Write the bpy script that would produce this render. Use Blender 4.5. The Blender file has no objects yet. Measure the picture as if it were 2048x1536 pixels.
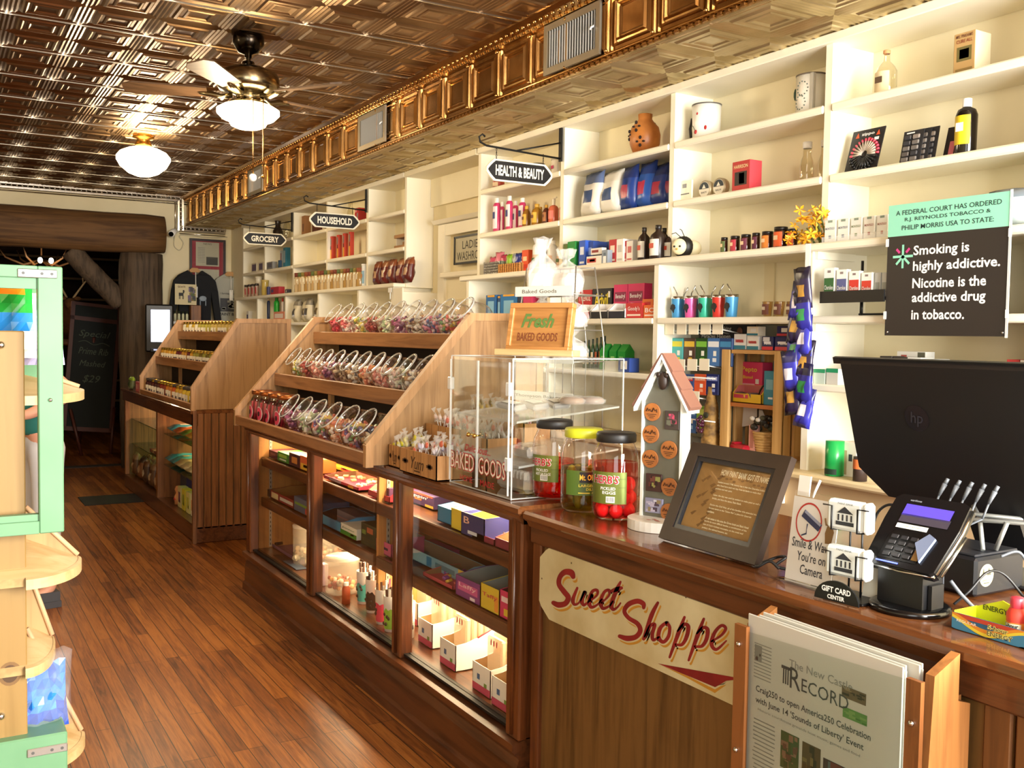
import bpy, bmesh, math, random
from mathutils import Vector, Matrix
random.seed(7)
SC = bpy.context.scene
COL = SC.collection
PI = math.pi
# ------------------------------------------------------------------ camera
FPX, YAW, PITCH, ROLL, EYE = 1962.3, -.5356, -.04917, -.01577, 1.5
RM = (Matrix.Rotation(YAW, 3, 'Z') @ Matrix.Rotation(PITCH, 3, 'X') @ Matrix.Rotation(ROLL, 3, 'Y'))
cam = bpy.data.objects.new('camera', bpy.data.cameras.new('camera'))
COL.objects.link(cam)
cam.data.sensor_width = 36.0
cam.data.lens = FPX / 2048 * 36
cam.data.clip_start = .05
_c = [RM.col[0], RM.col[2], -RM.col[1]]
cam.matrix_world = Matrix(((_c[0][0], _c[1][0], _c[2][0], 0), (_c[0][1], _c[1][1], _c[2][1], 0), (_c[0][2], _c[1][2], _c[2][2], EYE), (0, 0, 0, 1)))
SC.camera = cam
# ------------------------------------------------------------------ light and exposure
SC.view_settings.view_transform = 'Standard'
SC.view_settings.look = 'None'
SC.view_settings.exposure = 0.15
SC.view_settings.gamma = 1.0
SC.view_settings.use_curve_mapping = False
W = bpy.data.worlds.new('daylight'); SC.world = W; W.use_nodes = True
W.node_tree.nodes['Background'].inputs[0].default_value = (.75, .88, 1, 1)
W.node_tree.nodes['Background'].inputs[1].default_value = .9

def area(name, loc, rot, sx, sy, power, col, parent=None, spread=PI):
    l = bpy.data.lights.new(name, 'AREA'); l.shape = 'RECTANGLE'; l.size = sx; l.size_y = sy
    l.energy = power; l.color = col; l.spread = spread
    o = bpy.data.objects.new(name, l); COL.objects.link(o); o.location = loc; o.rotation_euler = rot
    if parent: o.parent = parent
    return o
# daylight through the shop windows in the front wall
area('window_daylight', (1.95, -1.15, 1.75), (PI/2, 0, 0), 1.7, 1.9, 420, (1, .985, .93))
area('window_daylight', (-.9, -1.15, 1.75), (PI/2, 0, 0), 1.9, 1.9, 62, (1, .985, .93))

# ------------------------------------------------------------------ helpers
def lin(h):
    if isinstance(h, (tuple, list)): return (*h[:3], 1)
    h = h.lstrip('#'); v = [int(h[i:i+2], 16)/255 for i in (0, 2, 4)]
    return tuple(x/12.92 if x <= .04045 else ((x+.055)/1.055)**2.4 for x in v) + (1,)
_mc = {}
def mat(col, rough=.5, metal=0., spec=.5, coat=0., emit=0., trans=0.):
    k = (str(col), rough, metal, spec, coat, emit, trans)
    if k in _mc: return _mc[k]
    m = bpy.data.materials.new('paint'); m.use_nodes = True
    b = m.node_tree.nodes['Principled BSDF']; I = b.inputs
    I['Base Color'].default_value = lin(col); I['Roughness'].default_value = rough; I['Metallic'].default_value = metal
    I['Specular IOR Level'].default_value = spec; I['Coat Weight'].default_value = coat; I['Transmission Weight'].default_value = trans
    if emit: I['Emission Color'].default_value = lin(col); I['Emission Strength'].default_value = emit
    _mc[k] = m; return m
def N(nt, t, **kw):
    n = nt.nodes.new(t)
    for k, v in kw.items():
        if k in n.inputs.keys(): n.inputs[k].default_value = v
        else: setattr(n, k, v)
    return n
def ramp(nt, stops):
    r = nt.nodes.new('ShaderNodeValToRGB'); e = r.color_ramp.elements
    while len(e) < len(stops): e.new(.5)
    for i, (p, c) in enumerate(stops): e[i].position = p; e[i].color = lin(c)
    return r
def wood(c1, c2, axis='Z', scale=1., rough=.35, dark=None, coat=.0):
    k = ('wood', c1, c2, axis, scale, rough)
    if k in _mc: return _mc[k]
    m = bpy.data.materials.new('oak'); m.use_nodes = True; nt = m.node_tree; b = nt.nodes['Principled BSDF']
    tc = N(nt, 'ShaderNodeTexCoord'); mp = N(nt, 'ShaderNodeMapping')
    s = {'X': (2.2, 38, 38), 'Y': (38, 2.2, 38), 'Z': (38, 38, 2.2)}[axis]
    mp.inputs['Scale'].default_value = tuple(q*scale for q in s)
    nt.links.new(tc.outputs['Object'], mp.inputs[0])
    n1 = N(nt, 'ShaderNodeTexNoise', Scale=1., Detail=4., Roughness=.62, Distortion=.6)
    nt.links.new(mp.outputs[0], n1.inputs['Vector'])
    n2 = N(nt, 'ShaderNodeTexNoise', Scale=2.3, Detail=2.)
    nt.links.new(tc.outputs['Object'], n2.inputs['Vector'])
    mx = N(nt, 'ShaderNodeMath', operation='MULTIPLY_ADD'); mx.inputs[1].default_value = .75
    nt.links.new(n1.outputs[0], mx.inputs[0])
    mm = N(nt, 'ShaderNodeMath', operation='MULTIPLY'); mm.inputs[1].default_value = .25
    nt.links.new(n2.outputs[0], mm.inputs[0]); nt.links.new(mm.outputs[0], mx.inputs[2])
    r = ramp(nt, [(.36, c2), (.56, c1)]); nt.links.new(mx.outputs[0], r.inputs[0]); nt.links.new(r.outputs[0], b.inputs['Base Color'])
    b.inputs['Roughness'].default_value = rough; b.inputs['Coat Weight'].default_value = coat
    bp = N(nt, 'ShaderNodeBump', Strength=.12, Distance=.004); nt.links.new(n1.outputs[0], bp.inputs['Height']); nt.links.new(bp.outputs[0], b.inputs['Normal'])
    _mc[k] = m; return m
def noisy(c1, c2, scale=8., rough=.6, bump=0., lo=.35, hi=.65, metal=0., detail=4.):
    k = ('noisy', c1, c2, scale, rough, bump, metal)
    if k in _mc: return _mc[k]
    m = bpy.data.materials.new('mottled'); m.use_nodes = True; nt = m.node_tree; b = nt.nodes['Principled BSDF']
    tc = N(nt, 'ShaderNodeTexCoord'); n1 = N(nt, 'ShaderNodeTexNoise', Scale=scale, Detail=detail)
    nt.links.new(tc.outputs['Object'], n1.inputs['Vector'])
    r = ramp(nt, [(lo, c1), (hi, c2)]); nt.links.new(n1.outputs[0], r.inputs[0]); nt.links.new(r.outputs[0], b.inputs['Base Color'])
    b.inputs['Roughness'].default_value = rough; b.inputs['Metallic'].default_value = metal
    if bump:
        bp = N(nt, 'ShaderNodeBump', Strength=bump, Distance=.01); nt.links.new(n1.outputs[0], bp.inputs['Height']); nt.links.new(bp.outputs[0], b.inputs['Normal'])
    _mc[k] = m; return m
def glass(col='#ffffff', rough=.02, ior=1.45, clear=1., boost=1.):
    k = ('glass', col, rough, ior, clear, boost)
    if k in _mc: return _mc[k]
    m = bpy.data.materials.new('clear_glass'); m.use_nodes = True; nt = m.node_tree; nt.nodes.remove(nt.nodes['Principled BSDF'])
    out = nt.nodes['Material Output']; t = N(nt, 'ShaderNodeBsdfTransparent', Color=lin(col)); g = N(nt, 'ShaderNodeBsdfGlossy', Roughness=rough)
    f = N(nt, 'ShaderNodeLayerWeight', Blend=.5); x = N(nt, 'ShaderNodeMixShader')
    pw = N(nt, 'ShaderNodeMath', operation='POWER'); pw.inputs[1].default_value = 3.5; nt.links.new(f.outputs['Facing'], pw.inputs[0])
    mu = N(nt, 'ShaderNodeMath', operation='MULTIPLY_ADD', use_clamp=True); mu.inputs[1].default_value = .8*boost; mu.inputs[2].default_value = .045*boost
    nt.links.new(pw.outputs[0], mu.inputs[0]); nt.links.new(mu.outputs[0], x.inputs[0])
    nt.links.new(t.outputs[0], x.inputs[1]); nt.links.new(g.outputs[0], x.inputs[2])
    nt.links.new(x.outputs[0], out.inputs[0]); _mc[k] = m; return m
def cello(op=.25, col='#ffffff'):
    k = ('cello', op, col)
    if k in _mc: return _mc[k]
    m = bpy.data.materials.new('cellophane'); m.use_nodes = True; nt = m.node_tree; b = nt.nodes['Principled BSDF']
    b.inputs['Base Color'].default_value = lin(col); b.inputs['Roughness'].default_value = .15
    out = nt.nodes['Material Output']; t = N(nt, 'ShaderNodeBsdfTransparent'); x = N(nt, 'ShaderNodeMixShader'); x.inputs[0].default_value = op
    nt.links.new(t.outputs[0], x.inputs[1]); nt.links.new(b.outputs[0], x.inputs[2]); nt.links.new(x.outputs[0], out.inputs[0])
    _mc[k] = m; return m

_gl = {}
def glyphs(s, bold, shear):
    k = (s, bold, shear)
    if k not in _gl:
        cu = bpy.data.curves.new('lettering', 'FONT'); cu.body = s; cu.offset = bold; cu.shear = shear; cu.resolution_u = 2; cu.align_x = 'CENTER'
        o = bpy.data.objects.new('lettering', cu); me = bpy.data.meshes.new_from_object(o)
        V = [v.co.copy() for v in me.vertices]; F = [list(p.vertices) for p in me.polygons]
        bpy.data.objects.remove(o); bpy.data.curves.remove(cu); bpy.data.meshes.remove(me)
        if V:
            x0 = min(v.x for v in V); x1 = max(v.x for v in V); y0 = min(v.y for v in V); y1 = max(v.y for v in V)
        else: x0 = x1 = y0 = y1 = 0
        _gl[k] = (V, F, x0, x1, y0, y1)
    return _gl[k]

class MB:
    def __init__(s, m=None): s.bm = bmesh.new(); s.mats = []; s.mi = 0; s.T = None; s.sm = False; m and s.m(m)
    def m(s, mt):
        if mt not in s.mats: s.mats.append(mt)
        s.mi = s.mats.index(mt); return s
    def v(s, p):
        p = Vector(p)
        return s.bm.verts.new(s.T @ p if s.T else p)
    def f(s, vs, sm=None):
        try: f = s.bm.faces.new(vs)
        except ValueError: return None
        f.material_index = s.mi; f.smooth = s.sm if sm is None else sm; return f
    def quad(s, *ps): s.f([s.v(p) for p in ps]); return s
    def box(s, x0, x1, y0, y1, z0, z1, bev=0):
        if x0 > x1: x0, x1 = x1, x0
        if y0 > y1: y0, y1 = y1, y0
        if z0 > z1: z0, z1 = z1, z0
        b = min(bev, (x1-x0)*.45, (y1-y0)*.45, (z1-z0)*.45)
        if b <= 0:
            v = [s.v((x, y, z)) for z in (z0, z1) for y in (y0, y1) for x in (x0, x1)]
            for q in ((0, 2, 3, 1), (4, 5, 7, 6), (0, 1, 5, 4), (2, 6, 7, 3), (0, 4, 6, 2), (1, 3, 7, 5)): s.f([v[i] for i in q])
        else:  # chamfered on all edges
            X, Y, Z = (x0, x1), (y0, y1), (z0, z1); g = {}
            for i in (0, 1):
                for j in (0, 1):
                    for k in (0, 1):
                        x, y, z = X[i], Y[j], Z[k]; a, c, d = (b, -b)[i], (b, -b)[j], (b, -b)[k]
                        g[i, j, k, 0] = s.v((x, y+c, z+d)); g[i, j, k, 1] = s.v((x+a, y, z+d)); g[i, j, k, 2] = s.v((x+a, y+c, z))
                        s.f([g[i, j, k, 0], g[i, j, k, 1], g[i, j, k, 2]])
            for i in (0, 1):
                s.f([g[i, 0, 0, 0], g[i, 1, 0, 0], g[i, 1, 1, 0], g[i, 0, 1, 0]]); s.f([g[0, i, 0, 1], g[1, i, 0, 1], g[1, i, 1, 1], g[0, i, 1, 1]]); s.f([g[0, 0, i, 2], g[1, 0, i, 2], g[1, 1, i, 2], g[0, 1, i, 2]])
                for j in (0, 1):
                    s.f([g[i, j, 0, 0], g[i, j, 1, 0], g[i, j, 1, 1], g[i, j, 0, 1]]); s.f([g[i, 0, j, 0], g[i, 1, j, 0], g[i, 1, j, 2], g[i, 0, j, 2]]); s.f([g[0, i, j, 1], g[1, i, j, 1], g[1, i, j, 2], g[0, i, j, 2]])
        return s
    def lathe(s, prof, n=14, c=(0, 0, 0), sx=1, sy=1, sm=True):
        rings = []
        for r, z in prof:
            if r <= 1e-6: rings.append([s.v((c[0], c[1], c[2]+z))])
            else: rings.append([s.v((c[0]+r*sx*math.cos(2*PI*i/n), c[1]+r*sy*math.sin(2*PI*i/n), c[2]+z)) for i in range(n)])
        for a, b in zip(rings, rings[1:]):
            for i in range(n):
                j = (i+1) % n
                if len(a) == 1 and len(b) == 1: break
                if len(a) == 1: s.f([a[0], b[j], b[i]], sm)
                elif len(b) == 1: s.f([a[i], a[j], b[0]], sm)
                else: s.f([a[i], a[j], b[j], b[i]], sm)
        return s
    def tube(s, pts, r, n=6, closed=False, cap=True, sm=True):
        P = [Vector(p) for p in pts]; L = len(P); rings = []; up = Vector((.3, .2, .93)).normalized()
        for i, p in enumerate(P):
            a = P[i-1] if (i or closed) else p; b = P[(i+1) % L] if (i < L-1 or closed) else p
            t = (b-a).normalized() if (b-a).length > 1e-9 else Vector((0, 0, 1))
            u = t.cross(up)
            if u.length < .05: u = t.cross(Vector((1, 0, 0)))
            u.normalize(); w = t.cross(u); rr = r[i] if isinstance(r, (list, tuple)) else r
            rings.append([s.v(p + (u*math.cos(2*PI*k/n) + w*math.sin(2*PI*k/n))*rr) for k in range(n)])
        for i in range(L if closed else L-1):
            a, b = rings[i], rings[(i+1) % L]
            for k in range(n): s.f([a[k], a[(k+1) % n], b[(k+1) % n], b[k]], sm)
        if cap and not closed: s.f(rings[0][::-1], False); s.f(rings[-1], False)
        return s
    def prism(s, poly, axis, a, b):
        mk = {'x': lambda p, t: (t, p[0], p[1]), 'y': lambda p, t: (p[0], t, p[1]), 'z': lambda p, t: (p[0], p[1], t)}[axis]
        A = [s.v(mk(p, a)) for p in poly]; B = [s.v(mk(p, b)) for p in poly]; n = len(poly)
        s.f(A[::-1]); s.f(B)
        for i in range(n): s.f([A[i], A[(i+1) % n], B[(i+1) % n], B[i]])
        return s
    def ball(s, c, r, n=8, k=5, sx=1, sy=1, sz=1):
        return s.lathe([(r*math.sin(PI*i/k), -r*sz*math.cos(PI*i/k)) for i in range(k+1)], n, c, sx, sy)
    def disc(s, c, r, nx=(1, 0, 0), ny=(0, 0, 1), n=20, ry=None):
        c = Vector(c); nx = Vector(nx); ny = Vector(ny); ry = ry or r
        s.f([s.v(c + nx*r*math.cos(2*PI*i/n) + ny*ry*math.sin(2*PI*i/n)) for i in range(n)]); return s
    def text(s, t, c, u, w, wid, hei, mt=None, bold=0., shear=0., fit=False, off=.0008, align='c', lines=1.15):
        """lettering centred at c, u to its right, w up; squeezed into wid x hei"""
        if mt: s.m(mt)
        V, F, x0, x1, y0, y1 = glyphs(t, bold, shear)
        if not V: return s
        c = Vector(c); u = Vector(u).normalized(); w = Vector(w).normalized(); n = u.cross(w)
        sx = wid/max(x1-x0, 1e-6); sy = hei/max(y1-y0, 1e-6)
        if fit: sx = sy = min(sx, sy)
        cx, cy = (x0+x1)/2, (y0+y1)/2
        dx = 0 if align == 'c' else (-wid/2 + (x1-x0)*sx/2)
        vs = [s.v(c + u*((p.x-cx)*sx+dx) + w*(p.y-cy)*sy + n*off) for p in V]
        for q in F: s.f([vs[i] for i in q], False)
        return s
    def rect(s, c, u, w, wid, hei, mt=None, off=.0006):
        if mt: s.m(mt)
        c = Vector(c); u = Vector(u).normalized()*wid/2; w = Vector(w).normalized()*hei/2; n = u.cross(w).normalized()*off
        s.quad(c-u-w+n, c+u-w+n, c+u+w+n, c-u+w+n); return s
    def bag(s, w, h, d, nx=7, nz=7, seed=0, wob=.006, taper=.0):
        """a pillow bag standing on z=0, facing -y"""
        R = random.Random(seed); fr, bk = {}, {}
        for i in range(nx+1):
            for j in range(nz+1):
                a, b = i/nx, j/nz; t = (1-(2*a-1)**4)*(1-(2*b-1)**6)*(1 - .55*max(0, b-.4)); k = 1 - taper*b
                x = (a-.5)*w*k*(1-.05*math.sin(PI*b)); z = b*h; e = R.uniform(-wob, wob)
                edge = i in (0, nx) or j in (0, nz)
                fr[i, j] = s.v((x, -d/2*t + (0 if edge else e), z + (R.uniform(-wob, wob)*.5 if j == nz else 0)))
                bk[i, j] = fr[i, j] if edge else s.v((x, d/2*t + e, z))
        for i in range(nx):
            for j in range(nz):
                s.f([fr[i, j], fr[i+1, j], fr[i+1, j+1], fr[i, j+1]], True); s.f([bk[i, j+1], bk[i+1, j+1], bk[i+1, j], bk[i, j]], True)
        return s
    def build(s, name, parent=None, loc=None, rotz=0, norm=True, rot=None):
        if norm: bmesh.ops.recalc_face_normals(s.bm, faces=s.bm.faces)
        me = bpy.data.meshes.new(name); s.bm.to_mesh(me); s.bm.free()
        for q in s.mats: me.materials.append(q)
        o = bpy.data.objects.new(name, me); COL.objects.link(o)
        if parent: o.parent = parent
        if loc: o.location = loc
        if rotz: o.rotation_euler = (0, 0, rotz)
        if rot: o.rotation_euler = rot
        return o
def tag(o, label=None, cat=None, group=None, kind=None):
    if label: o['label'] = label
    if cat: o['category'] = cat
    if group: o['group'] = group
    if kind: o['kind'] = kind
    return o
def thing(name, label, cat, loc=(0, 0, 0), rotz=0, group=None, rot=None):
    o = bpy.data.objects.new(name, None); COL.objects.link(o); o.empty_display_size = .05
    o.location = loc; o.rotation_euler = rot or (0, 0, rotz)
    return tag(o, label, cat, group)
def dup(root, loc=None, rotz=None, label=None, group=None, rot=None):
    kids = {}
    for o in bpy.data.objects:
        if o.parent: kids.setdefault(o.parent.name, []).append(o)
    def rec(o, p):
        c = o.copy(); COL.objects.link(c); c.parent = p
        for ch in kids.get(o.name, []): rec(ch, c)
        return c
    r = rec(root, root.parent)
    if loc is not None: r.location = loc
    if rotz is not None: r.rotation_euler = (0, 0, rotz)
    if rot is not None: r.rotation_euler = rot
    if label: r['label'] = label
    if group: r['group'] = group
    return r
ORD = 'first second third fourth fifth sixth seventh eighth ninth tenth eleventh twelfth thirteenth fourteenth fifteenth sixteenth seventeenth eighteenth nineteenth twentieth'.split()
def ray(px, py): return RM @ Vector(((px-1024)/FPX, 1, -(py-768)/FPX))
def on(axis, val, px, py):
    d = ray(px, py); o = (0, 0, EYE); t = (val-o[axis])/d[axis]
    return Vector((d[0]*t, d[1]*t, EYE+d[2]*t))
def yat(px, x, z):
    """depth y along the shelf line (x, z) seen in pixel column px"""
    k = (px-1024)/FPX; A = RM.col[0] - k*RM.col[1]
    return -(A[0]*x + A[2]*(z-EYE))/A[1]
def xat(px, y, z):
    k = (px-1024)/FPX; A = RM.col[0] - k*RM.col[1]
    return -(A[1]*y + A[2]*(z-EYE))/A[0]
U_AISLE = (0, -1, 0); UPZ = (0, 0, 1); UX = (1, 0, 0)
FACE = -PI/2            # an item turned to face the aisle (-x)
# ------------------------------------------------------------------ materials
CREAM = noisy('#efe5c6', '#e9dfbe', 3, .5); CREAM_W = mat('#f3ecd6', .45); CREAM_D = noisy('#e6d8b2', '#ddcfa6', 2.5, .55)
OAK_D = wood('#643a1f', '#3b1f0f', 'Y', 1, .3, coat=.25); OAK_DZ = wood('#6e3d1d', '#43210e', 'Z', 1, .3, coat=.25); OAK_DX = wood('#70401f', '#43210e', 'X', 1, .3)
OAK_L = wood('#ad8557', '#896339', 'Z', .9, .4); OAK_LY = wood('#a07046', '#7a4f2c', 'Y', 1, .4); OAK_EDGE = wood('#bd9060', '#a07546', 'Z', 1, .4)
OAK_M = wood('#8b592e', '#613a1a', 'Z', 1, .4); OAK_IN = wood('#c98f4e', '#a96d34', 'Z', .8, .5)
OAK_TOP = wood('#7a4a28', '#532e17', 'Y', .9, .22, coat=.4); OAK_PLY = wood('#76552c', '#523817', 'Z', .8, .45)
PINE = wood('#e3c58f', '#c9a268', 'Z', .5, .5); PINE_X = wood('#e3c58f', '#cba66c', 'X', .5, .5)
BLACK = mat('#0b0b0c', .4); BLACK_G = mat('#0a0a0b', .18); CHROME = mat('#c9c9c6', .2, 1.); STEEL = mat('#9a9a98', .35, 1.); BRASS = mat('#a87a35', .3, 1.)
WHITE = mat('#f4f3ee', .5); PAPER = mat('#ecebe4', .7); IRON = mat('#141210', .5, .3)
TIN = noisy('#a78a6a', '#8c6f52', 5, .36, 0, metal=1.); TIN_G = noisy('#c49c63', '#a37a45', 6, .24, 0, metal=1.); TIN_S = noisy('#d8c8a2', '#bfae86', 6, .42, 0, metal=1.)
GL = glass(); GL_T = glass(boost=1.5)

# ------------------------------------------------------------------ room shell
def floor_mat():
    m = bpy.data.materials.new('strip_floor'); m.use_nodes = True; nt = m.node_tree; b = nt.nodes['Principled BSDF']
    tc = N(nt, 'ShaderNodeTexCoord'); mp = N(nt, 'ShaderNodeMapping'); mp.inputs['Rotation'].default_value = (0, 0, PI/2)
    nt.links.new(tc.outputs['Object'], mp.inputs[0])
    br = N(nt, 'ShaderNodeTexBrick', offset=.37, offset_frequency=3, squash=1.0)
    for k, v in (('Scale', 1.), ('Mortar Size', .0016), ('Mortar Smooth', .1), ('Bias', 0.), ('Brick Width', 1.15), ('Row Height', .057)): br.inputs[k].default_value = v
    br.inputs['Color1'].default_value = (0, 0, 0, 1); br.inputs['Color2'].default_value = (1, 1, 1, 1); br.inputs['Mortar'].default_value = (.5, .5, .5, 1)
    nt.links.new(mp.outputs[0], br.inputs['Vector'])
    mg = N(nt, 'ShaderNodeMapping'); mg.inputs['Scale'].default_value = (55, 3.2, 1); nt.links.new(tc.outputs['Object'], mg.inputs[0])
    n = N(nt, 'ShaderNodeTexNoise', Scale=1., Detail=5., Roughness=.65, Distortion=1.2); nt.links.new(mg.outputs[0], n.inputs['Vector'])
    big = N(nt, 'ShaderNodeTexNoise', Scale=1.1, Detail=2.); nt.links.new(tc.outputs['Object'], big.inputs['Vector'])
    a = N(nt, 'ShaderNodeMath', operation='MULTIPLY_ADD'); a.inputs[1].default_value = .26
    nt.links.new(br.outputs['Color'], a.inputs[0]); nt.links.new(n.outputs[0], a.inputs[2])
    a2 = N(nt, 'ShaderNodeMath', operation='MULTIPLY_ADD'); a2.inputs[1].default_value = .35; nt.links.new(big.outputs[0], a2.inputs[0]); nt.links.new(a.outputs[0], a2.inputs[2])
    r = ramp(nt, [(.55, '#4a2409'), (.78, '#7c4518'), (.98, '#9b5f27')]); nt.links.new(a2.outputs[0], r.inputs[0])
    mx = N(nt, 'ShaderNodeMixRGB'); mx.inputs[2].default_value = lin('#1d0e06'); nt.links.new(r.outputs[0], mx.inputs[1]); nt.links.new(br.outputs['Fac'], mx.inputs[0])
    nt.links.new(mx.outputs[0], b.inputs['Base Color']); b.inputs['Roughness'].default_value = .33; b.inputs['Specular IOR Level'].default_value = .45
    bp = N(nt, 'ShaderNodeBump', Strength=.15, Distance=.003); nt.links.new(n.outputs[0], bp.inputs['Height']); nt.links.new(bp.outputs[0], b.inputs['Normal'])
    return m
FLOOR = floor_mat()
XL, XR, YF, YB, ZC = -2.4, 3.22, -1.3, 11.45, 3.0
def struct(mb, name, label=None, **k): return tag(mb.build(name, **k), label, kind='structure')
b = MB(FLOOR); b.box(XL, XR, YF, 17.5, -.1, 0); struct(b, 'floor')
b = MB(CREAM_D); b.box(XR, XR+.1, YF, YB, 0, 3.1); struct(b, 'wall_right')
b = MB(CREAM_D); b.box(XL-.1, XL, YF, YB, 0, 3.1); struct(b, 'wall_left')
b = MB(CREAM_D)     # front wall with two shop windows and a glazed door between
for x0, x1, z0, z1 in ((XL, -1.85, 0, 3.1), (-1.85, .05, 0, .8), (-1.85, .05, 2.7, 3.1), (.05, 1.1, 2.7, 3.1), (1.1, 2.8, 0, .8), (1.1, 2.8, 2.7, 3.1), (2.8, XR, 0, 3.1), (.05, 1.1, 0, 2.7)): b.box(x0, x1, YF-.1, YF, z0, z1)
struct(b, 'wall_front')
b = MB(CREAM_D)     # back wall around the log doorway
b.box(1.95, XR, YB, YB+.15, 0, 3.1); b.box(XL, 1.95, YB, YB+.15, 2.4, 3.1); b.box(XL, -1.7, YB, YB+.15, 0, 2.4); struct(b, 'wall_back')

S = .31277
def tin_tile(b, P, flip=False):
    """one pressed panel: stepped square mouldings; P maps (u, v, depth) in tile units to the room"""
    pr = [(0, .000), (.010, .006), (.020, 0), (.030, .006), (.040, 0), (.052, .0), (.060, .012), (.072, .014), (.080, .006), (.092, .006), (.098, .011), (.106, .013), (.114, .004), (.124, .002)]
    prev = None
    for d, h in pr:
        h *= .62
        q = [b.v(P(u, v, h)) for u, v in ((d, d), (S-d, d), (S-d, S-d), (d, S-d))]
        if prev:
            for i in range(4): b.f([prev[i], prev[(i+1) % 4], q[(i+1) % 4], q[i]])
        prev = q
    b.f(prev)
b = MB(TIN)
nx0 = int(math.floor((XL-.96)/S)); x = .96 + nx0*S
while x < 2.5:
    y = 4.70 - 20*S
    while y < YB-.02:
        if y > YF-.3: tin_tile(b, lambda u, v, h, x=x, y=y: (x+u, y+v, ZC-h))
        y += S
    x += S
b.m(mat('#d8cdb8', .25, 1.)); y = 4.70 - 20*S
while y < YB:
    b.box(XL, 2.46, y-.0035, y+.0035, ZC-.009, ZC); y += 2*S
struct(b, 'ceiling', norm=False)
b = MB(mat('#5a4a38', .6)); b.box(XL, XR, YF, YB, ZC+.02, ZC+.1); struct(b, 'ceiling_deck')
# soffit over the wall shelving: tin underside, panelled face, crown
b = MB(TIN_S); y = 4.70 - 20*S
while y < YB-.02:
    for k in range(2): tin_tile(b, lambda u, v, h, y=y, k=k: (2.5+k*S+u, y+v, 2.672-h))
    y += S
b.box(2.5, 3.21, YF, YB, 2.673, 2.69); struct(b, 'soffit', norm=False)
b = MB(TIN_G); y = 4.70 - 20*S
b.box(2.504, 2.52, YF, YB, 2.67, 3.0)
while y < YB-.05:
    if y > .8:
        for r0, r1, d in ((-.028, -.018, .012), (-.012, .012, .018), (.018, .028, .012)):  # pilaster of three reeds
            b.prism([(2.505, y+r0), (2.505-d, y+(r0*.7+r1*.3)), (2.505-d, y+(r0*.3+r1*.7)), (2.505, y+r1)], 'z', 2.712, 2.935)
        b.ball((2.484, y, 2.93), .011, 8, 4); b.ball((2.484, y, 2.715), .009, 8, 4)
        for k, (m0, h) in enumerate(((.036, .010), (.048, .004), (.056, .014), (.070, .006))):  # stepped panel
            y0, y1, z0, z1 = y+m0, y+S-m0, 2.722+(m0-.03)*.9, 2.93-(m0-.03)*.9
            m1 = m0+.010; Y0, Y1, Z0, Z1 = y+m1, y+S-m1, 2.722+(m1-.03)*.9, 2.93-(m1-.03)*.9; X0, X1 = 2.504, 2.504-h
            o = [b.v((X0, p, q)) for p, q in ((y0, z0), (y1, z0), (y1, z1), (y0, z1))]; i_ = [b.v((X1, p, q)) for p, q in ((Y0, Z0), (Y1, Z0), (Y1, Z1), (Y0, Z1))]
            m2 = m1+.006; e = [b.v((X0, p, q)) for p, q in ((y+m2, 2.722+(m2-.03)*.9), (y+S-m2, 2.722+(m2-.03)*.9), (y+S-m2, 2.93-(m2-.03)*.9), (y+m2, 2.93-(m2-.03)*.9))]
            for j in range(4): b.f([o[j], o[(j+1) % 4], i_[(j+1) % 4], i_[j]]); b.f([i_[j], i_[(j+1) % 4], e[(j+1) % 4], e[j]])
    y += S
b.tube([(2.492, YF, 2.70), (2.492, YB, 2.70)], .007, 8)
y = .9
while y < YB: b.box(2.484, 2.50, y, y+.026, 2.676, 2.690, .003); y += .04
struct(b, 'trim_1', 'gilded pressed tin panels on the soffit face')
b = MB(TIN_G)       # crown moulding with egg and dart
b.prism([(2.504, 2.94), (2.475, 2.945), (2.47, 2.96), (2.44, 2.972), (2.42, 2.985), (2.418, 3.0), (2.504, 3.0)], 'y', YF, YB)
y = .9
while y < YB:
    b.ball((2.452, y, 2.972), .016, 6, 4, .7, .8, 1.); b.box(2.462, 2.472, y+.022, y+.032, 2.944, 2.958, .002); y += .0521
struct(b, 'trim_2', 'gilded egg and dart crown along the soffit')
TIN_C = mat('#cfcac0', .22, 1.)
b = MB(TIN_C)       # crown across the back wall, stepping down round the soffit end
def crown(p0, p1, dn, n):
    p0, p1, dn = Vector(p0), Vector(p1), Vector(dn); L = (p1-p0).length; t = (p1-p0)/L; out = Vector((0, -1, 0))
    pr = [(0, 0), (.05, 0), (.045, .02), (.025, .04), (.02, .06), (.0, .07)]
    A = [b.v(p0+out*o+dn*d) for o, d in pr]; B = [b.v(p1+out*o+dn*d) for o, d in pr]
    for i in range(5): b.f([A[i], A[i+1], B[i+1], B[i]])
    b.f(A); b.f(B[::-1])
    for i in range(n):
        c = p0+t*(L*(i+.5)/n)+out*.045+dn*.03; b.ball(c, .013, 6, 4)
    b.tube([p0+out*.008+dn*.085, p1+out*.008+dn*.085], .008, 6)
crown((XL, YB, 3.0), (2.5, YB, 3.0), (0, 0, -1), 96); crown((2.46, YB, 2.99), (2.46, YB, 2.62), (-1, 0, 0), 8); crown((2.42, YB, 2.672), (2.93, YB, 2.672), (0, 0, -1), 11)
struct(b, 'trim_3', 'bright pressed tin crown across the back wall')
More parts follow.
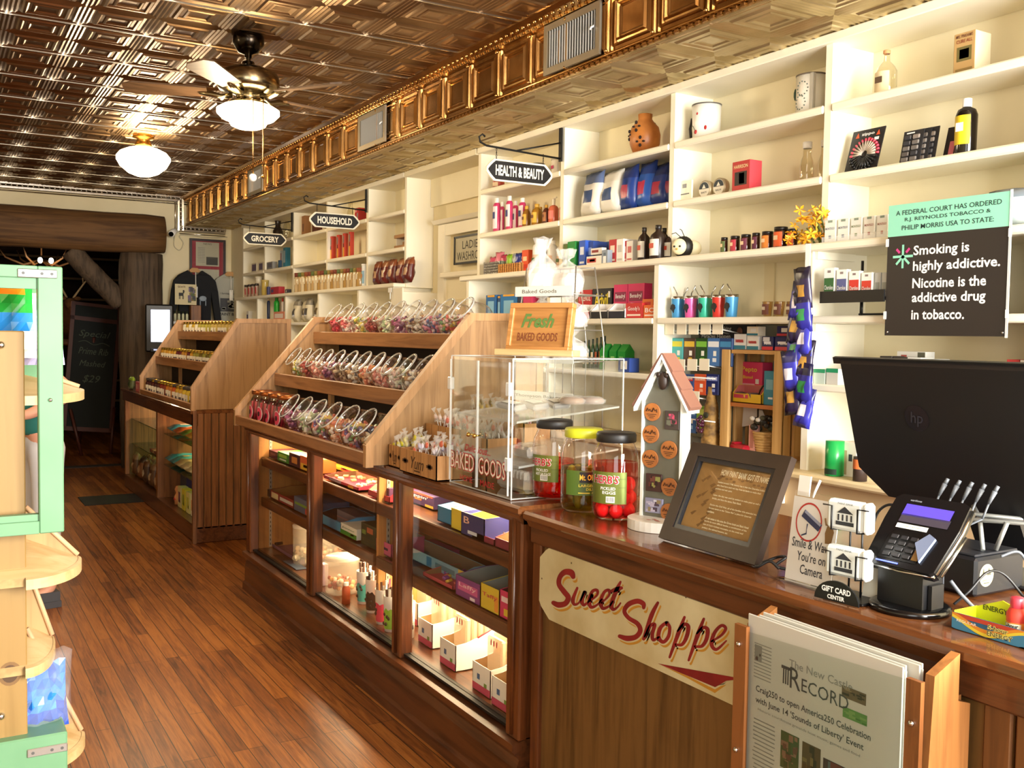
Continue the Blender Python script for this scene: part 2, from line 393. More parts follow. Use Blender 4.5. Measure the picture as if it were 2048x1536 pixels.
for i, (y0, y1) in enumerate(((3.49, 3.935), (5.795, 6.247), (8.45, 8.90))):
    t = thing('air_vent', ('silver louvred air vent in the soffit above the health and beauty shelves', 'silver louvred air vent in the soffit above the washroom door', 'silver louvred air vent in the soffit above the household shelves')[i], 'vent', (0, 0, 0), group='air vents in the soffit')
    b = MB(mat('#a39a88', .45, .8)); x0, x1 = 2.478, 2.49
    z0, z1 = 2.712, 2.94
    b.box(x0, x1, y0, y1, z0, z0+.03); b.box(x0, x1, y0, y1, z1-.03, z1); b.box(x0, x1, y0, y0+.03, z0+.03, z1-.03); b.box(x0, x1, y1-.03, y1, z0+.03, z1-.03); b.build('frame', t)
    b = MB(BLACK); b.box(2.494, 2.503, y0+.03, y1-.03, z0+.03, z1-.03); b.build('backing', t)
    b = MB(mat('#e6e6e2', .4)); n = 18
    for k in range(n):
        y = y0+.035+(y1-y0-.07)*(k+.5)/n; b.prism([(2.479, y-.004), (2.492, y+.003), (2.494, y+.007), (2.481, y+.001)], 'z', z0+.03, z1-.03)
    b.build('slat', t)
    b = MB(WHITE); b.tube([(2.48, y0+.045, z0+.13), (2.465, y0+.045, z0+.12), (2.462, y0+.045, z0+.11)], .005, 6); b.build('lever', t)

# ------------------------------------------------------------------ ceiling lights
LAMP = mat('#ffe6b4', .4, emit=22.)
t = thing('globe_light', 'schoolhouse globe ceiling light glowing near the log doorway', 'ceiling light', (1.43, 8.026, 0))
b = MB(BRASS); b.lathe([(0, 3.0), (.075, 3.0), (.08, 2.975), (.045, 2.965), (.06, 2.93), (.06, 2.905), (0, 2.905)], 24); b.build('fitter', t)
b = MB(LAMP); b.lathe([(.06, 2.905), (.11, 2.893), (.17, 2.865), (.198, 2.83), (.198, 2.805), (.17, 2.755), (.11, 2.705), (.05, 2.683), (0, 2.679)], 28); b.build('glass_globe', t)
FX, FY = 1.40, 5.02
t = thing('ceiling_fan', 'pewter ceiling fan with five blades and a lit bowl shade', 'ceiling fan', (FX, FY, 0))
PEW = mat('#8d8064', .22, 1.)
b = MB(mat('#2c2620', .2, 1.)); b.lathe([(0, 3.0), (.07, 3.0), (.078, 2.985), (.078, 2.95), (.05, 2.905), (.018, 2.895), (.018, 2.88), (0, 2.88)], 24); b.build('canopy', t)
b = MB(PEW); b.tube([(0, 0, 2.9), (0, 0, 2.80)], .012, 12); b.build('downrod', t)
b = MB(PEW); b.lathe([(.0, 2.862), (.03, 2.86), (.035, 2.835), (.09, 2.828), (.145, 2.80), (.155, 2.775), (.155, 2.735), (.14, 2.715), (.09, 2.70), (.06, 2.69), (.06, 2.66), (.10, 2.655), (.105, 2.645), (0, 2.645)], 32); b.build('motor', t)
for k in range(5):
    a = math.radians(16+72*k); ca, sa = math.cos(a), math.sin(a)
    b = MB(wood('#5f4630', '#46321f', 'X', 1, .5)); b.T = Matrix.Rotation(a, 4, 'Z') @ Matrix.Translation((0, 0, 2.70)) @ Matrix.Rotation(.2, 4, 'X')
    b.prism([(.2, -.05), (.55, -.068), (.60, -.04), (.60, .04), (.55, .068), (.2, .05)], 'z', -.004, .004); bl = b.build('blade', t)
    b = MB(PEW); b.T = Matrix.Rotation(a, 4, 'Z') @ Matrix.Translation((0, 0, 2.69))
    b.tube([(.08, 0, 0), (.13, .01, -.012), (.18, 0, 0), (.24, 0, .004)], [.014, .012, .016, .008], 8); b.build('blade_iron', bl)
b = MB(LAMP); b.lathe([(.09, 2.645), (.125, 2.638), (.155, 2.62), (.155, 2.60), (.13, 2.575), (.095, 2.56), (.085, 2.54), (.055, 2.528), (0, 2.524)], 28); b.build('bowl_shade', t)
for dx, z in ((-.02, 2.27), (.03, 2.28)):
    b = MB(BRASS); b.tube([(dx, -.03, 2.66), (dx, -.158, 2.645), (dx, -.16, z)], .0025, 5); c = b.build('pull_chain', t)
    b = MB(WHITE if dx < 0 else BRASS); b.ball((dx, -.16, z-.012), .019 if dx < 0 else .009, 12, 8); b.build('pull', c)
def bulb(loc, e, r=.08, col=(1, .80, .52)):
    l = bpy.data.lights.new('bulb', 'POINT'); l.energy = e; l.color = col; l.shadow_soft_size = r
    o = bpy.data.objects.new('bulb', l); COL.objects.link(o); o.location = loc
bulb((1.43, 8.026, 2.60), 34, .12); bulb((FX, FY, 2.44), 40, .12)
bulb((-1.0, 5.0, 2.5), 30, .15)

# ------------------------------------------------------------------ log doorway and the dark room behind
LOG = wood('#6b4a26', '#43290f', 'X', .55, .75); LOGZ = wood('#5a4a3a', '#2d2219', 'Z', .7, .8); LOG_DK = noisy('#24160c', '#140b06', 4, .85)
def log(p0, p1, r, name, m, seed, lab, cat, n=18, segs=22, flat=1.):
    R = random.Random(seed); b = MB(m); p0, p1 = Vector(p0), Vector(p1); t = (p1-p0).normalized(); u = Vector((0, -1, 0)); w = t.cross(u)
    ph = [R.uniform(0, 6) for _ in range(6)]; rings = []
    for i in range(segs+1):
        p = p0.lerp(p1, i/segs); rg = []
        for k in range(n):
            a = 2*PI*k/n; rr = r*(1 + .035*math.sin(3*a+ph[0]+i*.2) + .025*math.sin(5*a+ph[1]) + .02*math.sin(i*.9+ph[2]+a) + R.uniform(-.012, .012))
            if i in (0, segs): rr *= .95
            rg.append(b.v(p + u*rr*math.cos(a)*flat + w*rr*math.sin(a)))
        rings.append(rg)
    for a_, b_ in zip(rings, rings[1:]):
        for k in range(n): b.f([a_[k], a_[(k+1) % n], b_[(k+1) % n], b_[k]], True)
    b.f(rings[0]); b.f(rings[-1])
    o = b.build(name); o['kind'] = 'thing'; tag(o, lab, cat); return o
log((-2.3, 11.275, 2.545), (2.222, 11.275, 2.53), .212, 'log_lintel', LOG, 3, 'massive brown log lintel spanning the doorway in the back wall', 'log', flat=.7)
log((1.985, 11.25, 0), (1.985, 11.25, 2.325), .224, 'log_post', LOGZ, 5, 'thick weathered grey log post under the end of the lintel', 'log', flat=.75)
log((1.28, 11.32, 2.33), (1.79, 11.32, 1.78), .105, 'log_brace', LOGZ, 8, 'slanted grey log brace between the lintel and the post', 'log', n=12)
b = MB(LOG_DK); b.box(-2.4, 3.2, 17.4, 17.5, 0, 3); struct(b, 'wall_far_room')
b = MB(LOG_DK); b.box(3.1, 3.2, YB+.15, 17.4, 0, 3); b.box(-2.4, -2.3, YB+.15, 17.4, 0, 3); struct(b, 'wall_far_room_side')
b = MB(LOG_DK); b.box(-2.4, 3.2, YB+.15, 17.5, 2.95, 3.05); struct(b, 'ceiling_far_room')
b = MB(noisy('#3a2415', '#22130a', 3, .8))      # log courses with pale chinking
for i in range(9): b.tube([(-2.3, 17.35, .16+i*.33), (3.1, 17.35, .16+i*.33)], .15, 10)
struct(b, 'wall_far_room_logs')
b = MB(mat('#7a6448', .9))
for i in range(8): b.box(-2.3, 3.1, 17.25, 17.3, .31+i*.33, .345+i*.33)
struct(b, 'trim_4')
b = MB(mat('#1c0f07', .6)); b.box(-1.7, 1.95, YB, YB+.15, -.001, .006); struct(b, 'trim_5', 'dark threshold strip under the log doorway')
# ------------------------------------------------------------------ built-in wall shelving
XS, XBK, XLW = 2.975, 3.205, 2.90
def shelf_unit(name, label, dv, lowdv, zs=(2.135, 2.405), long_ext=(0, 0), low=(1.593,)):
    t = thing(name, label, 'shelving'); t['kind'] = 'thing'
    y0, y1 = min(dv), max(dv)
    b = MB(CREAM)
    b.box(XBK, XBK+.012, y0, y1, 1.0, 2.665); b.build('back_panel', t)
    for y in dv:
        b = MB(CREAM_W); b.box(XS, XBK, y-.016, y+.016, 1.84, 2.665); b.build('divider', t)
    for y in lowdv:
        b = MB(CREAM_W); b.box(XLW, XBK, y-.016, y+.016, 1.0, 1.842); b.build('divider', t)
    ds = sorted(dv)
    for ya, yb in zip(ds, ds[1:]):
        for z in zs:
            b = MB(CREAM_W); b.box(XS+.004, XBK, ya+.017, yb-.017, z-.026, z, .003); b.box(XS-.006, XS+.012, ya+.02, yb-.02, z-.03, z+.001, .006); b.build('shelf', t)
    b = MB(CREAM_W); b.box(2.885, XBK, y0-long_ext[0], y1+long_ext[1], 1.838, 1.868, .006); b.build('long_shelf', t)
    ls = sorted(lowdv)
    for ya, yb in zip(ls, ls[1:]):
        for z in low:
            b = MB(CREAM_W); b.box(XLW-.006, XBK, ya+.017, yb-.017, z-.028, z, .005); b.build('shelf', t)
    b = MB(CREAM_W); b.box(2.955, XBK, y0, y1, 2.632, 2.668, .004); b.build('top_rail', t)
    return t
near = shelf_unit('built_in_shelving', 'cream built-in shelving behind the counter with health goods and cigarettes', [5.45, 4.51, 3.59, 2.67, 1.75, .83], [5.45, 4.51, 3.59, 2.67, 1.75, .83], long_ext=(0, .09), low=(1.593,))
for ya, yb, zz in ((3.59, 4.51, (1.33,)), (4.51, 5.45, (1.33,)), (1.75, 2.67, (1.335,)), (.83, 1.75, (1.335,))):
    for z in zz:
        b = MB(CREAM_W); b.box(XLW-.006, XBK, ya+.017, yb-.017, z-.028, z, .005); b.build('shelf', near)
for z in (1.84, 1.565, 1.307):   # small cleats under the shelves of the cigarette bay
    b = MB(CREAM_W); b.box(XLW+.01, 3.12, 2.638, 2.653, z-.03, z-.001); b.build('cleat', near)
b = MB(CREAM_D); b.box(3.195, 3.2045, 3.14, 3.20, 1.6, 1.84); b.build('batten', near)
far = shelf_unit('built_in_shelving', 'cream built-in shelving of groceries between the washroom door and the log wall', [6.56, 7.28, 8.20, 9.12, 10.05, 10.86], [6.62, 7.28, 8.20, 9.12, 10.05, 10.86], long_ext=(0, 0), low=(1.593, 1.33))
b = MB(CREAM_D)
for y in (6.75, 7.45, 8.4, 9.3): b.box(3.195, 3.2045, y, y+.06, 1.87, 2.66)
b.build('batten', far)
b = MB(CREAM_W); b.box(2.90, 3.2, 6.44, 6.60, 1.0, 1.80); b.box(2.90, 2.91, 6.44, 6.6, 1.8, 1.83); b.build('end_panel', far)
b = MB(WHITE); b.box(2.885, 2.89, 6.60, 6.66, 1.80, 1.835, .003); b.tube([(2.886, 6.62, 1.75), (2.886, 6.62, 1.80)], .004, 6); b.build('price_clip', far)
b = MB(CREAM); b.box(3.0, XR-.001, 10.90, YB, 0, 2.67); struct(b, 'wall_right_pilaster')
b = MB(CREAM_D)      # washroom bay: wall, header panels, door casing
b.box(3.19, 3.215, 5.47, 6.54, 0, 2.665); struct(b, 'wall_washroom')
b = MB(CREAM); b.box(2.955, 3.19, 5.47, 6.54, 2.63, 2.668); b.box(3.165, 3.19, 5.47, 6.54, 2.43, 2.63)
struct(b, 'trim_6')
b = MB(CREAM_W)      # door casing with cornice and transom sill
b.box(3.14, 3.19, 6.26, 6.36, 0, 2.28); b.box(3.14, 3.19, 5.5, 5.6, 0, 2.28); b.box(3.145, 3.19, 5.6, 6.26, 2.20, 2.28)
b.prism([(3.19, 2.28), (3.12, 2.285), (3.10, 2.31), (3.19, 2.32)], 'y', 5.48, 6.40); b.box(3.11, 3.19, 5.58, 6.27, 1.90, 1.935, .006)
struct(b, 'trim_7', 'cream door casing of the washroom')
b = MB(CREAM); b.box(3.16, 3.19, 5.6, 6.26, 0, 1.90); b.m(CREAM_D)
for z0, z1 in ((.15, .8), (.95, 1.75)): b.box(3.155, 3.162, 5.72, 6.14, z0, z1, .003)
struct(b, 'door_1', 'cream panelled washroom door between the shelving units')
t = thing('washroom_sign', 'framed lettered sign over the washroom door', 'sign', (3.155, 0, 0)); y0, y1, z0, z1 = 5.62, 6.12, 1.985, 2.18
b = MB(BLACK); b.box(-.012, .0, y0, y1, z0, z0+.014); b.box(-.012, 0, y0, y1, z1-.014, z1); b.box(-.012, 0, y0, y0+.014, z0, z1); b.box(-.012, 0, y1-.014, y1, z0, z1); b.build('frame', t)
b = MB(mat('#b9b294', .4)); b.box(-.006, 0, y0, y1, z0, z1); b.m(mat('#2b2822', .6))
b.text('LADIES', (-.006, 5.87, 2.115), U_AISLE, UPZ, .26, .055); b.text('WASHROOM', (-.006, 5.865, 2.04), U_AISLE, UPZ, .43, .058)
b.build('lettered_panel', t)
t = thing('back_counter', 'cream back ledge running below the wall shelving', 'counter')
b = MB(noisy('#e2cfa6', '#d8c294', 4, .45)); b.box(2.815, 3.2, .83, 5.45, .972, 1.0, .008); b.build('worktop', t)
b = MB(noisy('#d9bd93', '#cdb084', 3, .6)); b.box(2.88, 3.2, .83, 5.43, 0, .972); b.build('carcass', t)
b = MB(CREAM_W)
b.prism([(2.835, .972), (2.88, .972), (2.88, .86), (2.865, .86), (2.835, .93)], 'y', 2.74, 2.755); b.build('bracket', t)
t = thing('back_counter', 'cream ledge below the grocery shelving beside the log wall', 'counter')
b = MB(noisy('#e2cfa6', '#d8c294', 4, .45)); b.box(2.815, 3.2, 6.62, 10.86, .972, 1.0, .008); b.build('worktop', t)
b = MB(noisy('#d9bd93', '#cdb084', 3, .6)); b.box(2.88, 3.2, 6.62, 10.86, 0, .972); b.build('carcass', t)

# ------------------------------------------------------------------ glazed oak display cases with stepped hoods
def rails(b, x0, x1, y0, y1, z0, z1, bev=.004): b.box(x0, x1, y0, y1, z0, z1, bev)
CA = thing('display_case', 'dark oak glass-front candy case with a stepped hood', 'display case'); y0, y1 = 2.575, 5.66
b = MB(OAK_D)
b.box(1.60, 2.28, y0, y1, .10, .235); b.box(1.64, 2.26, y0+.03, y1-.03, 0, .10)
b.prism([(1.60, .04), (1.565, .05), (1.565, .14), (1.575, .17), (1.55, .20), (1.55, .222), (1.60, .23)], 'y', y0, y1); b.prism([(1.60, 0), (1.552, 0), (1.552, .04), (1.575, .06), (1.60, .06)], 'y', y0, y1)
b.build('base', CA)
b = MB(OAK_TOP); b.box(1.55, 2.30, y0-.02, y1+.02, .945, .975, .008); b.prism([(1.60, .915), (1.575, .915), (1.562, .935), (1.562, .946), (1.60, .946)], 'y', y0, y1); b.build('top', CA)
PY = [(y0, y0+.085), (3.475, 3.565), (4.505, 4.60), (y1-.085, y1)]
for a, c in PY:
    b = MB(OAK_DZ); b.box(1.572, 1.625, a, c, .225, .946, .006); b.tube([(1.572, (a+c)/2, .24), (1.572, (a+c)/2, .93)], .008, 6); b.build('post', CA)
b = MB(OAK_IN); b.box(2.255, 2.28, y0, y1, .23, .945); b.build('back_panel', CA)
b = MB(OAK_IN); b.box(1.63, 2.255, y0+.005, y0+.025, .235, .945); b.box(1.63, 2.255, y1-.025, y1-.005, .235, .945); b.build('side_panel', CA)
for y in (3.93,):
    b = MB(OAK_IN); b.box(1.665, 2.255, y-.012, y+.012, .235, .945); b.build('partition', CA)
bays = ((y0+.026, 3.917), (3.943, y1-.026))
for a, c in bays:
    for z in (.765, .53):
        b = MB(OAK_D); b.box(1.67, 2.255, a, c, z-.02, z); b.box(1.652, 1.672, a, c, z-.045, z+.008, .004); b.build('shelf', CA)
    for xx in (1.70, 2.2):
        b = MB(mat('#d2ccba', .4, .6)); b.box(xx, xx+.016, c-.003, c, .24, .94); b.m(BLACK)
        for k in range(26): b.box(xx+.006, xx+.010, c-.0036, c-.003, .25+k*.026, .262+k*.026)
        b.build('shelf_standard', CA)
for a, c in ((y0+.085, 3.475), (3.565, 4.505), (4.60, y1-.085)):
    b = MB(GL); b.quad((1.598, a, .24), (1.598, c, .24), (1.598, c, .93), (1.598, a, .93)); b.build('glass_pane', CA, norm=False)
    b = MB(IRON); b.box(1.588, 1.606, a, c, .236, .246); b.box(1.61, 1.625, a, c, .236, .246); b.build('glazing_track', CA)
TUBE = mat('#ffdca4', .4, emit=8.)
def strip(parent, x, ya, yb, z, e):
    b = MB(TUBE); b.tube([(x, ya, z), (x, yb, z)], .009, 8); b.build('light_tube', parent)
    area('case_light', (x, (ya+yb)/2, z-.012), (0, 0, PI/2), yb-ya, .05, e, (1, .77, .45), parent)
for (a, c), e in zip(((2.64, 3.45), (3.58, 4.48), (4.62, 5.58)), (9, 8, 8)): strip(CA, 1.76, a, c, .93, e)
strip(CA, 1.80, 2.64, 3.88, .507, 12); strip(CA, 1.80, 3.96, 5.0, .507, 9)
def hood(root, ya, yb, zt, x0, pr, tiers, low_lip):
    for y, nm in ((ya, 0), (yb, 1)):
        s = 1 if nm == 0 else -1
        b = MB(OAK_L); b.prism(pr, 'y', y, y+s*.02); b.build('side_panel', root)
        b = MB(OAK_EDGE)
        P = pr[1:-1]
        for (xa, za), (xb, zb) in zip(pr[:-1], pr[1:]):
            d = Vector((xb-xa, 0, zb-za)); L = d.length; d.normalize(); nn = Vector((-d.z, 0, d.x)); m_ = .0
            dd = d*.007; q = [Vector((xa, 0, za))+nn*.006-dd, Vector((xb, 0, zb))+nn*.006+dd, Vector((xb, 0, zb))-nn*.026+dd, Vector((xa, 0, za))-nn*.026-dd]
            A = [(v.x, v.z) for v in q]; kk = pr.index((xa, za))*.0006; b.prism(A, 'y', y-s*(.006+kk), y+s*(.024+kk))
        b.build('edge_band', root)
    for x, z, d, lip in tiers:
        b = MB(OAK_LY); b.box(x, x+d, ya+.02, yb-.02, z-.02, z); b.box(x-.018, x+.002, ya+.022, yb-.022, z-.03, z+lip, .003); b.build('tier_shelf', root)
    b = MB(OAK_M); b.box(pr[-1][0]-.02, pr[-1][0], ya+.02, yb-.02, zt, pr[-2][1]); b.build('hood_back', root)
    b = MB(OAK_LY); b.box(x0-.012, x0+.01, ya, yb, zt+.002, zt+low_lip, .004); b.build('front_lip', root)
    b = MB(OAK_L); ym = (ya+yb)/2+.1; b.box(tiers[0][0]+.0, tiers[0][0]+.02, ym-.018, ym+.018, zt, tiers[0][1]-.02); b.build('tier_support', root)
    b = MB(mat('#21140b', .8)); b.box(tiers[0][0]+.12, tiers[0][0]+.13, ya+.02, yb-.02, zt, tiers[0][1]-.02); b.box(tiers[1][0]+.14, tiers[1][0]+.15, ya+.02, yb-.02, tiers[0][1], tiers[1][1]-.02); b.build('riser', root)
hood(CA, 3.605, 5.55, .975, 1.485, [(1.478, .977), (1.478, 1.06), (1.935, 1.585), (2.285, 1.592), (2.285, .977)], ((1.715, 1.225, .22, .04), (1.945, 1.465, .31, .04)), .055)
CB = thing('display_case', 'beadboard oak grocery case holding jam jars, beside the log doorway', 'display case'); y0, y1 = 7.02, 9.93
def bead(axis_y, lo, hi, z0, z1, pos, m=OAK_M):
    b = MB(m); w = .052; k = lo
    while k < hi-.005:
        e = min(k+w, hi)
        if axis_y: b.box(pos, pos+.014, k+.003, e-.003, z0, z1, .004)
        else: b.box(k+.003, e-.003, pos, pos+.014, z0, z1, .004)
        k = e
    return b
b = MB(OAK_D); b.box(1.59, 2.27, y0, y1, 0, .12, .006); b.build('base', CB)
b = MB(OAK_TOP); b.box(1.56, 2.29, y0-.002, y1+.02, .915, .945, .006); b.box(1.575, 1.61, y0, y1, .835, .915); b.build('top', CB)
bead(False, 1.60, 2.27, .10, .93, y0).build('beadboard_end', CB)
b = MB(OAK_PLY); b.box(1.61, 2.26, y0+.014, y0+.03, .1, .915); b.box(1.61, 2.26, y1-.03, y1, .1, .915); b.build('side_panel', CB)
b = MB(OAK_M); b.box(1.575, 1.60, y0-.004, y0+.03, 0, .945); b.build('corner_trim', CB)
bead(True, y0+.03, y1-.03, .12, .915, 2.24, OAK_IN).build('beadboard_back', CB)
for a in (8.42,):
    b = MB(OAK_M); b.box(1.60, 2.24, a-.03, a+.03, .12, .86); b.build('partition', CB)
b = MB(OAK_M); b.box(1.59, 1.63, y1-.05, y1, .12, .86, .004); b.build('post', CB)
GSH = glass('#d5e6dc')
for a, c, zz in ((y0+.03, 8.39, (.655, .40)), (8.45, y1-.03, (.655, .42))):
    for z in zz:
        b = MB(GSH); b.box(1.65, 2.235, a, c, z-.008, z); b.build('glass_shelf', CB)
strip(CB, 2.15, 7.1, 8.36, .90, 24); strip(CB, 2.15, 8.5, 9.85, .90, 20)
hood(CB, 7.02, 8.98, .945, 1.575, [(1.568, .947), (1.568, 1.10), (1.885, 1.585), (2.268, 1.59), (2.268, .947)], ((1.71, 1.235, .17, .04), (1.90, 1.455, .33, .04)), .045)

# ------------------------------------------------------------------ checkout counter
CT = thing('checkout_counter', 'oak checkout counter with a painted shop sign on its front', 'counter'); y0, y1 = -.4, 2.55
b = MB(OAK_TOP); b.box(1.555, 2.25, y0, y1, .935, .965, .008); b.build('worktop', CT)
b = MB(OAK_D); b.box(1.585, 1.61, y0, y1-.004, .865, .935, .004); b.prism([(1.61, .935), (1.57, .935), (1.58, .915), (1.61, .912)], 'y', y0, y1-.004); b.build('apron', CT)
b = MB(OAK_PLY); b.box(1.605, 1.63, 1.02, y1-.05, .02, .87); b.box(1.605, 2.2, y1-.03, y1-.012, .02, .93); b.build('front_panel', CT)
b = MB(wood('#6b4521', '#4a2d13', 'Z', .8, .45)); k = y0
while k < 1.0: b.box(1.595, 1.62, k+.003, k+.057, .02, .87, .004); k += .06
b.build('beadboard_front', CT)
b = MB(OAK_DZ); b.box(1.592, 1.63, y1-.055, y1-.008, 0, .87, .004); b.build('corner_post', CT)
b = MB(OAK_D); b.box(1.64, 2.2, y0, y1, 0, .93); b.build('carcass', CT)
# ------------------------------------------------------------------ goods: builders (local frame: front faces -y, x to the item's right, z up)
UL, VL = (1, 0, 0), (0, 0, 1)
CARD = mat('#b08a5c', .8); CARD_D = mat('#8c6a42', .85)
def ink(c): return mat(c, .55)
def front(b, w, h, txt=(), pat=(), y=0.):
    for c, cx, cz, pw, ph in pat: b.rect((cx*w-w/2, y, cz*h), UL, VL, pw*w, ph*h, ink(c))
    for t, c, cx, cz, tw, th in txt: b.text(t, (cx*w-w/2, y, cz*h), UL, VL, tw*w, th*h, ink(c), bold=.012, off=.0013)
def carton(name, label, cat, loc, w, d, h, col, txt=(), pat=(), rotz=FACE, side=None, top=None, group=None, tilt=0, bev=.001):
    """closed box"""
    b = MB(ink(col)); b.box(-w/2, w/2, 0, d, 0, h, bev)
    if side: b.m(ink(side)); b.rect((w/2, d/2, h/2), (0, 1, 0), VL, d*.98, h*.98, off=.0005); b.rect((-w/2, d/2, h/2), (0, -1, 0), VL, d*.98, h*.98, off=.0005)
    if top: b.m(ink(top)); b.rect((0, d/2, h), UL, (0, 1, 0), w*.98, d*.98, off=.0005)
    front(b, w, h, txt, pat)
    o = b.build(name, None, loc, norm=False); o.rotation_euler = (tilt, 0, rotz)
    return tag(o, label, cat, group)
def tray(name, label, cat, loc, w, d, h, hf, col, inner='#8a6c46', txt=(), pat=(), fill=None, rotz=FACE, group=None, flap=None):
    """open-topped display box with a low front"""
    t = thing(name, label, cat, loc, rotz, group); k = .003
    b = MB(ink(col)); b.box(-w/2, w/2, 0, k, 0, hf); b.box(-w/2, w/2, d-k, d, 0, h)
    for s in (-1, 1): b.prism([(0, 0), (d, 0), (d, h), (d*.45, h), (0, hf)], 'x', s*w/2, s*(w/2-k))
    b.box(-w/2, w/2, 0, d, 0, k)
    b.m(ink(inner)); b.rect((0, d-k, h/2), UL, VL, w-2*k, h-.002, off=.0006); b.rect((0, k, hf/2), (-1, 0, 0), VL, w-2*k, hf-.002, off=.0006)
    for s in (-1, 1):
        x = s*(w/2-k-.0006); b.f([b.v((x, k, k)), b.v((x, d-k, k)), b.v((x, d-k, h-.001)), b.v((x, d*.45, h-.001)), b.v((x, k, hf-.001))])
    front(b, w, hf, txt, pat); b.build('carton', t, norm=False)
    if flap: f_ = MB(ink(flap)); f_.box(-w/2, w/2, d-.004, d-.001, h, h*1.55, .001); f_.build('lid_flap', t)
    if fill:
        R = random.Random(sum(map(ord, label))); f_ = MB(); n, cs, sz = fill
        for i in range(n):
            f_.m(ink(R.choice(cs))); f_.T = Matrix.Translation((R.uniform(-.42, .42)*w, R.uniform(.12, .9)*d, hf*R.uniform(.55, .95))) @ Matrix.Rotation(R.uniform(0, 6), 4, 'Z') @ Matrix.Rotation(R.uniform(-.5, .5), 4, 'X')
            f_.box(-sz, sz, -sz*.6, sz*.6, -sz*.4, sz*.4, sz*.15)
        c = f_.build('candy', t); c['kind'] = 'stuff'
    return t
def span(p0, p1, pt, z, x=1.685):
    ya, yb = yat(p0, x, z), yat(p1, x, z); h = on(0, x, (p0+p1)/2, pt).z - z
    return (x, (ya+yb)/2, z), abs(ya-yb), h

# ------------------------------------------------------------------ candy jars on the stepped hood
JAR_GL = glass(boost=1.7, rough=.03)
def bowl_mesh(r):
    b = MB(JAR_GL); n = 18; b.T = Matrix.Rotation(math.radians(-50), 4, 'Y')
    pr = [(r*math.sin(a), -r*math.cos(a)) for a in [PI*i/14 for i in range(0, 11)]]
    rn = r*.70; zt = pr[-1][1]
    b.lathe([(0, -r)] + pr[1:] + [(rn, zt+.008), (rn*1.02, zt+.02), (rn*1.08, zt+.026), (rn*1.08, zt+.034), (rn*.98, zt+.036), (rn*.95, zt+.02)], n)
    ring = [(rn*1.06*math.cos(2*PI*i/22), rn*1.06*math.sin(2*PI*i/22), zt+.031) for i in range(22)]
    b.m(cello(.5, '#f4f6f4')); b.tube(ring, .0032, 6, closed=True)
    return b
def candy_mesh(r, cols, seed, lvl=.34, n=130):
    R = random.Random(seed); b = MB(); k = 0
    while k < n:
        v = Vector((R.uniform(-1, 1), R.uniform(-1, 1), R.uniform(-1, 1)))
        if v.length > 1 or v.length < .55 or v.z > lvl: 
            if not (v.length < .9 and lvl-.2 < v.z < lvl): continue
        p = v*(r-.013); b.m(mat(pale(R.choice(cols)), .3, coat=.4)); s = R.uniform(.009, .0135)
        b.T = Matrix.Translation(p) @ Matrix.Rotation(R.uniform(0, 6), 4, Vector((R.uniform(-1, 1), R.uniform(-1, 1), .3)).normalized())
        if R.random() < .5: b.ball((0, 0, 0), s, 6, 4, 1, 1, .7)
        else: b.box(-s*1.25, s*1.25, -s*.8, s*.8, -s*.5, s*.5, s*.3)
        k += 1
    return b
PAL = {'red wrapped candy': ['#c81e2e', '#d93545', '#b51326', '#e8576a'], 'red and white mints': ['#d84a52', '#f2e6e0', '#c63b44', '#e9a9a5'], 'yellow and green drops': ['#d9c233', '#5d8f3a', '#e9e2b8', '#f2efe6'],
 'dark red gummies': ['#8d1f22', '#a5302b', '#701418', '#c9493c'], 'pale green and white taffy': ['#dfe6c8', '#a8c08a', '#f2efe4', '#d8b2a8'], 'purple and pink candy': ['#7a2f66', '#a8487e', '#c9a0b8', '#5a2050'],
 'brown and cream toffees': ['#7a4a28', '#e9dcc0', '#b98a55', '#f4efe2', '#3f3a5a'], 'pink and blue taffy': ['#e68aa8', '#4a5f9a', '#f0d9dc', '#c95f7d'], 'assorted wrapped sweets': ['#d6513f', '#e9c94a', '#6aa05a', '#f0e9dc', '#5a4a8a', '#e9a0a8'],
 'orange slices': ['#e08a45', '#e9b28a', '#d96a4a', '#f3e3cf'], 'chocolate pieces': ['#4a2c1c', '#6b4630', '#8d6a48', '#c9b08a'], 'salmon coloured taffy': ['#e09a86', '#edc3b0', '#d9786a', '#f3e6da']}
def pale(h, k=.22): h = h.lstrip('#'); return '#'+''.join('%02x' % int(int(h[i:i+2], 16)*(1-k)+246*k) for i in (0, 2, 4))
_cp = {}
def candy_jar(r, pal, loc, label, group, seed):
    if (r, pal) not in _cp:
        t = thing('candy_jar', label, 'candy jar', loc, 0, group)
        bowl_mesh(r).build('glass_bowl', t); c = candy_mesh(r, PAL[pal], seed).build('candy', t); c['kind'] = 'stuff'
        _cp[r, pal] = t; return t
    R = random.Random(seed)
    return dup(_cp[r, pal], loc, R.uniform(-.12, .12), label, group)
T3 = ['red wrapped candy', 'red and white mints', 'yellow and green drops', 'dark red gummies', 'pale green and white taffy', 'purple and pink candy', 'brown and cream toffees', 'pink and blue taffy', 'assorted wrapped sweets', 'red and white mints']
for i, pal in enumerate(T3):
    y = 5.425 - i*.178; candy_jar(.09, pal, (2.075, y, 1.465+.093), 'tilted glass bowl of %s, %s along the top tier' % (pal, ORD[i]), 'candy bowls on the top tier', 10+i)
T2 = ['yellow and green drops', 'dark red gummies', 'salmon coloured taffy', 'purple and pink candy', 'chocolate pieces', 'brown and cream toffees', 'orange slices', 'salmon coloured taffy', 'pale green and white taffy', 'brown and cream toffees', 'assorted wrapped sweets']
for i, pal in enumerate(T2):
    y = 5.415 - i*.171; candy_jar(.084, pal, (1.835, y, 1.225+.087), 'tilted glass bowl of %s, %s along the middle tier' % (pal, ORD[i]), 'candy bowls on the middle tier', 40+i)
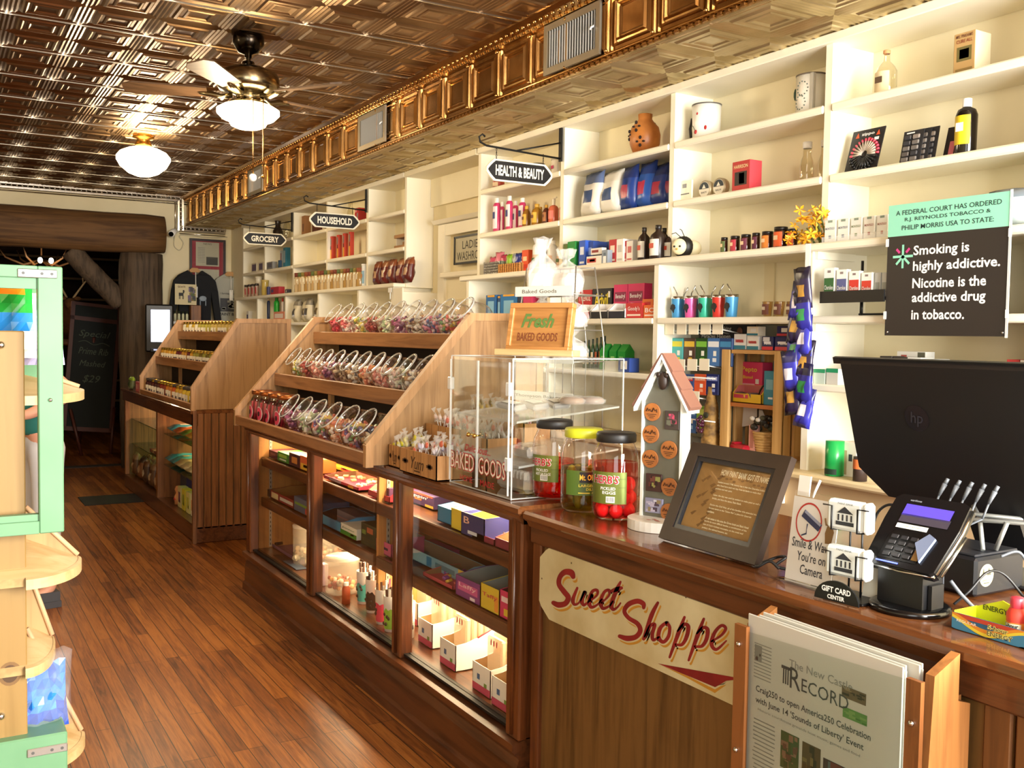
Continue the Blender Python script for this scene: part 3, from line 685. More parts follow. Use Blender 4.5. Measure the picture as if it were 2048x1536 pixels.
T1 = ['purple and pink candy', 'pale green and white taffy', 'assorted wrapped sweets', 'orange slices', 'assorted wrapped sweets', 'brown and cream toffees']
for i, pal in enumerate(T1):
    y = 4.775 - i*.197; candy_jar(.095, pal, (1.61, y, .978+.098), 'tilted glass bowl of %s, %s along the lowest tier' % (pal, ORD[i]), 'candy bowls on the lowest tier', 70+i)
COPPER = mat('#b06a3c', .3, 1.)
t = None
for i, y in enumerate((5.455, 5.30, 5.145, 4.985)):
    lab = 'tall glass jar of red licorice with a copper lid, %s from the jam case' % ORD[i]
    if t: dup(t, (1.605, y, .978), .15*(i % 2), lab); continue
    t = thing('licorice_jar', lab, 'candy jar', (1.605, y, .978), 0, 'licorice jars with copper lids')
    b = MB(JAR_GL); b.lathe([(0, 0), (.056, 0), (.066, .01), (.068, .12), (.06, .15), (.05, .165), (.05, .18)], 14); b.build('glass_body', t)
    R = random.Random(4); b = MB()
    for k in range(40):
        a = R.uniform(0, 6.28); r = R.uniform(.02, .058); b.m(mat(R.choice(['#7a0f22', '#93182c', '#5f0a1a', '#a82238']), .4)); b.tube([(r*math.cos(a), r*math.sin(a), .006), (r*math.cos(a+.4), r*math.sin(a+.4), R.uniform(.10, .15))], .007, 5)
    c = b.build('licorice', t); c['kind'] = 'stuff'
    b = MB(COPPER); b.lathe([(.055, .172), (.058, .176), (.058, .192), (.05, .196), (0, .196)], 18); b.build('lid', t)
    b = MB(ink('#f2dfe0'))
    for rr, cc, o in ((.040, '#f0d7da', 0), (.034, '#e2486a', .001), (.014, '#3a1420', .002)):
        b.m(ink(cc)); n = 18; vs = []
        for k in range(n):
            yy = rr*.8*math.cos(2*PI*k/n); zz = rr*math.sin(2*PI*k/n); a = yy/.0695
            vs.append(b.v((-(.0695+o)*math.cos(a), (.0695+o)*math.sin(a), .075+zz)))
        b.f(vs)
    b.build('round_label', t, norm=False)
# ------------------------------------------------------------------ goods inside the candy case
Z1, Z2, Z3 = .7735, .5395, .2365
def citem(kind, lab, p0, p1, pt, z, d, col, x=1.69, **k):
    loc, w, h = span(p0, p1, pt, z, x)
    if kind == 'c': return carton('candy_box', lab, 'box', loc, w, d, h, col, **k)
    hf = k.pop('hf', .6); return tray('candy_tray', lab, 'box', loc, w, d, h, h*hf, col, **k)
citem('c', 'maroon candy box at the end of the upper shelf', 538, 554, 902, Z1, .14, '#5a2334', pat=[('#8a4a5a', .5, .6, .6, .3)])
citem('c', 'green candy box beside the maroon box on the upper shelf', 555, 577, 906, Z1, .16, '#3f8a2a', pat=[('#a8d04a', .5, .65, .7, .35), ('#f2f0e0', .5, .25, .6, .15)])
citem('c', 'dark purple candy box behind the case post on the upper shelf', 578, 600, 908, Z1, .18, '#4a1226', pat=[('#d9893a', .5, .5, .5, .5)])
citem('c', 'orange and yellow candy box tucked behind the case post', 600, 628, 915, Z1, .12, '#e0692a', pat=[('#f0c030', .5, .25, .9, .45), ('#8a2a1a', .4, .3, .3, .2)])
citem('c', 'yellow puzzle-pattern candy box on the upper shelf', 641, 706, 931, Z1, .03, '#e2b02a', x=1.86, pat=[('#c9402a', .8, .6, .3, .7), ('#3f7a3a', .75, .7, .12, .3), ('#3a5a9a', .88, .5, .12, .3), ('#5a3a1a', .3, .6, .3, .25), ('#e2b02a', .3, .6, .2, .12)])
citem('t', 'red open tray of sweets before the yellow box', 648, 716, 958, Z1, .17, '#b8304a', pat=[('#b9a8b8', .35, .5, .35, .7), ('#e0a030', .8, .4, .15, .8)], fill=(16, ['#c9a87a', '#e0d0b0'], .014))
citem('t', 'red tray with a cream raised back on the upper shelf', 736, 779, 965, Z1, .16, '#b02a3a', inner='#e8d2a0', hf=.35, flap='#ecd9a8', fill=(10, ['#5a3a6a', '#7a4a5a'], .014))
citem('c', 'small purple candy box in the red tray compartment', 760, 778, 974, Z1, .05, '#57305a', x=1.70, pat=[('#c9a8c0', .5, .6, .5, .3)])
citem('c', 'dark box of orange drinks with white curly lettering', 806, 868, 984, Z1, .10, '#3d2a55', x=1.79, txt=[("dippin'", '#f7f3ea', .5, .66, .62, .3)], pat=[('#e0503a', .5, .9, .9, .16), ('#e8a03a', .14, .12, .25, .2), ('#e8a03a', .85, .12, .25, .2), ('#d97a2a', .5, .45, .22, .16)])
citem('t', 'blue and white open carton on the upper shelf', 875, 918, 1010, Z1, .26, '#2f86b8', inner='#e3d3ad', hf=.8, x=1.70)
citem('t', 'yellow edged open carton beside the blue one', 902, 940, 1014, Z1, .24, '#e0c83a', inner='#ece0c0', hf=.85, x=1.68)
citem('t', 'navy blue open carton with pale numerals', 922, 968, 1028, Z1, .25, '#2c2f6e', inner='#3a3f8a', hf=.95, x=1.665, txt=[('B', '#e8b8a8', .25, .7, .25, .3)], pat=[('#c9d0e0', .5, .2, .4, .15)])
citem('t', 'white flapped box of dark candy nearest the navy carton', 944, 988, 1060, Z1, .22, '#7a1f3a', hf=.55, flap='#f1e4c2', x=1.665, fill=(14, ['#3a1a1a', '#8a2a3a', '#c9b04a'], .015))
citem('t', 'white flapped box of dark candy beside the corner post', 990, 1034, 1066, Z1, .22, '#7a1f3a', hf=.55, flap='#f1e4c2', x=1.665, fill=(14, ['#3a1a1a', '#8a2a3a', '#c9b04a'], .015))
citem('c', 'black and white candy bag box on the middle shelf', 518, 538, 975, Z2, .14, '#23232a', pat=[('#d9d2c0', .5, .75, .7, .3)])
citem('t', 'open carton with a cream and maroon front', 541, 587, 985, Z2, .26, '#8a1f2a', inner='#9a7038', hf=.75, pat=[('#d8d4cc', .7, .5, .55, .4), ('#e2d0a0', .2, .5, .3, .7)])
citem('c', 'slate blue candy box beside the maroon carton', 588, 626, 1000, Z2, .2, '#4a5f80', pat=[('#6a9a3a', .5, .55, .9, .18), ('#c0453a', .8, .25, .4, .4)])
citem('c', 'grey and green flat candy box on the middle shelf', 640, 690, 1008, Z2, .25, '#5a6a50', x=1.86, pat=[('#4f8a2a', .5, .25, 1, .3)])
citem('t', 'sky blue open box on the middle shelf', 638, 682, 1028, Z2, .18, '#4a9ac8', hf=.7, inner='#2a1a10')
citem('c', 'greyish pink candy box stacked on the middle shelf', 674, 711, 1026, Z2, .16, '#8a7a80', x=1.78, pat=[('#c08a80', .5, .45, 1, .12)])
citem('c', 'white and green candy box with bold green lettering', 681, 713, 1052, Z2, .12, '#f0efe2', txt=[('Junior', '#2f7a2a', .5, .68, .8, .18)], pat=[('#3f8f2f', .5, .22, 1, .42), ('#f0efe2', .72, .28, .2, .16)])
citem('c', 'dark green packet standing behind the cow cups', 722, 752, 1050, Z2, .10, '#27351f', pat=[('#6a8a3a', .2, .6, .25, .2), ('#a85a3a', .6, .75, .4, .25)])
citem('t', 'pink open box behind the second case post', 752, 782, 1072, Z2, .16, '#c85a86', inner='#8f8a86', hf=.7, pat=[('#3a2a4a', .5, .5, .6, .2)])
citem('c', 'long pink candy box with dark bubble lettering', 806, 898, 1082, Z2, .05, '#cf5f92', x=1.88, txt=[('NERDS', '#e8e4ef', .45, .5, .35, .3)], pat=[('#3d2f5c', .45, .5, .5, .6)])
citem('t', 'pale blue long box with an open top', 806, 930, 1108, Z2, .09, '#8ab8cc', x=1.76, hf=.75, inner='#7a6a58', pat=[('#2f7fb0', .45, .5, .08, .8), ('#5a8a9a', .7, .5, .3, .4), ('#e0c04a', .95, .5, .1, 1)])
citem('t', 'red striped open tray of chews', 846, 905, 1150, Z2, .20, '#c0485a', x=1.68, hf=.5, fill=(14, ['#e0b84a', '#c95a6a', '#8a4a9a'], .014))
citem('t', 'purple open box of bars beside the chews', 911, 960, 1150, Z2, .28, '#7a3a86', x=1.665, hf=.82, inner='#8a958c', txt=[('Laffy', '#f0c8d8', .5, .6, .7, .25)], pat=[('#c85a9a', .5, .55, .8, .4), ('#e8e0ec', .7, .15, .2, .15)])
citem('t', 'yellow open box of bars beside the purple box', 961, 998, 1164, Z2, .28, '#dcc43a', x=1.665, hf=.85, inner='#8a958c', txt=[('Taffy', '#c84a4a', .5, .6, .8, .2)], pat=[('#e89a3a', .85, .4, .2, .6)])
citem('t', 'hot pink open box of bars at the corner post', 999, 1034, 1176, Z2, .28, '#cf2f6a', x=1.665, hf=.85, inner='#3a1420', pat=[('#f0d8e0', .4, .7, .6, .2), ('#dcc43a', .6, .25, .7, .25)])
citem('t', 'mauve open box holding dark packets on the case floor', 524, 600, 1094, Z3, .3, '#7d5a78', x=1.72, hf=.6, inner='#5a3a50', fill=(14, ['#15151a', '#3a4a6a', '#d9d4cc'], .022))
citem('c', 'black and white packet on the case floor', 546, 566, 1124, Z3, .05, '#121214', x=1.66, pat=[('#e3e0d8', .5, .7, .7, .25)])
citem('c', 'grey blue packet on the case floor by the mauve box', 566, 592, 1130, Z3, .06, '#4a5a6e', x=1.66, pat=[('#b06a4a', .6, .4, .3, .2)])
# clear tubs of candy
def tub(lab, p, y_x, r, h, pal, seed, lid=True):
    y = yat(p, y_x, Z3); t = thing('candy_tub', lab, 'tub', (y_x, y, Z3), 0, 'clear plastic candy tubs')
    b = MB(cello(.28, '#fff2da')); b.lathe([(0, 0), (r*.92, 0), (r*.95, .01), (r, h*.86), (r*1.02, h*.9), (r*.98, h)], 20); b.build('tub_body', t)
    if lid: b = MB(cello(.5, '#fff4e0')); b.lathe([(r*1.04, h*.96), (r*1.05, h*1.03), (r*.95, h*1.05), (0, h*1.04)], 20); b.build('lid', t)
    R = random.Random(seed); b = MB()
    for k in range(40):
        a = R.uniform(0, 6.28); q = R.uniform(.3, .85)*r; b.m(mat(R.choice(pal), .4)); z = R.uniform(.02, h*.4); s = R.uniform(.01, .016)
        b.ball((q*math.cos(a), q*math.sin(a), z), s, 6, 4)
    c = b.build('candy', t); c['kind'] = 'stuff'
tub('tall clear candy tub half behind the case post', 606, 1.74, .055, .21, ['#e9d8b8', '#d9b890'], 1)
tub('large clear candy tub of pale sweets on the case floor', 655, 1.86, .10, .21, ['#f0dcc0', '#e0b890', '#d98a6a'], 2)
tub('clear candy tub in front of the large tub', 684, 1.72, .085, .17, ['#e8b070', '#d9904a', '#f0e0c8', '#a84a3a'], 3)
b = MB(ink('#b5502a')); b.lathe([(0, 0), (.02, 0), (.02, .07), (.012, .085)], 10); o = b.build('candy_bottle', None, (1.66, yat(692, 1.66, Z3), Z3))
b = MB(WHITE); b.lathe([(.012, .084), (.012, .10), (0, .10)], 10); b.build('cap', o); tag(o, 'small orange candy bottle with a white cap before the tubs', 'bottle')
b = MB(ink('#cdb8c8')); b.box(-.022, .022, 0, .03, 0, .11, .003); b.m(ink('#c0485a')); b.rect((0, 0, .08), UL, VL, .03, .03); b.m(ink('#2a3a5a')); b.rect((0, 0, .04), UL, VL, .02, .02)
tag(b.build('candy_packet', None, (1.67, yat(642, 1.67, Z3), Z3), FACE), 'pale pink candy packet leaning by the case post', 'packet')
COW = ['#3fa8a0', '#221a18', '#d8385a', '#8ac03a']
def cow_cup(i, p, x, lab, h=.15):
    c = COW[i]; t = thing('cow_print_cup', lab, 'cup', (x, yat(p, x, Z3), Z3), 0, 'cow print paper cups')
    b = MB(WHITE); b.lathe([(0, 0), (.030, 0), (.036, h), (.0375, h+.003), (.0345, h), (.029, .004), (0, .004)], 18)
    b.m(ink(c)); n = 18
    R = random.Random(i); lo = [b.v(((.031+.006*.05)*math.cos(2*PI*k/n), (.0311)*math.sin(2*PI*k/n), .012)) for k in range(n)]
    zz = [h*(.62+R.uniform(-.07, .07)) for k in range(n)]; hi = [b.v(((.0305+.006*zz[k]/h)*1.012*math.cos(2*PI*k/n), (.0305+.006*zz[k]/h)*1.012*math.sin(2*PI*k/n), zz[k])) for k in range(n)]
    for k in range(n): b.f([lo[k], lo[(k+1) % n], hi[(k+1) % n], hi[k]], True)
    b.m(ink('#1d1613'))
    for k in range(5):
        a = PI + R.uniform(-1, 1); b.ball((.0335*math.cos(a), .0335*math.sin(a), R.uniform(.03, .09)), .010, 7, 4, .5, .9, .8)
    b.build('cup', t)
    b = MB()
    for k in range(9):
        a = R.uniform(0, 6.28); q = R.uniform(0, .024); b.m(ink(R.choice([c, '#f0e4d8', '#5a3a2a']))); b.tube([(q*math.cos(a), q*math.sin(a), .05), (1.25*q*math.cos(a), 1.25*q*math.sin(a), h+R.uniform(.01, .045))], .0065, 6)
    k = b.build('candy_sticks', t); k['kind'] = 'stuff'
cow_cup(0, 728, 1.74, 'cow print cup with teal spots holding candy sticks'); cow_cup(1, 746, 1.72, 'cow print cup with brown spots holding candy sticks')
cow_cup(2, 766, 1.69, 'cow print cup with red spots holding candy sticks'); cow_cup(3, 783, 1.68, 'cow print cup with green spots by the case post')
t = thing('cow_print_mug', 'white mug with green and black cow spots and a handle', 'mug', (1.70, yat(814, 1.70, Z3), Z3), FACE)
b = MB(WHITE); b.lathe([(0, 0), (.03, 0), (.034, .15), (.032, .15), (.028, .006), (0, .006)], 18); b.m(ink('#8ac03a')); b.ball((0, -.030, .07), .016, 8, 5, 1, .4, 1.5); b.ball((.012, -.028, .13), .010, 8, 5, 1, .4, 1.5); b.m(BLACK); b.ball((.0, -.032, .035), .011, 8, 5, 1, .3, 1); b.build('cup', t)
b = MB(WHITE); b.tube([(.03, 0, .12), (.055, 0, .115), (.062, 0, .085), (.055, 0, .05), (.03, 0, .045)], .005, 8); b.build('handle', t)
b = MB(ink('#c8e0b0')); b.tube([(.0, 0, .05), (.005, -.01, .19)], .008, 6); b.tube([(.01, .01, .05), (.015, .01, .18)], .008, 6); b.build('candy_stick', t)
# white scalloped boxes of candy packets on the case floor
for i, (p, x) in enumerate(((822, 1.80), (850, 1.72), (895, 1.68), (962, 1.66), (1002, 1.645), (1034, 1.64))):
    y = yat(p, x, Z3); d = .34 - .03*i if i < 3 else .26; w = .13
    t = thing('candy_tray', 'white scalloped carton of clear candy packs, %s from the cow cups' % ORD[i], 'box', (x, y, Z3), FACE, 'scalloped cartons on the case floor')
    for s in (-1, 1):
        b = MB(ink('#f0eee6'))
        P = [(0, 0), (d, 0), (d, .2)] + [(d*(1-k/6), .2-.10*math.sin(PI/2*k/6)**1.3) for k in range(1, 6)] + [(0, .10)]
        b.prism(P, 'x', s*w/2, s*(w/2-.003)); b.m(CARD)
        xi = s*(w/2-.0036); b.f([b.v((xi, q[0], q[1]-.001)) for q in P])
        b.m(ink('#c8303a')); b.tube([(s*w/2, q[0], q[1]) for q in P[3:-2]], .003, 5); b.build('side_panel', t, norm=False)
    b = MB(ink('#f0eee6')); b.box(-w/2, w/2, 0, .003, 0, .10); b.box(-w/2, w/2, d-.003, d, 0, .2); b.box(-w/2, w/2, 0, d, 0, .003)
    b.m(ink('#3a6a9a')); b.rect((-.02, 0, .055), UL, VL, .02, .02); b.m(ink('#c84a6a')); b.rect((0, 0, .015), UL, VL, w*.98, .026); b.m(ink('#7aa04a')); b.rect((.03, 0, .035), UL, VL, .02, .015); b.build('carton', t)
    b = MB(cello(.42, '#f3ddc0')); n = 7
    for k in range(n if i not in (5,) else 4):
        yy = .05+k*(d-.08)/n; b.box(-w*.40, w*.40, yy, yy+.022, .01, .19+.01*(k % 2), .006)
    b.m(ink('#c0303a'))
    for k in range(3): b.rect((-.02+.02*k, .05, .17), UL, VL, .008, .02)
    b.build('clear_packet', t)
b = MB(cello(.55, '#eac9a0')); b.box(-.07, .07, -.05, .05, 0, .05, .015); b.m(mat('#c87a4a', .4)); b.box(-.06, .06, -.042, .042, .004, .03, .01)
tag(b.build('candy_tub', None, (1.86, yat(965, 1.86, .39), .388), .3), 'shallow clear tub of red candy lying on the packets', 'tub')
# ------------------------------------------------------------------ painted sign on the counter front
def spline(P, n=6):
    P = [Vector(p) for p in P]; o = []
    for i in range(len(P)-1):
        a, b, c, d = P[max(i-1, 0)], P[i], P[i+1], P[min(i+2, len(P)-1)]
        for k in range(n):
            t = k/n; o.append(.5*((2*b)+(c-a)*t+(2*a-5*b+4*c-d)*t*t+(3*b-a-3*c+d)*t**3))
    o.append(P[-1]); return o
def ribbon(b, P, wd, f, extra=0., n=6):
    """brush stroke: centre line P (2D), widths wd along it, f maps 2D to the surface"""
    Q = spline(P, n); L = len(Q); pr = None
    for i, q in enumerate(Q):
        t = (Q[min(i+1, L-1)]-Q[max(i-1, 0)]); t.normalize() if t.length else None; s = i/(L-1)*(len(wd)-1); k = min(int(s), len(wd)-2); w = (wd[k]*(1-(s-k))+wd[k+1]*(s-k))/2+extra
        nn = Vector((-t[1], t[0])); c = (b.v(f(q+nn*w)), b.v(f(q-nn*w)))
        if pr: b.f([pr[0], pr[1], c[1], c[0]])
        else:
            e = [b.v(f(q+Vector((math.cos(a)*nn[0]-math.sin(a)*nn[1], math.sin(a)*nn[0]+math.cos(a)*nn[1]))*w)) for a in [PI*j/6 for j in range(7)]]; b.f(e)
        pr = c
    e = [b.v(f(q+Vector((math.cos(a)*nn[0]-math.sin(a)*nn[1], math.sin(a)*nn[0]+math.cos(a)*nn[1]))*w)) for a in [PI+PI*j/6 for j in range(7)]]; b.f(e)
SGX = 1.588
t = thing('shop_sign', 'weathered cream board painted with red script lettering on the counter', 'sign', (0, 0, 0))
b = MB(noisy('#d6cda6', '#b9a878', 6, .7, .05, .3, .75))
def sg(px, py, x=SGX): v = on(0, x, px, py); return v[1], v[2]
OUT = [sg(*p) for p in ((1112, 1088), (1092, 1100), (1080, 1114), (1078, 1200), (1082, 1212), (1098, 1239))] + [(1.46, .655), (1.46, .878)]
b.prism(OUT, 'x', SGX, 1.5912); b.m(mat('#5a4526', .8))
for p in ((1143, 1126), (1084, 1157), (1372, 1194)): yy, zz = sg(*p); b.disc((SGX-.0005, yy, zz), .003, (0, 1, 0), (0, 0, 1), 8)
b.build('board', t, norm=True)
sc_ = 480/1940
def mk(dx, dy, off): return lambda q: (SGX-off, *sg(1060+(q[0]+dx)*sc_, 1060+(q[1]+dy)*sc_))
STR = [([(352, 378), (335, 345), (285, 340), (245, 380), (238, 440), (280, 500), (312, 545), (290, 592), (235, 605), (192, 588)], [32, 48, 42, 34, 34, 38, 38, 38, 42, 30]),
 ([(385, 468), (352, 555), (360, 600), (400, 585), (442, 500)], [14, 26, 20, 10, 16]), ([(442, 500), (424, 565), (436, 606), (478, 575), (500, 520)], [18, 26, 20, 10, 10]),
 ([(488, 575), (545, 525), (545, 487), (508, 495), (482, 560), (495, 622), (545, 605), (582, 560)], [8, 14, 20, 20, 26, 24, 12, 8]), ([(580, 590), (640, 530), (642, 487), (605, 500), (576, 570), (590, 632), (645, 612), (672, 575)], [8, 14, 20, 20, 26, 24, 12, 8]),
 ([(735, 418), (705, 480), (664, 590), (672, 640), (705, 628), (735, 590)], [12, 28, 30, 24, 12, 8]), ([(668, 492), (705, 478), (742, 468)], [24, 34, 22]),
 ([(922, 628), (918, 595), (870, 575), (800, 600), (766, 655), (800, 710), (870, 755), (895, 810), (860, 862), (790, 876), (728, 858)], [22, 34, 36, 36, 28, 28, 32, 34, 36, 40, 26]),
 ([(1036, 588), (985, 690), (922, 880)], [18, 32, 22]), ([(930, 860), (975, 775), (1010, 765), (992, 840), (1000, 888), (1045, 865)], [10, 18, 26, 26, 22, 10]),
 ([(1105, 748), (1058, 790), (1042, 865), (1080, 905), (1122, 860), (1132, 785), (1105, 748)], [20, 26, 28, 24, 24, 22, 20]),
 ([(1252, 704), (1200, 840), (1132, 1028)], [16, 30, 14]), ([(1196, 815), (1245, 762), (1282, 780), (1270, 860), (1232, 925), (1180, 925)], [10, 20, 30, 28, 22, 10]),
 ([(1408, 718), (1358, 850), (1286, 1052)], [16, 32, 14]), ([(1352, 835), (1400, 788), (1438, 805), (1430, 880), (1392, 938), (1335, 940)], [10, 20, 30, 28, 22, 10]),
 ([(1470, 900), (1550, 850), (1585, 795), (1550, 772), (1495, 830), (1470, 920), (1510, 965), (1590, 895)], [10, 16, 22, 20, 24, 28, 20, 8])]
b = MB(mat('#c08a2a', .6))
for P, w in STR: ribbon(b, P, w, mk(14, 30, .0004), 3)
# gold swoosh
f = mk(0, 0, .0004); b.f([b.v(f(Vector(q))) for q in ((1060, 1092), (1270, 1195), (1495, 1318), (1590, 1250), (1740, 1216), (1500, 1270))]); b.build('gold_shadow', t, norm=False)
b = MB(noisy('#d6cda6', '#c3b488', 6, .7))
for P, w in STR: ribbon(b, P, w, mk(3, 6, .0008), 9)
f = mk(0, 0, .0008); b.f([b.v(f(Vector(q))) for q in ((1060, 1088), (1290, 1185), (1497, 1288), (1590, 1232), (1730, 1208), (1500, 1262))]); b.build('painted_outline', t, norm=False)
b = MB(noisy('#7c1418', '#8f1c1e', 14, .55, 0, .4, .6))
for P, w in STR: ribbon(b, P, w, mk(0, 0, .0013), 2.5)
f = mk(0, 0, .0013); b.f([b.v(f(Vector(q))) for q in ((1035, 1078), (1500, 1270), (1590, 1218), (1730, 1203))]); b.build('red_lettering', t, norm=False)
# ------------------------------------------------------------------ newspaper rack on the counter front
t = thing('newspaper_rack', 'pine wall rack of newspapers fixed to the counter front', 'rack', (0, 0, 0))
RX0, RX1, RY0, RY1 = 1.452, 1.584, 1.055, 1.505
b = MB(wood('#a9713c', '#80502a', 'Z', .8, .45))
for y in (RY0, RY1-.018):
    b.prism([(RX1, .36), (RX1, .86), (1.55, .87), (1.55, .955 if y < 1.2 else .93), (RX0+.03, .925 if y < 1.2 else .90), (RX0, .36)], 'y', y, y+.018)
b.build('side_board', t)
b = MB(OAK_M); b.box(RX1-.012, RX1, RY0+.018, RY1-.018, .36, .87); b.box(RX0+.005, RX1-.012, RY0+.018, RY1-.018, .36, .375); b.build('back_board', t)
b = MB(wood('#8a552b', '#6b3f1e', 'Z', .8, .4)); b.box(RX0-.006, RX0+.004, RY1-.034, RY1, .36, .905); b.box(RX0-.006, RX0+.004, RY0, RY0+.03, .36, .92); b.box(RX0-.006, RX0+.004, RY0+.03, RY1-.034, .56, .60); b.build('front_strip', t)
b = MB(CHROME)
for y, z in ((1.49, .865), (1.49, .64), (1.07, .845)): b.ball((RX0-.008, y, z), .006, 8, 5)
b.build('screw', t)
b = MB(glass('#e8ece8', boost=1.2)); b.quad((RX0+.001, RY0+.03, .60), (RX0+.001, RY1-.034, .60), (RX0+.001, RY1-.034, .895), (RX0+.001, RY0+.03, .915)); b.build('clear_front', t, norm=False)
NEWS = mat('#c9c7bd', .8); INKG = mat('#4a4a48', .8); INKL = mat('#8e8d86', .8)
def newspaper(lab, x, y0, y1, z0, z1, seed, full):
    t = thing('newspaper', lab, 'newspaper', (0, 0, 0), group='newspapers in the rack'); R = random.Random(seed)
    b = MB(NEWS)
    for k in range(4): b.box(x+.0042*k, x+.0042*k+.0036, y0+.004*(k % 2), y1-.006*k+.01, z0, z1-.004*(k % 3)+.004, .0012)
    b.build('folded_pages', t)
    if not full: return
    cy = (y0+y1)/2; w = y1-y0; X = x
    b = MB(INKG)
    def at(u, v): return (X, y1-u*w, z1-v)
    b.text('ECORD', at(.535, .100), U_AISLE, UPZ, w*.31, .026, bold=.0); b.text('R', at(.335, .094), U_AISLE, UPZ, w*.075, .042)
    b.m(INKL); b.text('The New Castle', at(.5, .066), U_AISLE, UPZ, w*.42, .016)
    b.m(INKG); [b.box(X-.0006, X, y1-(.255+.016*k)*w, y1-(.247+.016*k)*w, z1-.112, z1-.082) for k in range(3)]; b.box(X-.0006, X, y1-.30*w, y1-.235*w, z1-.082, z1-.076)
    b.text('Craig250 to open America250 Celebration', at(.44, .147), U_AISLE, UPZ, w*.78, .017, bold=.01); b.text("with June 14 'Sounds of Liberty' Event", at(.42, .170), U_AISLE, UPZ, w*.74, .017, bold=.01)
    b.m(INKL); b.text('Historic courthouse grounds host music, games and food', at(.42, .188), U_AISLE, UPZ, w*.70, .007)
    for k in range(11): b.rect(at(.095, .052+.007*k), U_AISLE, UPZ, w*.13, .002)
    for k in range(17): b.rect(at(.12, .21+.0085*k), U_AISLE, UPZ, w*.17*R.uniform(.8, 1), .0025)
    b.m(INKG); b.text('Memorial Day celebrated in Craig County', at(.42, .365), U_AISLE, UPZ, w*.78, .015, bold=.01); b.build('print', t, norm=False)
    b = MB()
    def pic(u, v, pw, ph, cols, n=26):
        b.rect(at(u, v), U_AISLE, UPZ, pw*w, ph, ink(cols[0]), off=.0005)
        for _ in range(n):
            s = R.uniform(.12, .3); cu = u+(R.random()-.5)*pw*(1-s); cv = v+(R.random()-.5)*ph*(1-s)
            b.rect(at(cu, cv), U_AISLE, UPZ, pw*w*s, ph*s*R.uniform(.5, 1), ink(R.choice(cols)), off=.0006+.00002*_)
    pic(.06, .072, .055, .034, ['#8a8a84', '#5a4a44', '#3a3230'], 8); pic(.72, .080, .15, .022, ['#6a5a44', '#3a3026', '#8a7a5a'], 12); pic(.73, .118, .15, .020, ['#5f8f4a', '#4a7a3a', '#7aa05a'], 8)
    pic(.31, .245, .13, .075, ['#4a5a34', '#6a4a3a', '#8a6a54', '#3a4a2a']); pic(.46, .265, .125, .11, ['#5a4a30', '#3a3424', '#7a6a40']); pic(.70, .28, .32, .115, ['#4a3a38', '#6a3a34', '#2f3a34', '#5a6a6a', '#8a6a5a'], 60)
    pic(.25, .42, .36, .075, ['#4f5350', '#3a3d3c', '#6a6c68']); pic(.66, .42, .36, .075, ['#4a4038', '#7a4a38', '#3a3a30'])
    b.build('printed_photograph', t, norm=False)
newspaper('folded front-page newspaper with a large masthead in the rack', RX0+.012, 1.105, 1.475, .42, .925, 5, True)
newspaper('second newspaper standing behind the front-page copy', RX0+.034, 1.088, 1.455, .42, .930, 6, False)
b = MB(NEWS); b.box(1.445, 1.452, 1.20, 1.49, .40, .585, .002); b.m(OAK_M); tag(b.build('newspaper', None), 'newspaper edge showing in the lower pocket of the rack', 'newspaper', 'newspapers in the rack')
# ------------------------------------------------------------------ pickle jars
def pickle(lab, name, loc, liq, lid, body, brand, words_, lvl):
    t = thing(name, lab, 'jar', loc, 0, 'gallon jars on the counter'); r = .070
    b = MB(glass('#fff6ee', boost=1.2)); b.lathe([(0, .002), (r*.8, 0), (r*.97, .012), (r, .03), (r, .165), (r*.94, .195), (r*.78, .22), (r*.74, .225), (r*.76, .23), (r*.74, .236)], 26); b.build('glass_jar', t)
    b = MB(lid); b.lathe([(r*.82, .226), (r*.85, .229), (r*.85, .248), (r*.80, .254), (0, .254)], 28); b.build('lid', t)
    return t
LIQO = glass('#d2c864', boost=.5)
def label_arc(b, r, z0, z1, a0, a1, m, off=.0006, n=14):
    b.m(m); pr = None
    for k in range(n+1):
        a = a0+(a1-a0)*k/n; c = (b.v(((r+off)*math.cos(a), (r+off)*math.sin(a), z0)), b.v(((r+off)*math.cos(a), (r+off)*math.sin(a), z1)))
        if pr: b.f([pr[0], c[0], c[1], pr[1]], True)
        pr = c
def arc_text(b, s, r, a, z, wid, hei, m, off=.0012, bold=.0, shear=0.):
    """lettering wrapped round a jar at angle a"""
    V, F, x0, x1, y0, y1 = glyphs(s, bold, shear); b.m(m); sx = wid/(x1-x0); sy = hei/(y1-y0); vs = []
    for p in V:
        q = a+((p.x-(x0+x1)/2)*sx)/r; vs.append(b.v(((r+off)*math.cos(q), (r+off)*math.sin(q), z+(p.y-(y0+y1)/2)*sy)))
    for q in F: b.f([vs[i] for i in q], False)
LAB = mat('#747f38', .3, .4); R_ = .070; REDI = ink('#b8182e'); WI = ink('#f2f0ea'); DKG = ink('#3f4a22')
AV = math.radians(-122)     # angle of a jar's side seen from the shop door
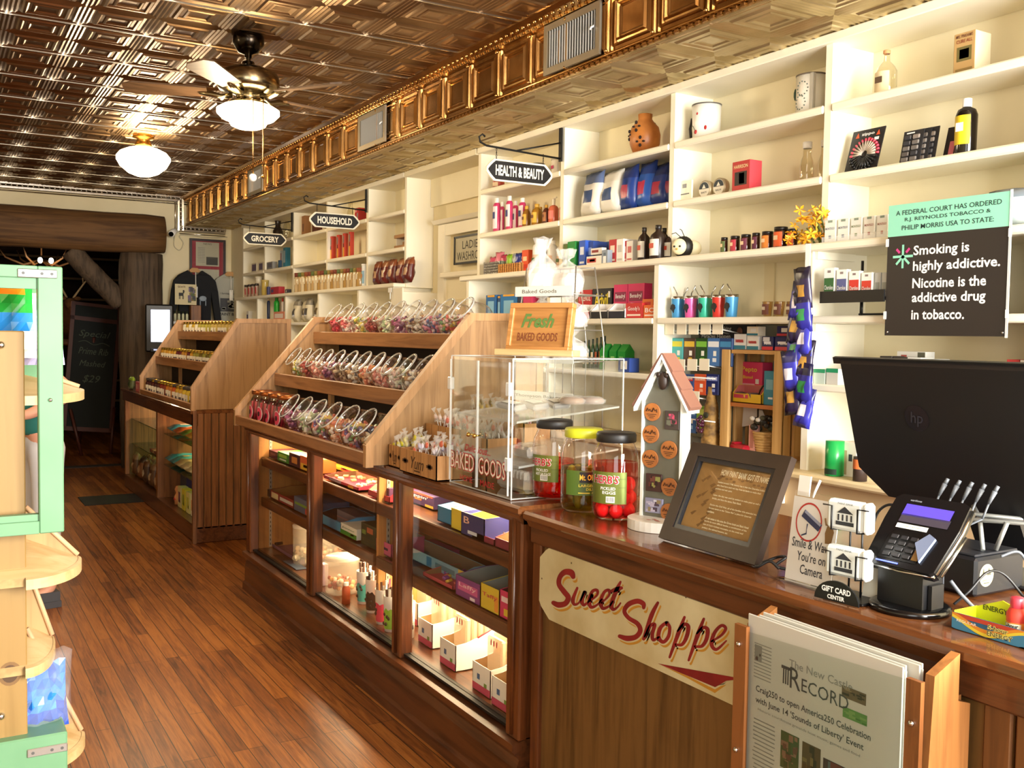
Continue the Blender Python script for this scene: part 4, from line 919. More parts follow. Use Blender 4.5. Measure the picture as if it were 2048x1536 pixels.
for i, (x, y, nm, l1, l2, az, kind) in enumerate(((1.745, 2.665, 'large jar of pickled sausage in red brine with a black lid', 'PICKLED', 'HOT SAUSAGE', -.55, 0), (1.73, 2.476, 'large jar of green dill pickles with a yellow lid', 'LARGE', 'DILLS', .05, 1), (1.745, 2.33, 'large jar of pink pickled eggs with a black lid', 'PICKLED', 'EGGS', -.35, 2))):
    t = pickle(nm, 'pickle_jar', (x, y, .966 if kind else .9765), None, mat('#1c1a1a', .45) if kind != 1 else mat('#c9cf2e', .4), None, None, None, 0)
    lv = (.145, .135, .165)[kind]
    if kind == 0:
        b = MB(glass('#ff6a58', boost=.4)); b.lathe([(0, .006), (.06, .006), (.066, .03), (.066, .125), (0, .125)], 22); b.build('brine', t)
        b = MB(mat('#d8281f', .35)); RR = random.Random(2)
        for k in range(12): a = RR.uniform(0, 6.28); q = RR.uniform(.02, .045); b.tube([(q*math.cos(a), q*math.sin(a), .015), (q*math.cos(a+.5), q*math.sin(a+.5), .07)], .011, 8)
        c = b.build('sausage', t)
    elif kind == 1:
        b = MB(LIQO); b.lathe([(0, .006), (.06, .006), (.066, .03), (.066, lv), (0, lv)], 22); b.build('brine', t)
        b = MB(mat('#8f8c2c', .4)); RR = random.Random(3)
        for k in range(22): a = RR.uniform(0, 6.28); q = RR.uniform(.02, .046); b.ball((q*math.cos(a), q*math.sin(a), RR.uniform(.03, .125)), .017, 8, 6, 1, 1, 1.7)
        c = b.build('pickle', t)
    else:
        b = MB(glass('#ff9a90', boost=.4)); b.lathe([(0, .006), (.06, .006), (.066, .03), (.066, lv), (0, lv)], 22); b.build('brine', t)
        b = MB(mat('#f05a7e', .3)); RR = random.Random(4)
        for z, n in ((.026, 6), (.062, 6), (.098, 5)):
            for k in range(n): a = AV+2*PI*(k+.5*(z > .05))/n; b.ball((.043*math.cos(a), .043*math.sin(a), z), .0205, 10, 7, 1, 1, 1.1)
        c = b.build('egg', t)
    c['kind'] = 'stuff'
    b = MB(); a = AV+az
    z0, z1 = ((.058, .143), (.055, .13), (.05, .143))[kind]
    label_arc(b, R_, z0, z1, a-.9, a+.75, LAB if kind != 1 else mat('#4f6a24', .4), .0008)
    if kind != 1:
        arc_text(b, "HERB'S", R_, a-.18, z1-.022, .085, .026, WI, .0012, .05, .1); arc_text(b, "HERB'S", R_, a-.18, z1-.022, .080, .024, REDI, .0016, .02, .1)
        arc_text(b, l1, R_, a-.05, z1-.048, .045, .009, WI, .0013, .02); arc_text(b, l2, R_, a+.0, z1-.060, .040 if kind else .055, .009, WI, .0013, .02)
        label_arc(b, R_, z0+.004, z0+.022, a-.12, a+.25, WI, .0012, 4)
        for k in range(7): label_arc(b, R_, z0+.007, z0+.02, a-.08+.045*k, a-.062+.045*k, INKG, .0016, 1)
        for zz in (z1-.02, z1-.045): label_arc(b, R_, zz, zz+.001, a+.4, a+.7, DKG, .0012, 3)
    else:
        label_arc(b, R_, z1-.036, z1-.004, a-.25, a+.6, BLACK, .0012, 6); arc_text(b, 'Mt. Olive', R_, a+.15, z1-.02, .055, .018, ink('#e8dc4a'), .0016, .02)
        arc_text(b, l1, R_, a+.0, z1-.045, .04, .008, ink('#e8dc4a'), .0013, .02); arc_text(b, l2, R_, a+.25, z1-.056, .03, .008, ink('#e8dc4a'), .0013, .02)
        label_arc(b, R_, z0+.006, z0+.009, a-.3, a+.2, ink('#e8dc4a'), .0012, 4)
    b.build('label', t, norm=False)
# ------------------------------------------------------------------ magnet house
t = thing('magnet_display', 'white birdhouse-shaped magnet display with a shingled roof', 'display', (1.765, 2.145, .966), math.radians(-66))
b = MB(mat('#efece4', .4)); b.prism([(.09*math.cos(a)-.0, -.005-.085*math.sin(a)) for a in [PI*k/16 for k in range(17)]] + [(-.09, .055), (.09, .055)], 'z', 0, .028); b.build('base', t)
b = MB(mat('#c96a5a', .6))
for k, (dx, dy) in enumerate(((-.01, -.05), (.012, -.045), (.0, -.035), (.022, -.055))): b.disc((dx, dy, .0286), .008, (1, 0, 0), (0, 1, 0), 8, .004)
b.build('printed_emblem', t, norm=False)
HW, HH = .064, .36
b = MB(mat('#e9ece6', .4)); 
for s in (-1, 1): b.box(s*HW, s*(HW-.008), -.002, .05, .028, HH)
b.prism([(-HW, HH), (0, HH+.115), (0, HH+.104), (-HW+.008, HH-.004)], 'y', -.002, .05); b.prism([(HW, HH), (0, HH+.115), (0, HH+.104), (HW-.008, HH-.004)], 'y', -.002, .05); b.build('frame', t)
b = MB(noisy('#77766c', '#6a6a60', 8, .4, 0, metal=.5)); b.prism([(-HW+.008, .028), (HW-.008, .028), (HW-.008, HH-.004), (0, HH+.104), (-HW+.008, HH-.004)], 'y', .004, .05); b.build('metal_panel', t)
b = MB(mat('#e9ece6', .4)); SH = mat('#7d5546', .75)
L = math.hypot(HW+.02, .148)
for s in (-1, 1):
    b.m(mat('#e9ece6', .4)); b.prism([(0, HH+.128), (0, HH+.116), (s*(HW+.02), HH-.034), (s*(HW+.02), HH-.022)], 'y', -.014, .062); b.m(SH)
    for k in range(3):
        f0, f1 = k/3, (k+1)/3+.02; xa, za = s*(HW+.02)*f0, HH+.128-.150*f0; xb, zb = s*(HW+.02)*f1, HH+.128-.150*f1
        b.prism([(xa, za), (xa+s*.003, za+.004), (xb+s*.005, zb+.009), (xb, zb)], 'y', -.012, .064)
b.build('roof', t)
for i, (mx, mz) in enumerate(((-.03, .325), (-.033, .262), (-.033, .192), (.022, .222), (.026, .118), (.026, .046))):
    mg = MB(noisy('#a8672e', '#96582a', 20, .6)); mg.T = Matrix.Translation((mx*1.05, -.003, mz)); 
    n = 22; A = [mg.v((.0245*math.cos(2*PI*k/n), 0, .0255*math.sin(2*PI*k/n))) for k in range(n)]; B = [mg.v((.0245*math.cos(2*PI*k/n), .007, .0255*math.sin(2*PI*k/n))) for k in range(n)]
    mg.f(A[::-1]); mg.f(B)
    for k in range(n): mg.f([A[k], A[(k+1) % n], B[(k+1) % n], B[k]], True)
    mg.m(mat('#4a2c14', .7)); mg.tube([(-.017, -.0006, .002), (-.013, -.0006, .011), (-.009, -.0006, .003), (-.006, -.0006, .008), (-.001, -.0006, .001)], .0014, 4); mg.tube([(.001, -.0006, .001), (.006, -.0006, .012), (.011, -.0006, .004), (.015, -.0006, .008), (.017, -.0006, 0)], .0017, 4); mg.rect((0, -.0004, -.006), UL, VL, .030, .0018); mg.rect((0, -.0004, -.011), UL, VL, .022, .0018); mg.rect((0, -.0004, -.016), UL, VL, .013, .0018)
    o = mg.build('wooden_magnet', None); o.parent = t; o['label'] = 'round wooden magnet burned with a mountain mark'
b = MB(mat('#2a1c14', .5)); b.ball((0, -.004, .415), .02, 10, 7, .85, .5, 1.3); b.ball((-.012, -.008, .432), .008, 8, 5, 1, .6, 1); b.ball((.013, -.008, .43), .008, 8, 5, 1, .6, 1); b.tube([(.014, -.008, .437), (.020, -.010, .447)], .003, 6); b.m(mat('#d9d2b8', .5)); b.ball((.018, -.013, .440), .004, 6, 4); b.build('bison_magnet', t)
def photo_magnet(x, z, w, h, base, spots, seed):
    R = random.Random(seed); b = MB(ink(base)); b.box(x-w/2, x+w/2, -.001, .004, z-h/2, z+h/2, .001)
    for k in range(14): b.m(ink(R.choice(spots))); b.rect((x+R.uniform(-.3, .3)*w, -.001, z+R.uniform(-.35, .35)*h), UL, VL, w*R.uniform(.1, .35), h*R.uniform(.1, .3), off=.0004+.00003*k)
    o = b.build('photo_magnet', t, norm=False)
photo_magnet(.03, .305, .044, .052, '#3a2f2a', ['#b8405a', '#2a241f', '#5a5a4a', '#7a3a4a'], 1); photo_magnet(-.022, .125, .05, .05, '#3f2320', ['#5a2a26', '#8a8a4a', '#2a1614', '#6a3a30'], 2); photo_magnet(-.02, .06, .056, .042, '#8a8aa6', ['#6a3a3a', '#c9c9d6', '#8a7a5a', '#4a3a4a', '#b0a8c0'], 3)
# ------------------------------------------------------------------ framed history
t = thing('picture_frame', 'dark brown frame holding a printed town history, leaning back', 'frame', (1.648, 1.832, .975), FACE, rot=(-math.radians(24), 0, FACE))
W_, H_, K = .352, .272, .036
b = MB(noisy('#3a2c22', '#2e221a', 9, .35)); 
for s in (-1, 1):
    x0, x1 = s*W_/2, s*(W_/2-K); b.prism([(x0, 0), (x0, H_), (x1, H_-K), (x1, K)], 'y', 0, .02)
b.prism([(-W_/2, 0), (W_/2, 0), (W_/2-K, K), (-W_/2+K, K)], 'y', 0, .02); b.prism([(-W_/2, H_), (-W_/2+K, H_-K), (W_/2-K, H_-K), (W_/2, H_)], 'y', 0, .02); b.build('frame', t)
b = MB(mat('#23262c', .25))
k2 = K+.012
for s in (-1, 1): b.prism([(s*(W_/2-K), K), (s*(W_/2-K), H_-K), (s*(W_/2-k2), H_-k2), (s*(W_/2-k2), k2)], 'y', .004, .018)
b.prism([(-W_/2+K, K), (W_/2-K, K), (W_/2-k2, k2), (-W_/2+k2, k2)], 'y', .004, .018); b.prism([(-W_/2+K, H_-K), (-W_/2+k2, H_-k2), (W_/2-k2, H_-k2), (W_/2-K, H_-K)], 'y', .004, .018); b.build('inner_moulding', t)
b = MB(noisy('#a8834c', '#8f6d3c', 10, .5)); b.quad((-W_/2+k2, .016, k2), (W_/2-k2, .016, k2), (W_/2-k2, .016, H_-k2), (-W_/2+k2, .016, H_-k2))
b.m(ink('#7a5a30')); R = random.Random(5)
for k in range(16): a = R.uniform(-.11, -.05); b.prism([(a, .06+.009*k), (a+.012, .068+.009*k), (a+.02, .064+.009*k+R.uniform(0, .01)), (a+.008, .055+.009*k)], 'y', .0155, .016)
for k in range(14): b.disc((-.05+.014*k, .0155, .192+R.uniform(-.006, .006)), .006, (1, 0, 0), (0, 0, 1), 8, .003)
CI = ink('#efe6c4'); b.text('HOW PAINT BANK GOT ITS NAME', (.035, .0155, .207), UL, VL, .165, .016, CI, bold=.02)
rows = ['Settled around 1748, history has it that the Cherokee Indians', 'who lived here used red clay from its banks to make their', 'pottery and war paint.', '', 'Later, the clay was used by settlers to make paint as well as', 'bricks, and thus the name, Paint Bank.', '', 'During the Civil War, all of the families girls attended the', 'famous tavern in the "Union Flag", a place for Quarrels', 'soldiers.', '', 'A real estate in the area the Grove hotel and Bank Hotel', 'fought its most difficult battles, a combination of the', 'one of Craig\'s highest mountains, on the creek trail', 'pottery, the railroad became, etc.']
for i, s_ in enumerate(rows):
    if s_: b.text(s_, (.034, .0155, .180-.0095*i), UL, VL, .17*len(s_)/62, .0055, CI, bold=.02, align='l') if 0 else b.text(s_, (-.048+.17*len(s_)/124, .0155, .180-.0088*i), UL, VL, .17*len(s_)/62, .0058, CI, bold=.03)
b.build('printed_page', t, norm=False)
b = MB(GL); b.quad((-W_/2+k2, .012, k2), (W_/2-k2, .012, k2), (W_/2-k2, .012, H_-k2), (-W_/2+k2, .012, H_-k2)); b.build('glass', t, norm=False)
b = MB(BLACK); b.box(-W_/2+.01, W_/2-.01, .02, .024, .01, H_-.01); b.prism([(.024, .20), (.03, .20), (.135, .06), (.12, .052)], 'x', -.04, .04); b.build('easel_back', t)
# ------------------------------------------------------------------ "smile" notice, gift card stand
t = thing('camera_notice', 'clear acrylic stand with a notice showing a red circled camera', 'sign', (1.640, 1.49, .966), FACE, rot=(-.13, 0, FACE+.03)); w, h = .125, .188
b = MB(GL_T); b.box(-w/2-.002, w/2+.002, .003, .005, 0, h+.012); b.box(-w/2-.002, w/2+.002, -.025, .05, 0, .003); b.build('acrylic_holder', t)
b = MB(mat('#d9d6d0', .6)); b.box(-w/2, w/2, 0, .002, .004, h)
cx, cz = -.014, h-.052
b.m(ink('#b0302c')); n = 32
for k in range(n):
    a0, a1 = 2*PI*k/n, 2*PI*(k+1)/n; b.quad(*[(cx+r*math.cos(a)*.84, -.0006, cz+r*math.sin(a)) for r, a in ((.039, a0), (.039, a1), (.043, a1), (.043, a0))])
b.m(ink('#2c3354')); b.T = Matrix.Translation((cx+.006, 0, cz+.006)) @ Matrix.Rotation(math.radians(28), 4, 'Y'); b.box(-.026, .03, -.0012, -.0006, -.009, .009); b.m(ink('#8f96ac')); b.box(-.024, .028, -.0016, -.0012, .003, .009); b.m(ink('#2c3354')); b.T = None
b.prism([(cx-.004, cz-.004), (cx-.001, cz-.004), (cx-.004, cz-.024), (cx-.016, cz-.03), (cx-.016, cz-.033), (cx-.002, cz-.027)], 'y', -.0012, -.0006)
for i, s_ in enumerate(('Smile & Wave', "You're on", 'Camera')): b.text(s_, (-.0+.004*i, 0, .088-.028*i), UL, VL, (.106, .078, .062)[i], .021, ink('#3a3a40'), bold=.01)
b.m(ink('#7a5c34')); b.prism([(.036, .098), (.052, .10), (.056, .125), (.05, .14), (.038, .138), (.033, .12)], 'y', -.0012, -.0006); b.tube([(.03, -.001, .152), (.034, -.001, .138), (.05, -.001, .14), (.058, -.001, .155)], .002, 5); b.build('notice', t, norm=False)
b = MB(WHITE); b.box(-.062, -.03, .008, .012, .19, .235); b.tube([(-.02, .01, .19), (-.015, .01, .205), (-.005, .01, .23)], .003, 6); b.build('hanging_hook', t)
t = thing('gift_card_stand', 'black wire stand holding two gift card packs', 'stand', (1.63, 1.365, .966), FACE+.12)
b = MB(BLACK); b.box(-.045, .05, -.03, .06, 0, .005, .002); b.prism([(.052*math.cos(a), .002+.043*math.sin(a)) for a in [PI*k/14 for k in range(15)]], 'y', -.048, -.044); b.build('base_plate', t)
b = MB(WHITE); b.text('GIFT CARD', (0, -.048, .026), UL, VL, .068, .012, bold=.03); b.text('CENTER', (0, -.048, .011), UL, VL, .04, .009, bold=.03); b.build('lettering', t, norm=False)
b = MB(BLACK)
for x in (-.016, .012): b.tube([(x, .02, 0), (x, .02, .20)], .0024, 6)
for z in (.052, .148):
    b.tube([(-.056, -.02, z+.045), (-.034, -.022, z+.045), (-.034, -.022, z-.004), (-.034, .012, z-.008), (.026, .012, z-.008), (.026, -.022, z-.004), (.026, -.022, z+.045), (.05, -.02, z+.045)], .002, 6)
b.build('wire_frame', t)
for i, z in enumerate((.048, .144)):
    g = thing('gift_card_pack', ('lower', 'upper')[i] + ' white gift card pack printed with a shop front', 'gift card', (1.63, 1.365, .966), FACE+.12, 'gift card packs')
    b = MB(mat('#dfe6e2', .4)); b.box(-.05, .034, -.018, .008, z, z+.062, .006); b.m(mat('#f2f4f2', .4)); b.box(.034, .05, -.019, .009, z-.001, z+.063, .006); b.build('card_pack', g)
    b = MB(ink('#30343a')); b.prism([(-.024, z+.036), (-.006, z+.050), (.014, z+.036)], 'y', -.0188, -.0182)
    for k in range(4): b.rect((-.02+.01*k, -.0182, z+.027), UL, VL, .004, .013)
    b.rect((-.005, -.0182, z+.015), UL, VL, .042, .008); b.text('PAINT BANK', (-.004, -.0182, z+.056), UL, VL, .036, .004); b.build('printed_emblem', g, norm=False)
t = thing('small_notice', 'yellow handwritten card standing behind the gift cards', 'sign', (1.735, 1.36, .966), FACE+.1, rot=(-.2, 0, FACE+.1))
b = MB(ink('#d6c878')); b.box(-.03, .03, 0, .002, .0, .13); b.m(INKG)
for i, s_ in enumerate(('I am thankful', 'for all', 'friendly', 'customers')): b.text(s_, (0, 0, .115-.014*i), UL, VL, .036, .008)
b.build('card', t, norm=False)
t = thing('small_notice', 'white card with red lettering beside the card terminal', 'sign', (1.672, 1.318, .966), FACE+.2, rot=(-.22, 0, FACE+.2))
b = MB(ink('#e6e1cf')); b.box(-.045, .04, 0, .002, 0, .085); b.m(ink('#b8402e')); b.text('UP 2U', (.0, 0, .075), UL, VL, .05, .012, bold=.02)
for i, s_ in enumerate(('YOU', "CAN'T BUY", 'HAPPY', 'PRODUCTS')): b.text(s_, (.01, 0, .056-.010*i), UL, VL, .034, .007)
b.build('card', t, norm=False)
# ------------------------------------------------------------------ card terminal
t = thing('card_terminal', 'black card payment terminal tilted on a round pedestal', 'card terminal', (1.685, 1.262, .966), FACE+.06)
b = MB(BLACK_G); b.lathe([(0, 0), (.078, 0), (.078, .008), (.070, .013), (0, .014)], 30); b.build('foot', t)
b = MB(mat('#121214', .4)); b.prism([(-.05, -.036), (.05, -.036), (.05, .03), (-.05, .03)], 'z', .012, .098); b.box(.052, .06, -.02, .02, .012, .06); b.build('pedestal', t)
TT = Matrix.Translation((0, -.042, .092)) @ Matrix.Rotation(math.radians(48), 4, 'X')      # local plane: x right, y up the face, z out
b = MB(mat('#141416', .25)); b.T = TT
P = [(-.076, .0), (-.07, -.006), (.07, -.006), (.078, .0), (.086, .10), (.084, .158), (.07, .165), (-.066, .165), (-.078, .155), (-.080, .10)]
b.prism(P, 'z', -.022, .004); b.build('body', t)
b = MB(CHROME); b.T = TT; b.tube([(.079, .0, -.006), (.088, .10, -.006), (.086, .155, -.006)], .0035, 8); b.tube([(.083, .004, -.016), (.092, .10, -.016)], .003, 8); b.tube([(.076, -.004, -.008), (.0, -.008, -.008), (-.072, -.004, -.008)], .0025, 6); b.build('chrome_trim', t)
b = MB(mat('#5a4ad0', .3, emit=.5)); b.T = TT; b.rect((.006, .128, .0045), (1, 0, 0), (0, 1, 0), .105, .028); b.m(mat('#4a4452', .3)); b.rect((.008, .108, .0045), (1, 0, 0), (0, 1, 0), .108, .020); b.build('screen', t, norm=False)
b = MB(WHITE); b.T = TT; b.rect((-.01, .088, .005), (1, 0, 0), (0, 1, 0), .07, .011); b.m(INKL); b.text('CHIP TAP PAY', (-.01, .088, .0052), (1, 0, 0), (0, 1, 0), .04, .004); b.m(ink('#b8c0d0')); b.text('verifone', (-.03, .152, .0045), (1, 0, 0), (0, 1, 0), .026, .005); b.build('sticker', t, norm=False)
b = MB(mat('#08080a', .35)); b.T = TT; b.prism([(-.05, .008), (.035, .008), (.03, .06), (.02, .078), (-.04, .078), (-.05, .06)], 'z', .004, .0052); b.m(mat('#2a2a2e', .4))
for r in range(4):
    for c in range(3): b.box(-.042+.022*c, -.026+.022*c, .014+.014*r, .023+.014*r, .005, .008, .001)
b.m(mat('#7a5a2a', .4)); b.box(.022, .036, .014, .04, .005, .007, .001); b.build('keypad', t)
b = MB(mat('#7a87a6', .3)); b.T = TT; b.prism([(.042, .012), (.052, .07), (.036, .078), (.016, .052)], 'z', .004, .010); b.build('reader_shield', t)
b = MB(mat('#5a6aff', .3, emit=3.)); b.T = TT; b.rect((-.025, .001, .0045), (1, 0, 0), (0, 1, 0), .05, .003); b.build('status_light', t, norm=False)
# ------------------------------------------------------------------ monitor, printer, cables, energy shots
t = thing('monitor', 'large black all-in-one monitor seen from behind', 'monitor', (1.905, 1.36, 1.452), FACE)
MT = Matrix.Rotation(math.radians(17), 4, 'X')       # local: x right, -z down the back, front (back shell) toward -y
b = MB(mat('#131316', .45)); b.T = MT
mw, mh = .60, .345
b.prism([(-mw/2, 0), (mw/2, 0), (mw/2, -mh*.8), (mw/2-.06, -mh), (-mw/2+.08, -mh), (-mw/2, -mh*.8)], 'y', .014, .03); 
A = [(-mw/2, 0), (mw/2, 0), (mw/2, -mh*.8), (mw/2-.06, -mh), (-mw/2+.08, -mh), (-mw/2, -mh*.8)]
B = [(x*.94, z*.97-.006) for x, z in A]
va = [b.v((x, .014, z)) for x, z in A]; vb = [b.v((x, -.006, z)) for x, z in B]; b.f(vb)
for i in range(6): b.f([va[i], va[(i+1) % 6], vb[(i+1) % 6], vb[i]])
b.box(-mw/2-.02, mw/2, .012, .022, -.012, .004); b.build('shell', t)
b = MB(mat('#1d1d22', .2)); b.T = MT; b.disc((-.09, -.0068, -.13), .032, (1, 0, 0), (0, 0, 1), 28); b.m(mat('#34343c', .25)); b.text('hp', (-.09, -.0070, -.132), UL, VL, .034, .036, shear=.2, bold=.01); b.build('logo', t, norm=False)
b = MB(mat('#1a1a1c', .4)); b.T = MT; b.prism([(.02, -.2), (.06, -.2), (.12, -.48), (.08, -.48)], 'x', -.05, .08); b.build('stand_arm', t)
b = MB(mat('#1a1a1c', .4)); b.box(-.12, .14, .12, .30, -.486, -.476, .004); b.build('stand_foot', t)
t = thing('receipt_printer', 'black receipt printer with a round cream sticker', 'printer', (1.872, 1.245, .966))
b = MB(mat('#1b1c20', .4)); b.box(0, .17, 0, .16, .002, .084, .006); b.build('case', t)
b = MB(mat('#2a2b30', .4)); b.box(.01, .16, .01, .15, .084, .089, .002); b.build('top_cover', t)
b = MB(ink('#d9cf96')); b.disc((.035, -.0008, .046), .024, (1, 0, 0), (0, 0, 1), 28); b.m(ink('#4a4a3a')); b.prism([(.020, .048), (.024, .062), (.028, .048)], 'y', -.0016, -.001); b.prism([(.036, .046), (.042, .062), (.05, .046)], 'y', -.0016, -.001); b.text('General Store', (.035, -.0009, .037), UX, UPZ, .03, .005); b.rect((.035, -.0009, .030), UX, UPZ, .02, .002); b.build('round_sticker', t, norm=False)
GREYC = mat('#5f646a', .45); BLKC = mat('#1a1a1c', .45)
def cable(lab, pts, r, m, name='cable', grp=None):
    b = MB(m); b.tube(spline(pts, 8), r, 8); return tag(b.build(name), lab, 'cable', grp)
zc = .970
cable('grey power cord curling from the card terminal toward the printer', [(1.73, 1.205, 1.03), (1.74, 1.18, 1.0), (1.76, 1.15, .975), (1.83, 1.12, .975), (1.86, 1.10, .975)], .004, GREYC)
cable('black cord looping in front of the receipt printer', [(1.78, 1.23, zc), (1.80, 1.21, 1.0), (1.84, 1.20, 1.035), (1.88, 1.19, 1.03), (1.90, 1.16, .99), (1.87, 1.12, zc)], .0028, BLKC)
cable('grey cord arching over the round sticker', [(1.90, 1.21, 1.06), (1.93, 1.19, 1.07), (1.955, 1.18, 1.03), (1.95, 1.16, .975)], .003, GREYC)
cable('tangled black cord beside the picture frame', [(1.67, 1.60, .976), (1.66, 1.62, .99), (1.645, 1.64, .975), (1.66, 1.66, .972), (1.70, 1.64, .99), (1.69, 1.60, 1.0), (1.67, 1.61, .98), (1.70, 1.58, .975), (1.75, 1.60, .985)], .0035, BLKC)
cable('black cord hoop behind the gift cards', [(1.76, 1.42, 1.09), (1.765, 1.41, 1.13), (1.77, 1.385, 1.15), (1.78, 1.36, 1.14), (1.78, 1.34, 1.10)], .003, BLKC)
for i in range(5):
    y = 1.30-.028*i; cable('grey cable plug, %s in the fan behind the card terminal' % ORD[i], [(1.80, y+.004, 1.15), (1.815, y, 1.18), (1.83, y-.008, 1.205-.004*i)], [.0022]*9+[.0022]*8, GREYC) if 0 else None
    b = MB(GREYC); x, z0 = 1.80, 1.15
    b.tube([(x, y, z0), (x+.012, y-.004, z0+.03)], .0022, 6); b.tube([(x+.012, y-.004, z0+.03), (x+.022, y-.010, z0+.055)], [.003, .0055], 8); b.tube([(x+.022, y-.010, z0+.055), (x+.027, y-.013, z0+.066)], .004, 6)
    b.tube([(x, y, z0), (x-.004, 1.27, z0-.05), (1.80, 1.27, .98)], .002, 6); tag(b.build('cable_plug'), 'grey cable plug, %s in the fan behind the card terminal' % ORD[i], 'cable', 'cable plugs behind the terminal')
t = thing('wire_easel', 'pale grey wire stand on top of the receipt printer', 'stand', (0, 0, 0))
b = MB(mat('#a9aca8', .35, .6))
for pts in ([(1.93, 1.27, 1.058), (1.96, 1.30, 1.12), (1.98, 1.33, 1.14)], [(1.96, 1.26, 1.058), (1.965, 1.24, 1.12)], [(1.90, 1.34, 1.12), (2.0, 1.2, 1.12), (2.03, 1.15, 1.105)], [(1.92, 1.34, 1.13), (2.03, 1.19, 1.125)]): b.tube(pts, .005, 8)
b.build('wire', t)
t = thing('energy_shot_box', 'rainbow display carton of small energy drink bottles', 'box', (1.643, 1.045, .966), FACE)
w, d = .185, .07
b = MB(ink('#2f5f80')); b.box(-w/2, w/2, 0, .002, 0, .031); b.box(-w/2, w/2, 0, d, 0, .002); b.box(-w/2, -w/2+.002, 0, d, 0, .031); b.box(w/2-.002, w/2, 0, d, 0, .031)
b.m(ink('#d9e020')); b.prism([(-w/2, .002), (-w/2, .032), (-w/2+.055, .056), (-w/2+.075, .05), (w/2, .05), (w/2, .002)], 'y', d-.002, d); b.box(-w/2+.0022, -w/2+.003, .002, d, .002, .034)
def wave(c, a0, th, off):
    b.m(ink(c)); pr = None
    for k in range(25):
        s = k/24; x = -w/2+w*s; z = a0(s); q = (b.v((x, -off, max(.0005, z-th))), b.v((x, -off, min(.0308, z))))
        if pr: b.f([pr[0], q[0], q[1], pr[1]])
        pr = q
wave('#b8402a', lambda s: .031, .008, .0004); wave('#d98a2a', lambda s: .024-.010*math.sin(s*7-1), .007, .0006); wave('#e0c83a', lambda s: .018-.011*math.sin(s*7-1), .006, .0008); wave('#3f7fa0', lambda s: .012-.012*math.sin(s*7-1), .02, .001)
b.text('5-hour', (.0, -.0012, .021), UL, VL, .04, .010, ink('#f4e88a'), bold=.08); b.text('ENERGY', (.004, -.0012, .010), UL, VL, .05, .009, ink('#f4e88a'), bold=.08)
b.text('5-hour', (.0, -.0018, .021), UL, VL, .038, .009, BLACK, bold=.0); b.text('ENERGY', (.004, -.0018, .010), UL, VL, .048, .0085, BLACK, bold=.0); b.text('REGULAR', (-.062, -.0012, .018), UL, VL, .04, .005, WI); b.text('BERRY', (.07, -.0012, .016), UL, VL, .03, .008, WI, bold=.03)
b.text('ENERGY', (-.05, d-.0025, .036), UL, VL, .05, .010, ink('#3a3a10'), bold=.02, off=.001); b.build('carton', t, norm=False)
bt = None
for i, (x, y) in enumerate(((.012, .034), (.052, .034), (.078, .05))):
    lab = 'red capped energy shot bottle, %s in the rainbow carton' % ORD[i]; loc = (1.643+y, 1.045-x, .969)
    if bt: dup(bt, loc, FACE, lab); continue
    bt = thing('energy_shot_bottle', lab, 'bottle', loc, FACE, 'energy shot bottles')
    b = MB(ink('#c8402e')); b.lathe([(0, 0), (.016, 0), (.0175, .004), (.0175, .02)], 16); b.m(ink('#e8862e')); b.lathe([(.0175, .02), (.0175, .032)], 16); b.m(ink('#d8402e')); b.lathe([(.0175, .032), (.0175, .046), (.012, .056), (.010, .058)], 16); b.build('bottle', bt)
    b = MB(mat('#c83848', .35)); b.lathe([(.0115, .057), (.0118, .058), (.0118, .074), (.010, .076), (0, .076)], 16); b.build('cap', bt)
    b = MB(); label_arc(b, .0176, .004, .030, -PI/2-1, -PI/2+1, ink('#f0e8c8'), .0003, 8); label_arc(b, .0176, .004, .012, -PI/2-.5, -PI/2+1, ink('#3a7ad0'), .0005, 6)
    arc_text(b, '5-hour', .0176, -PI/2, .026, .026, .009, BLACK, .0008, .02); arc_text(b, 'ENERGY', .0176, -PI/2+.1, .017, .028, .007, BLACK, .0008, .02); b.build('label', bt, norm=False)
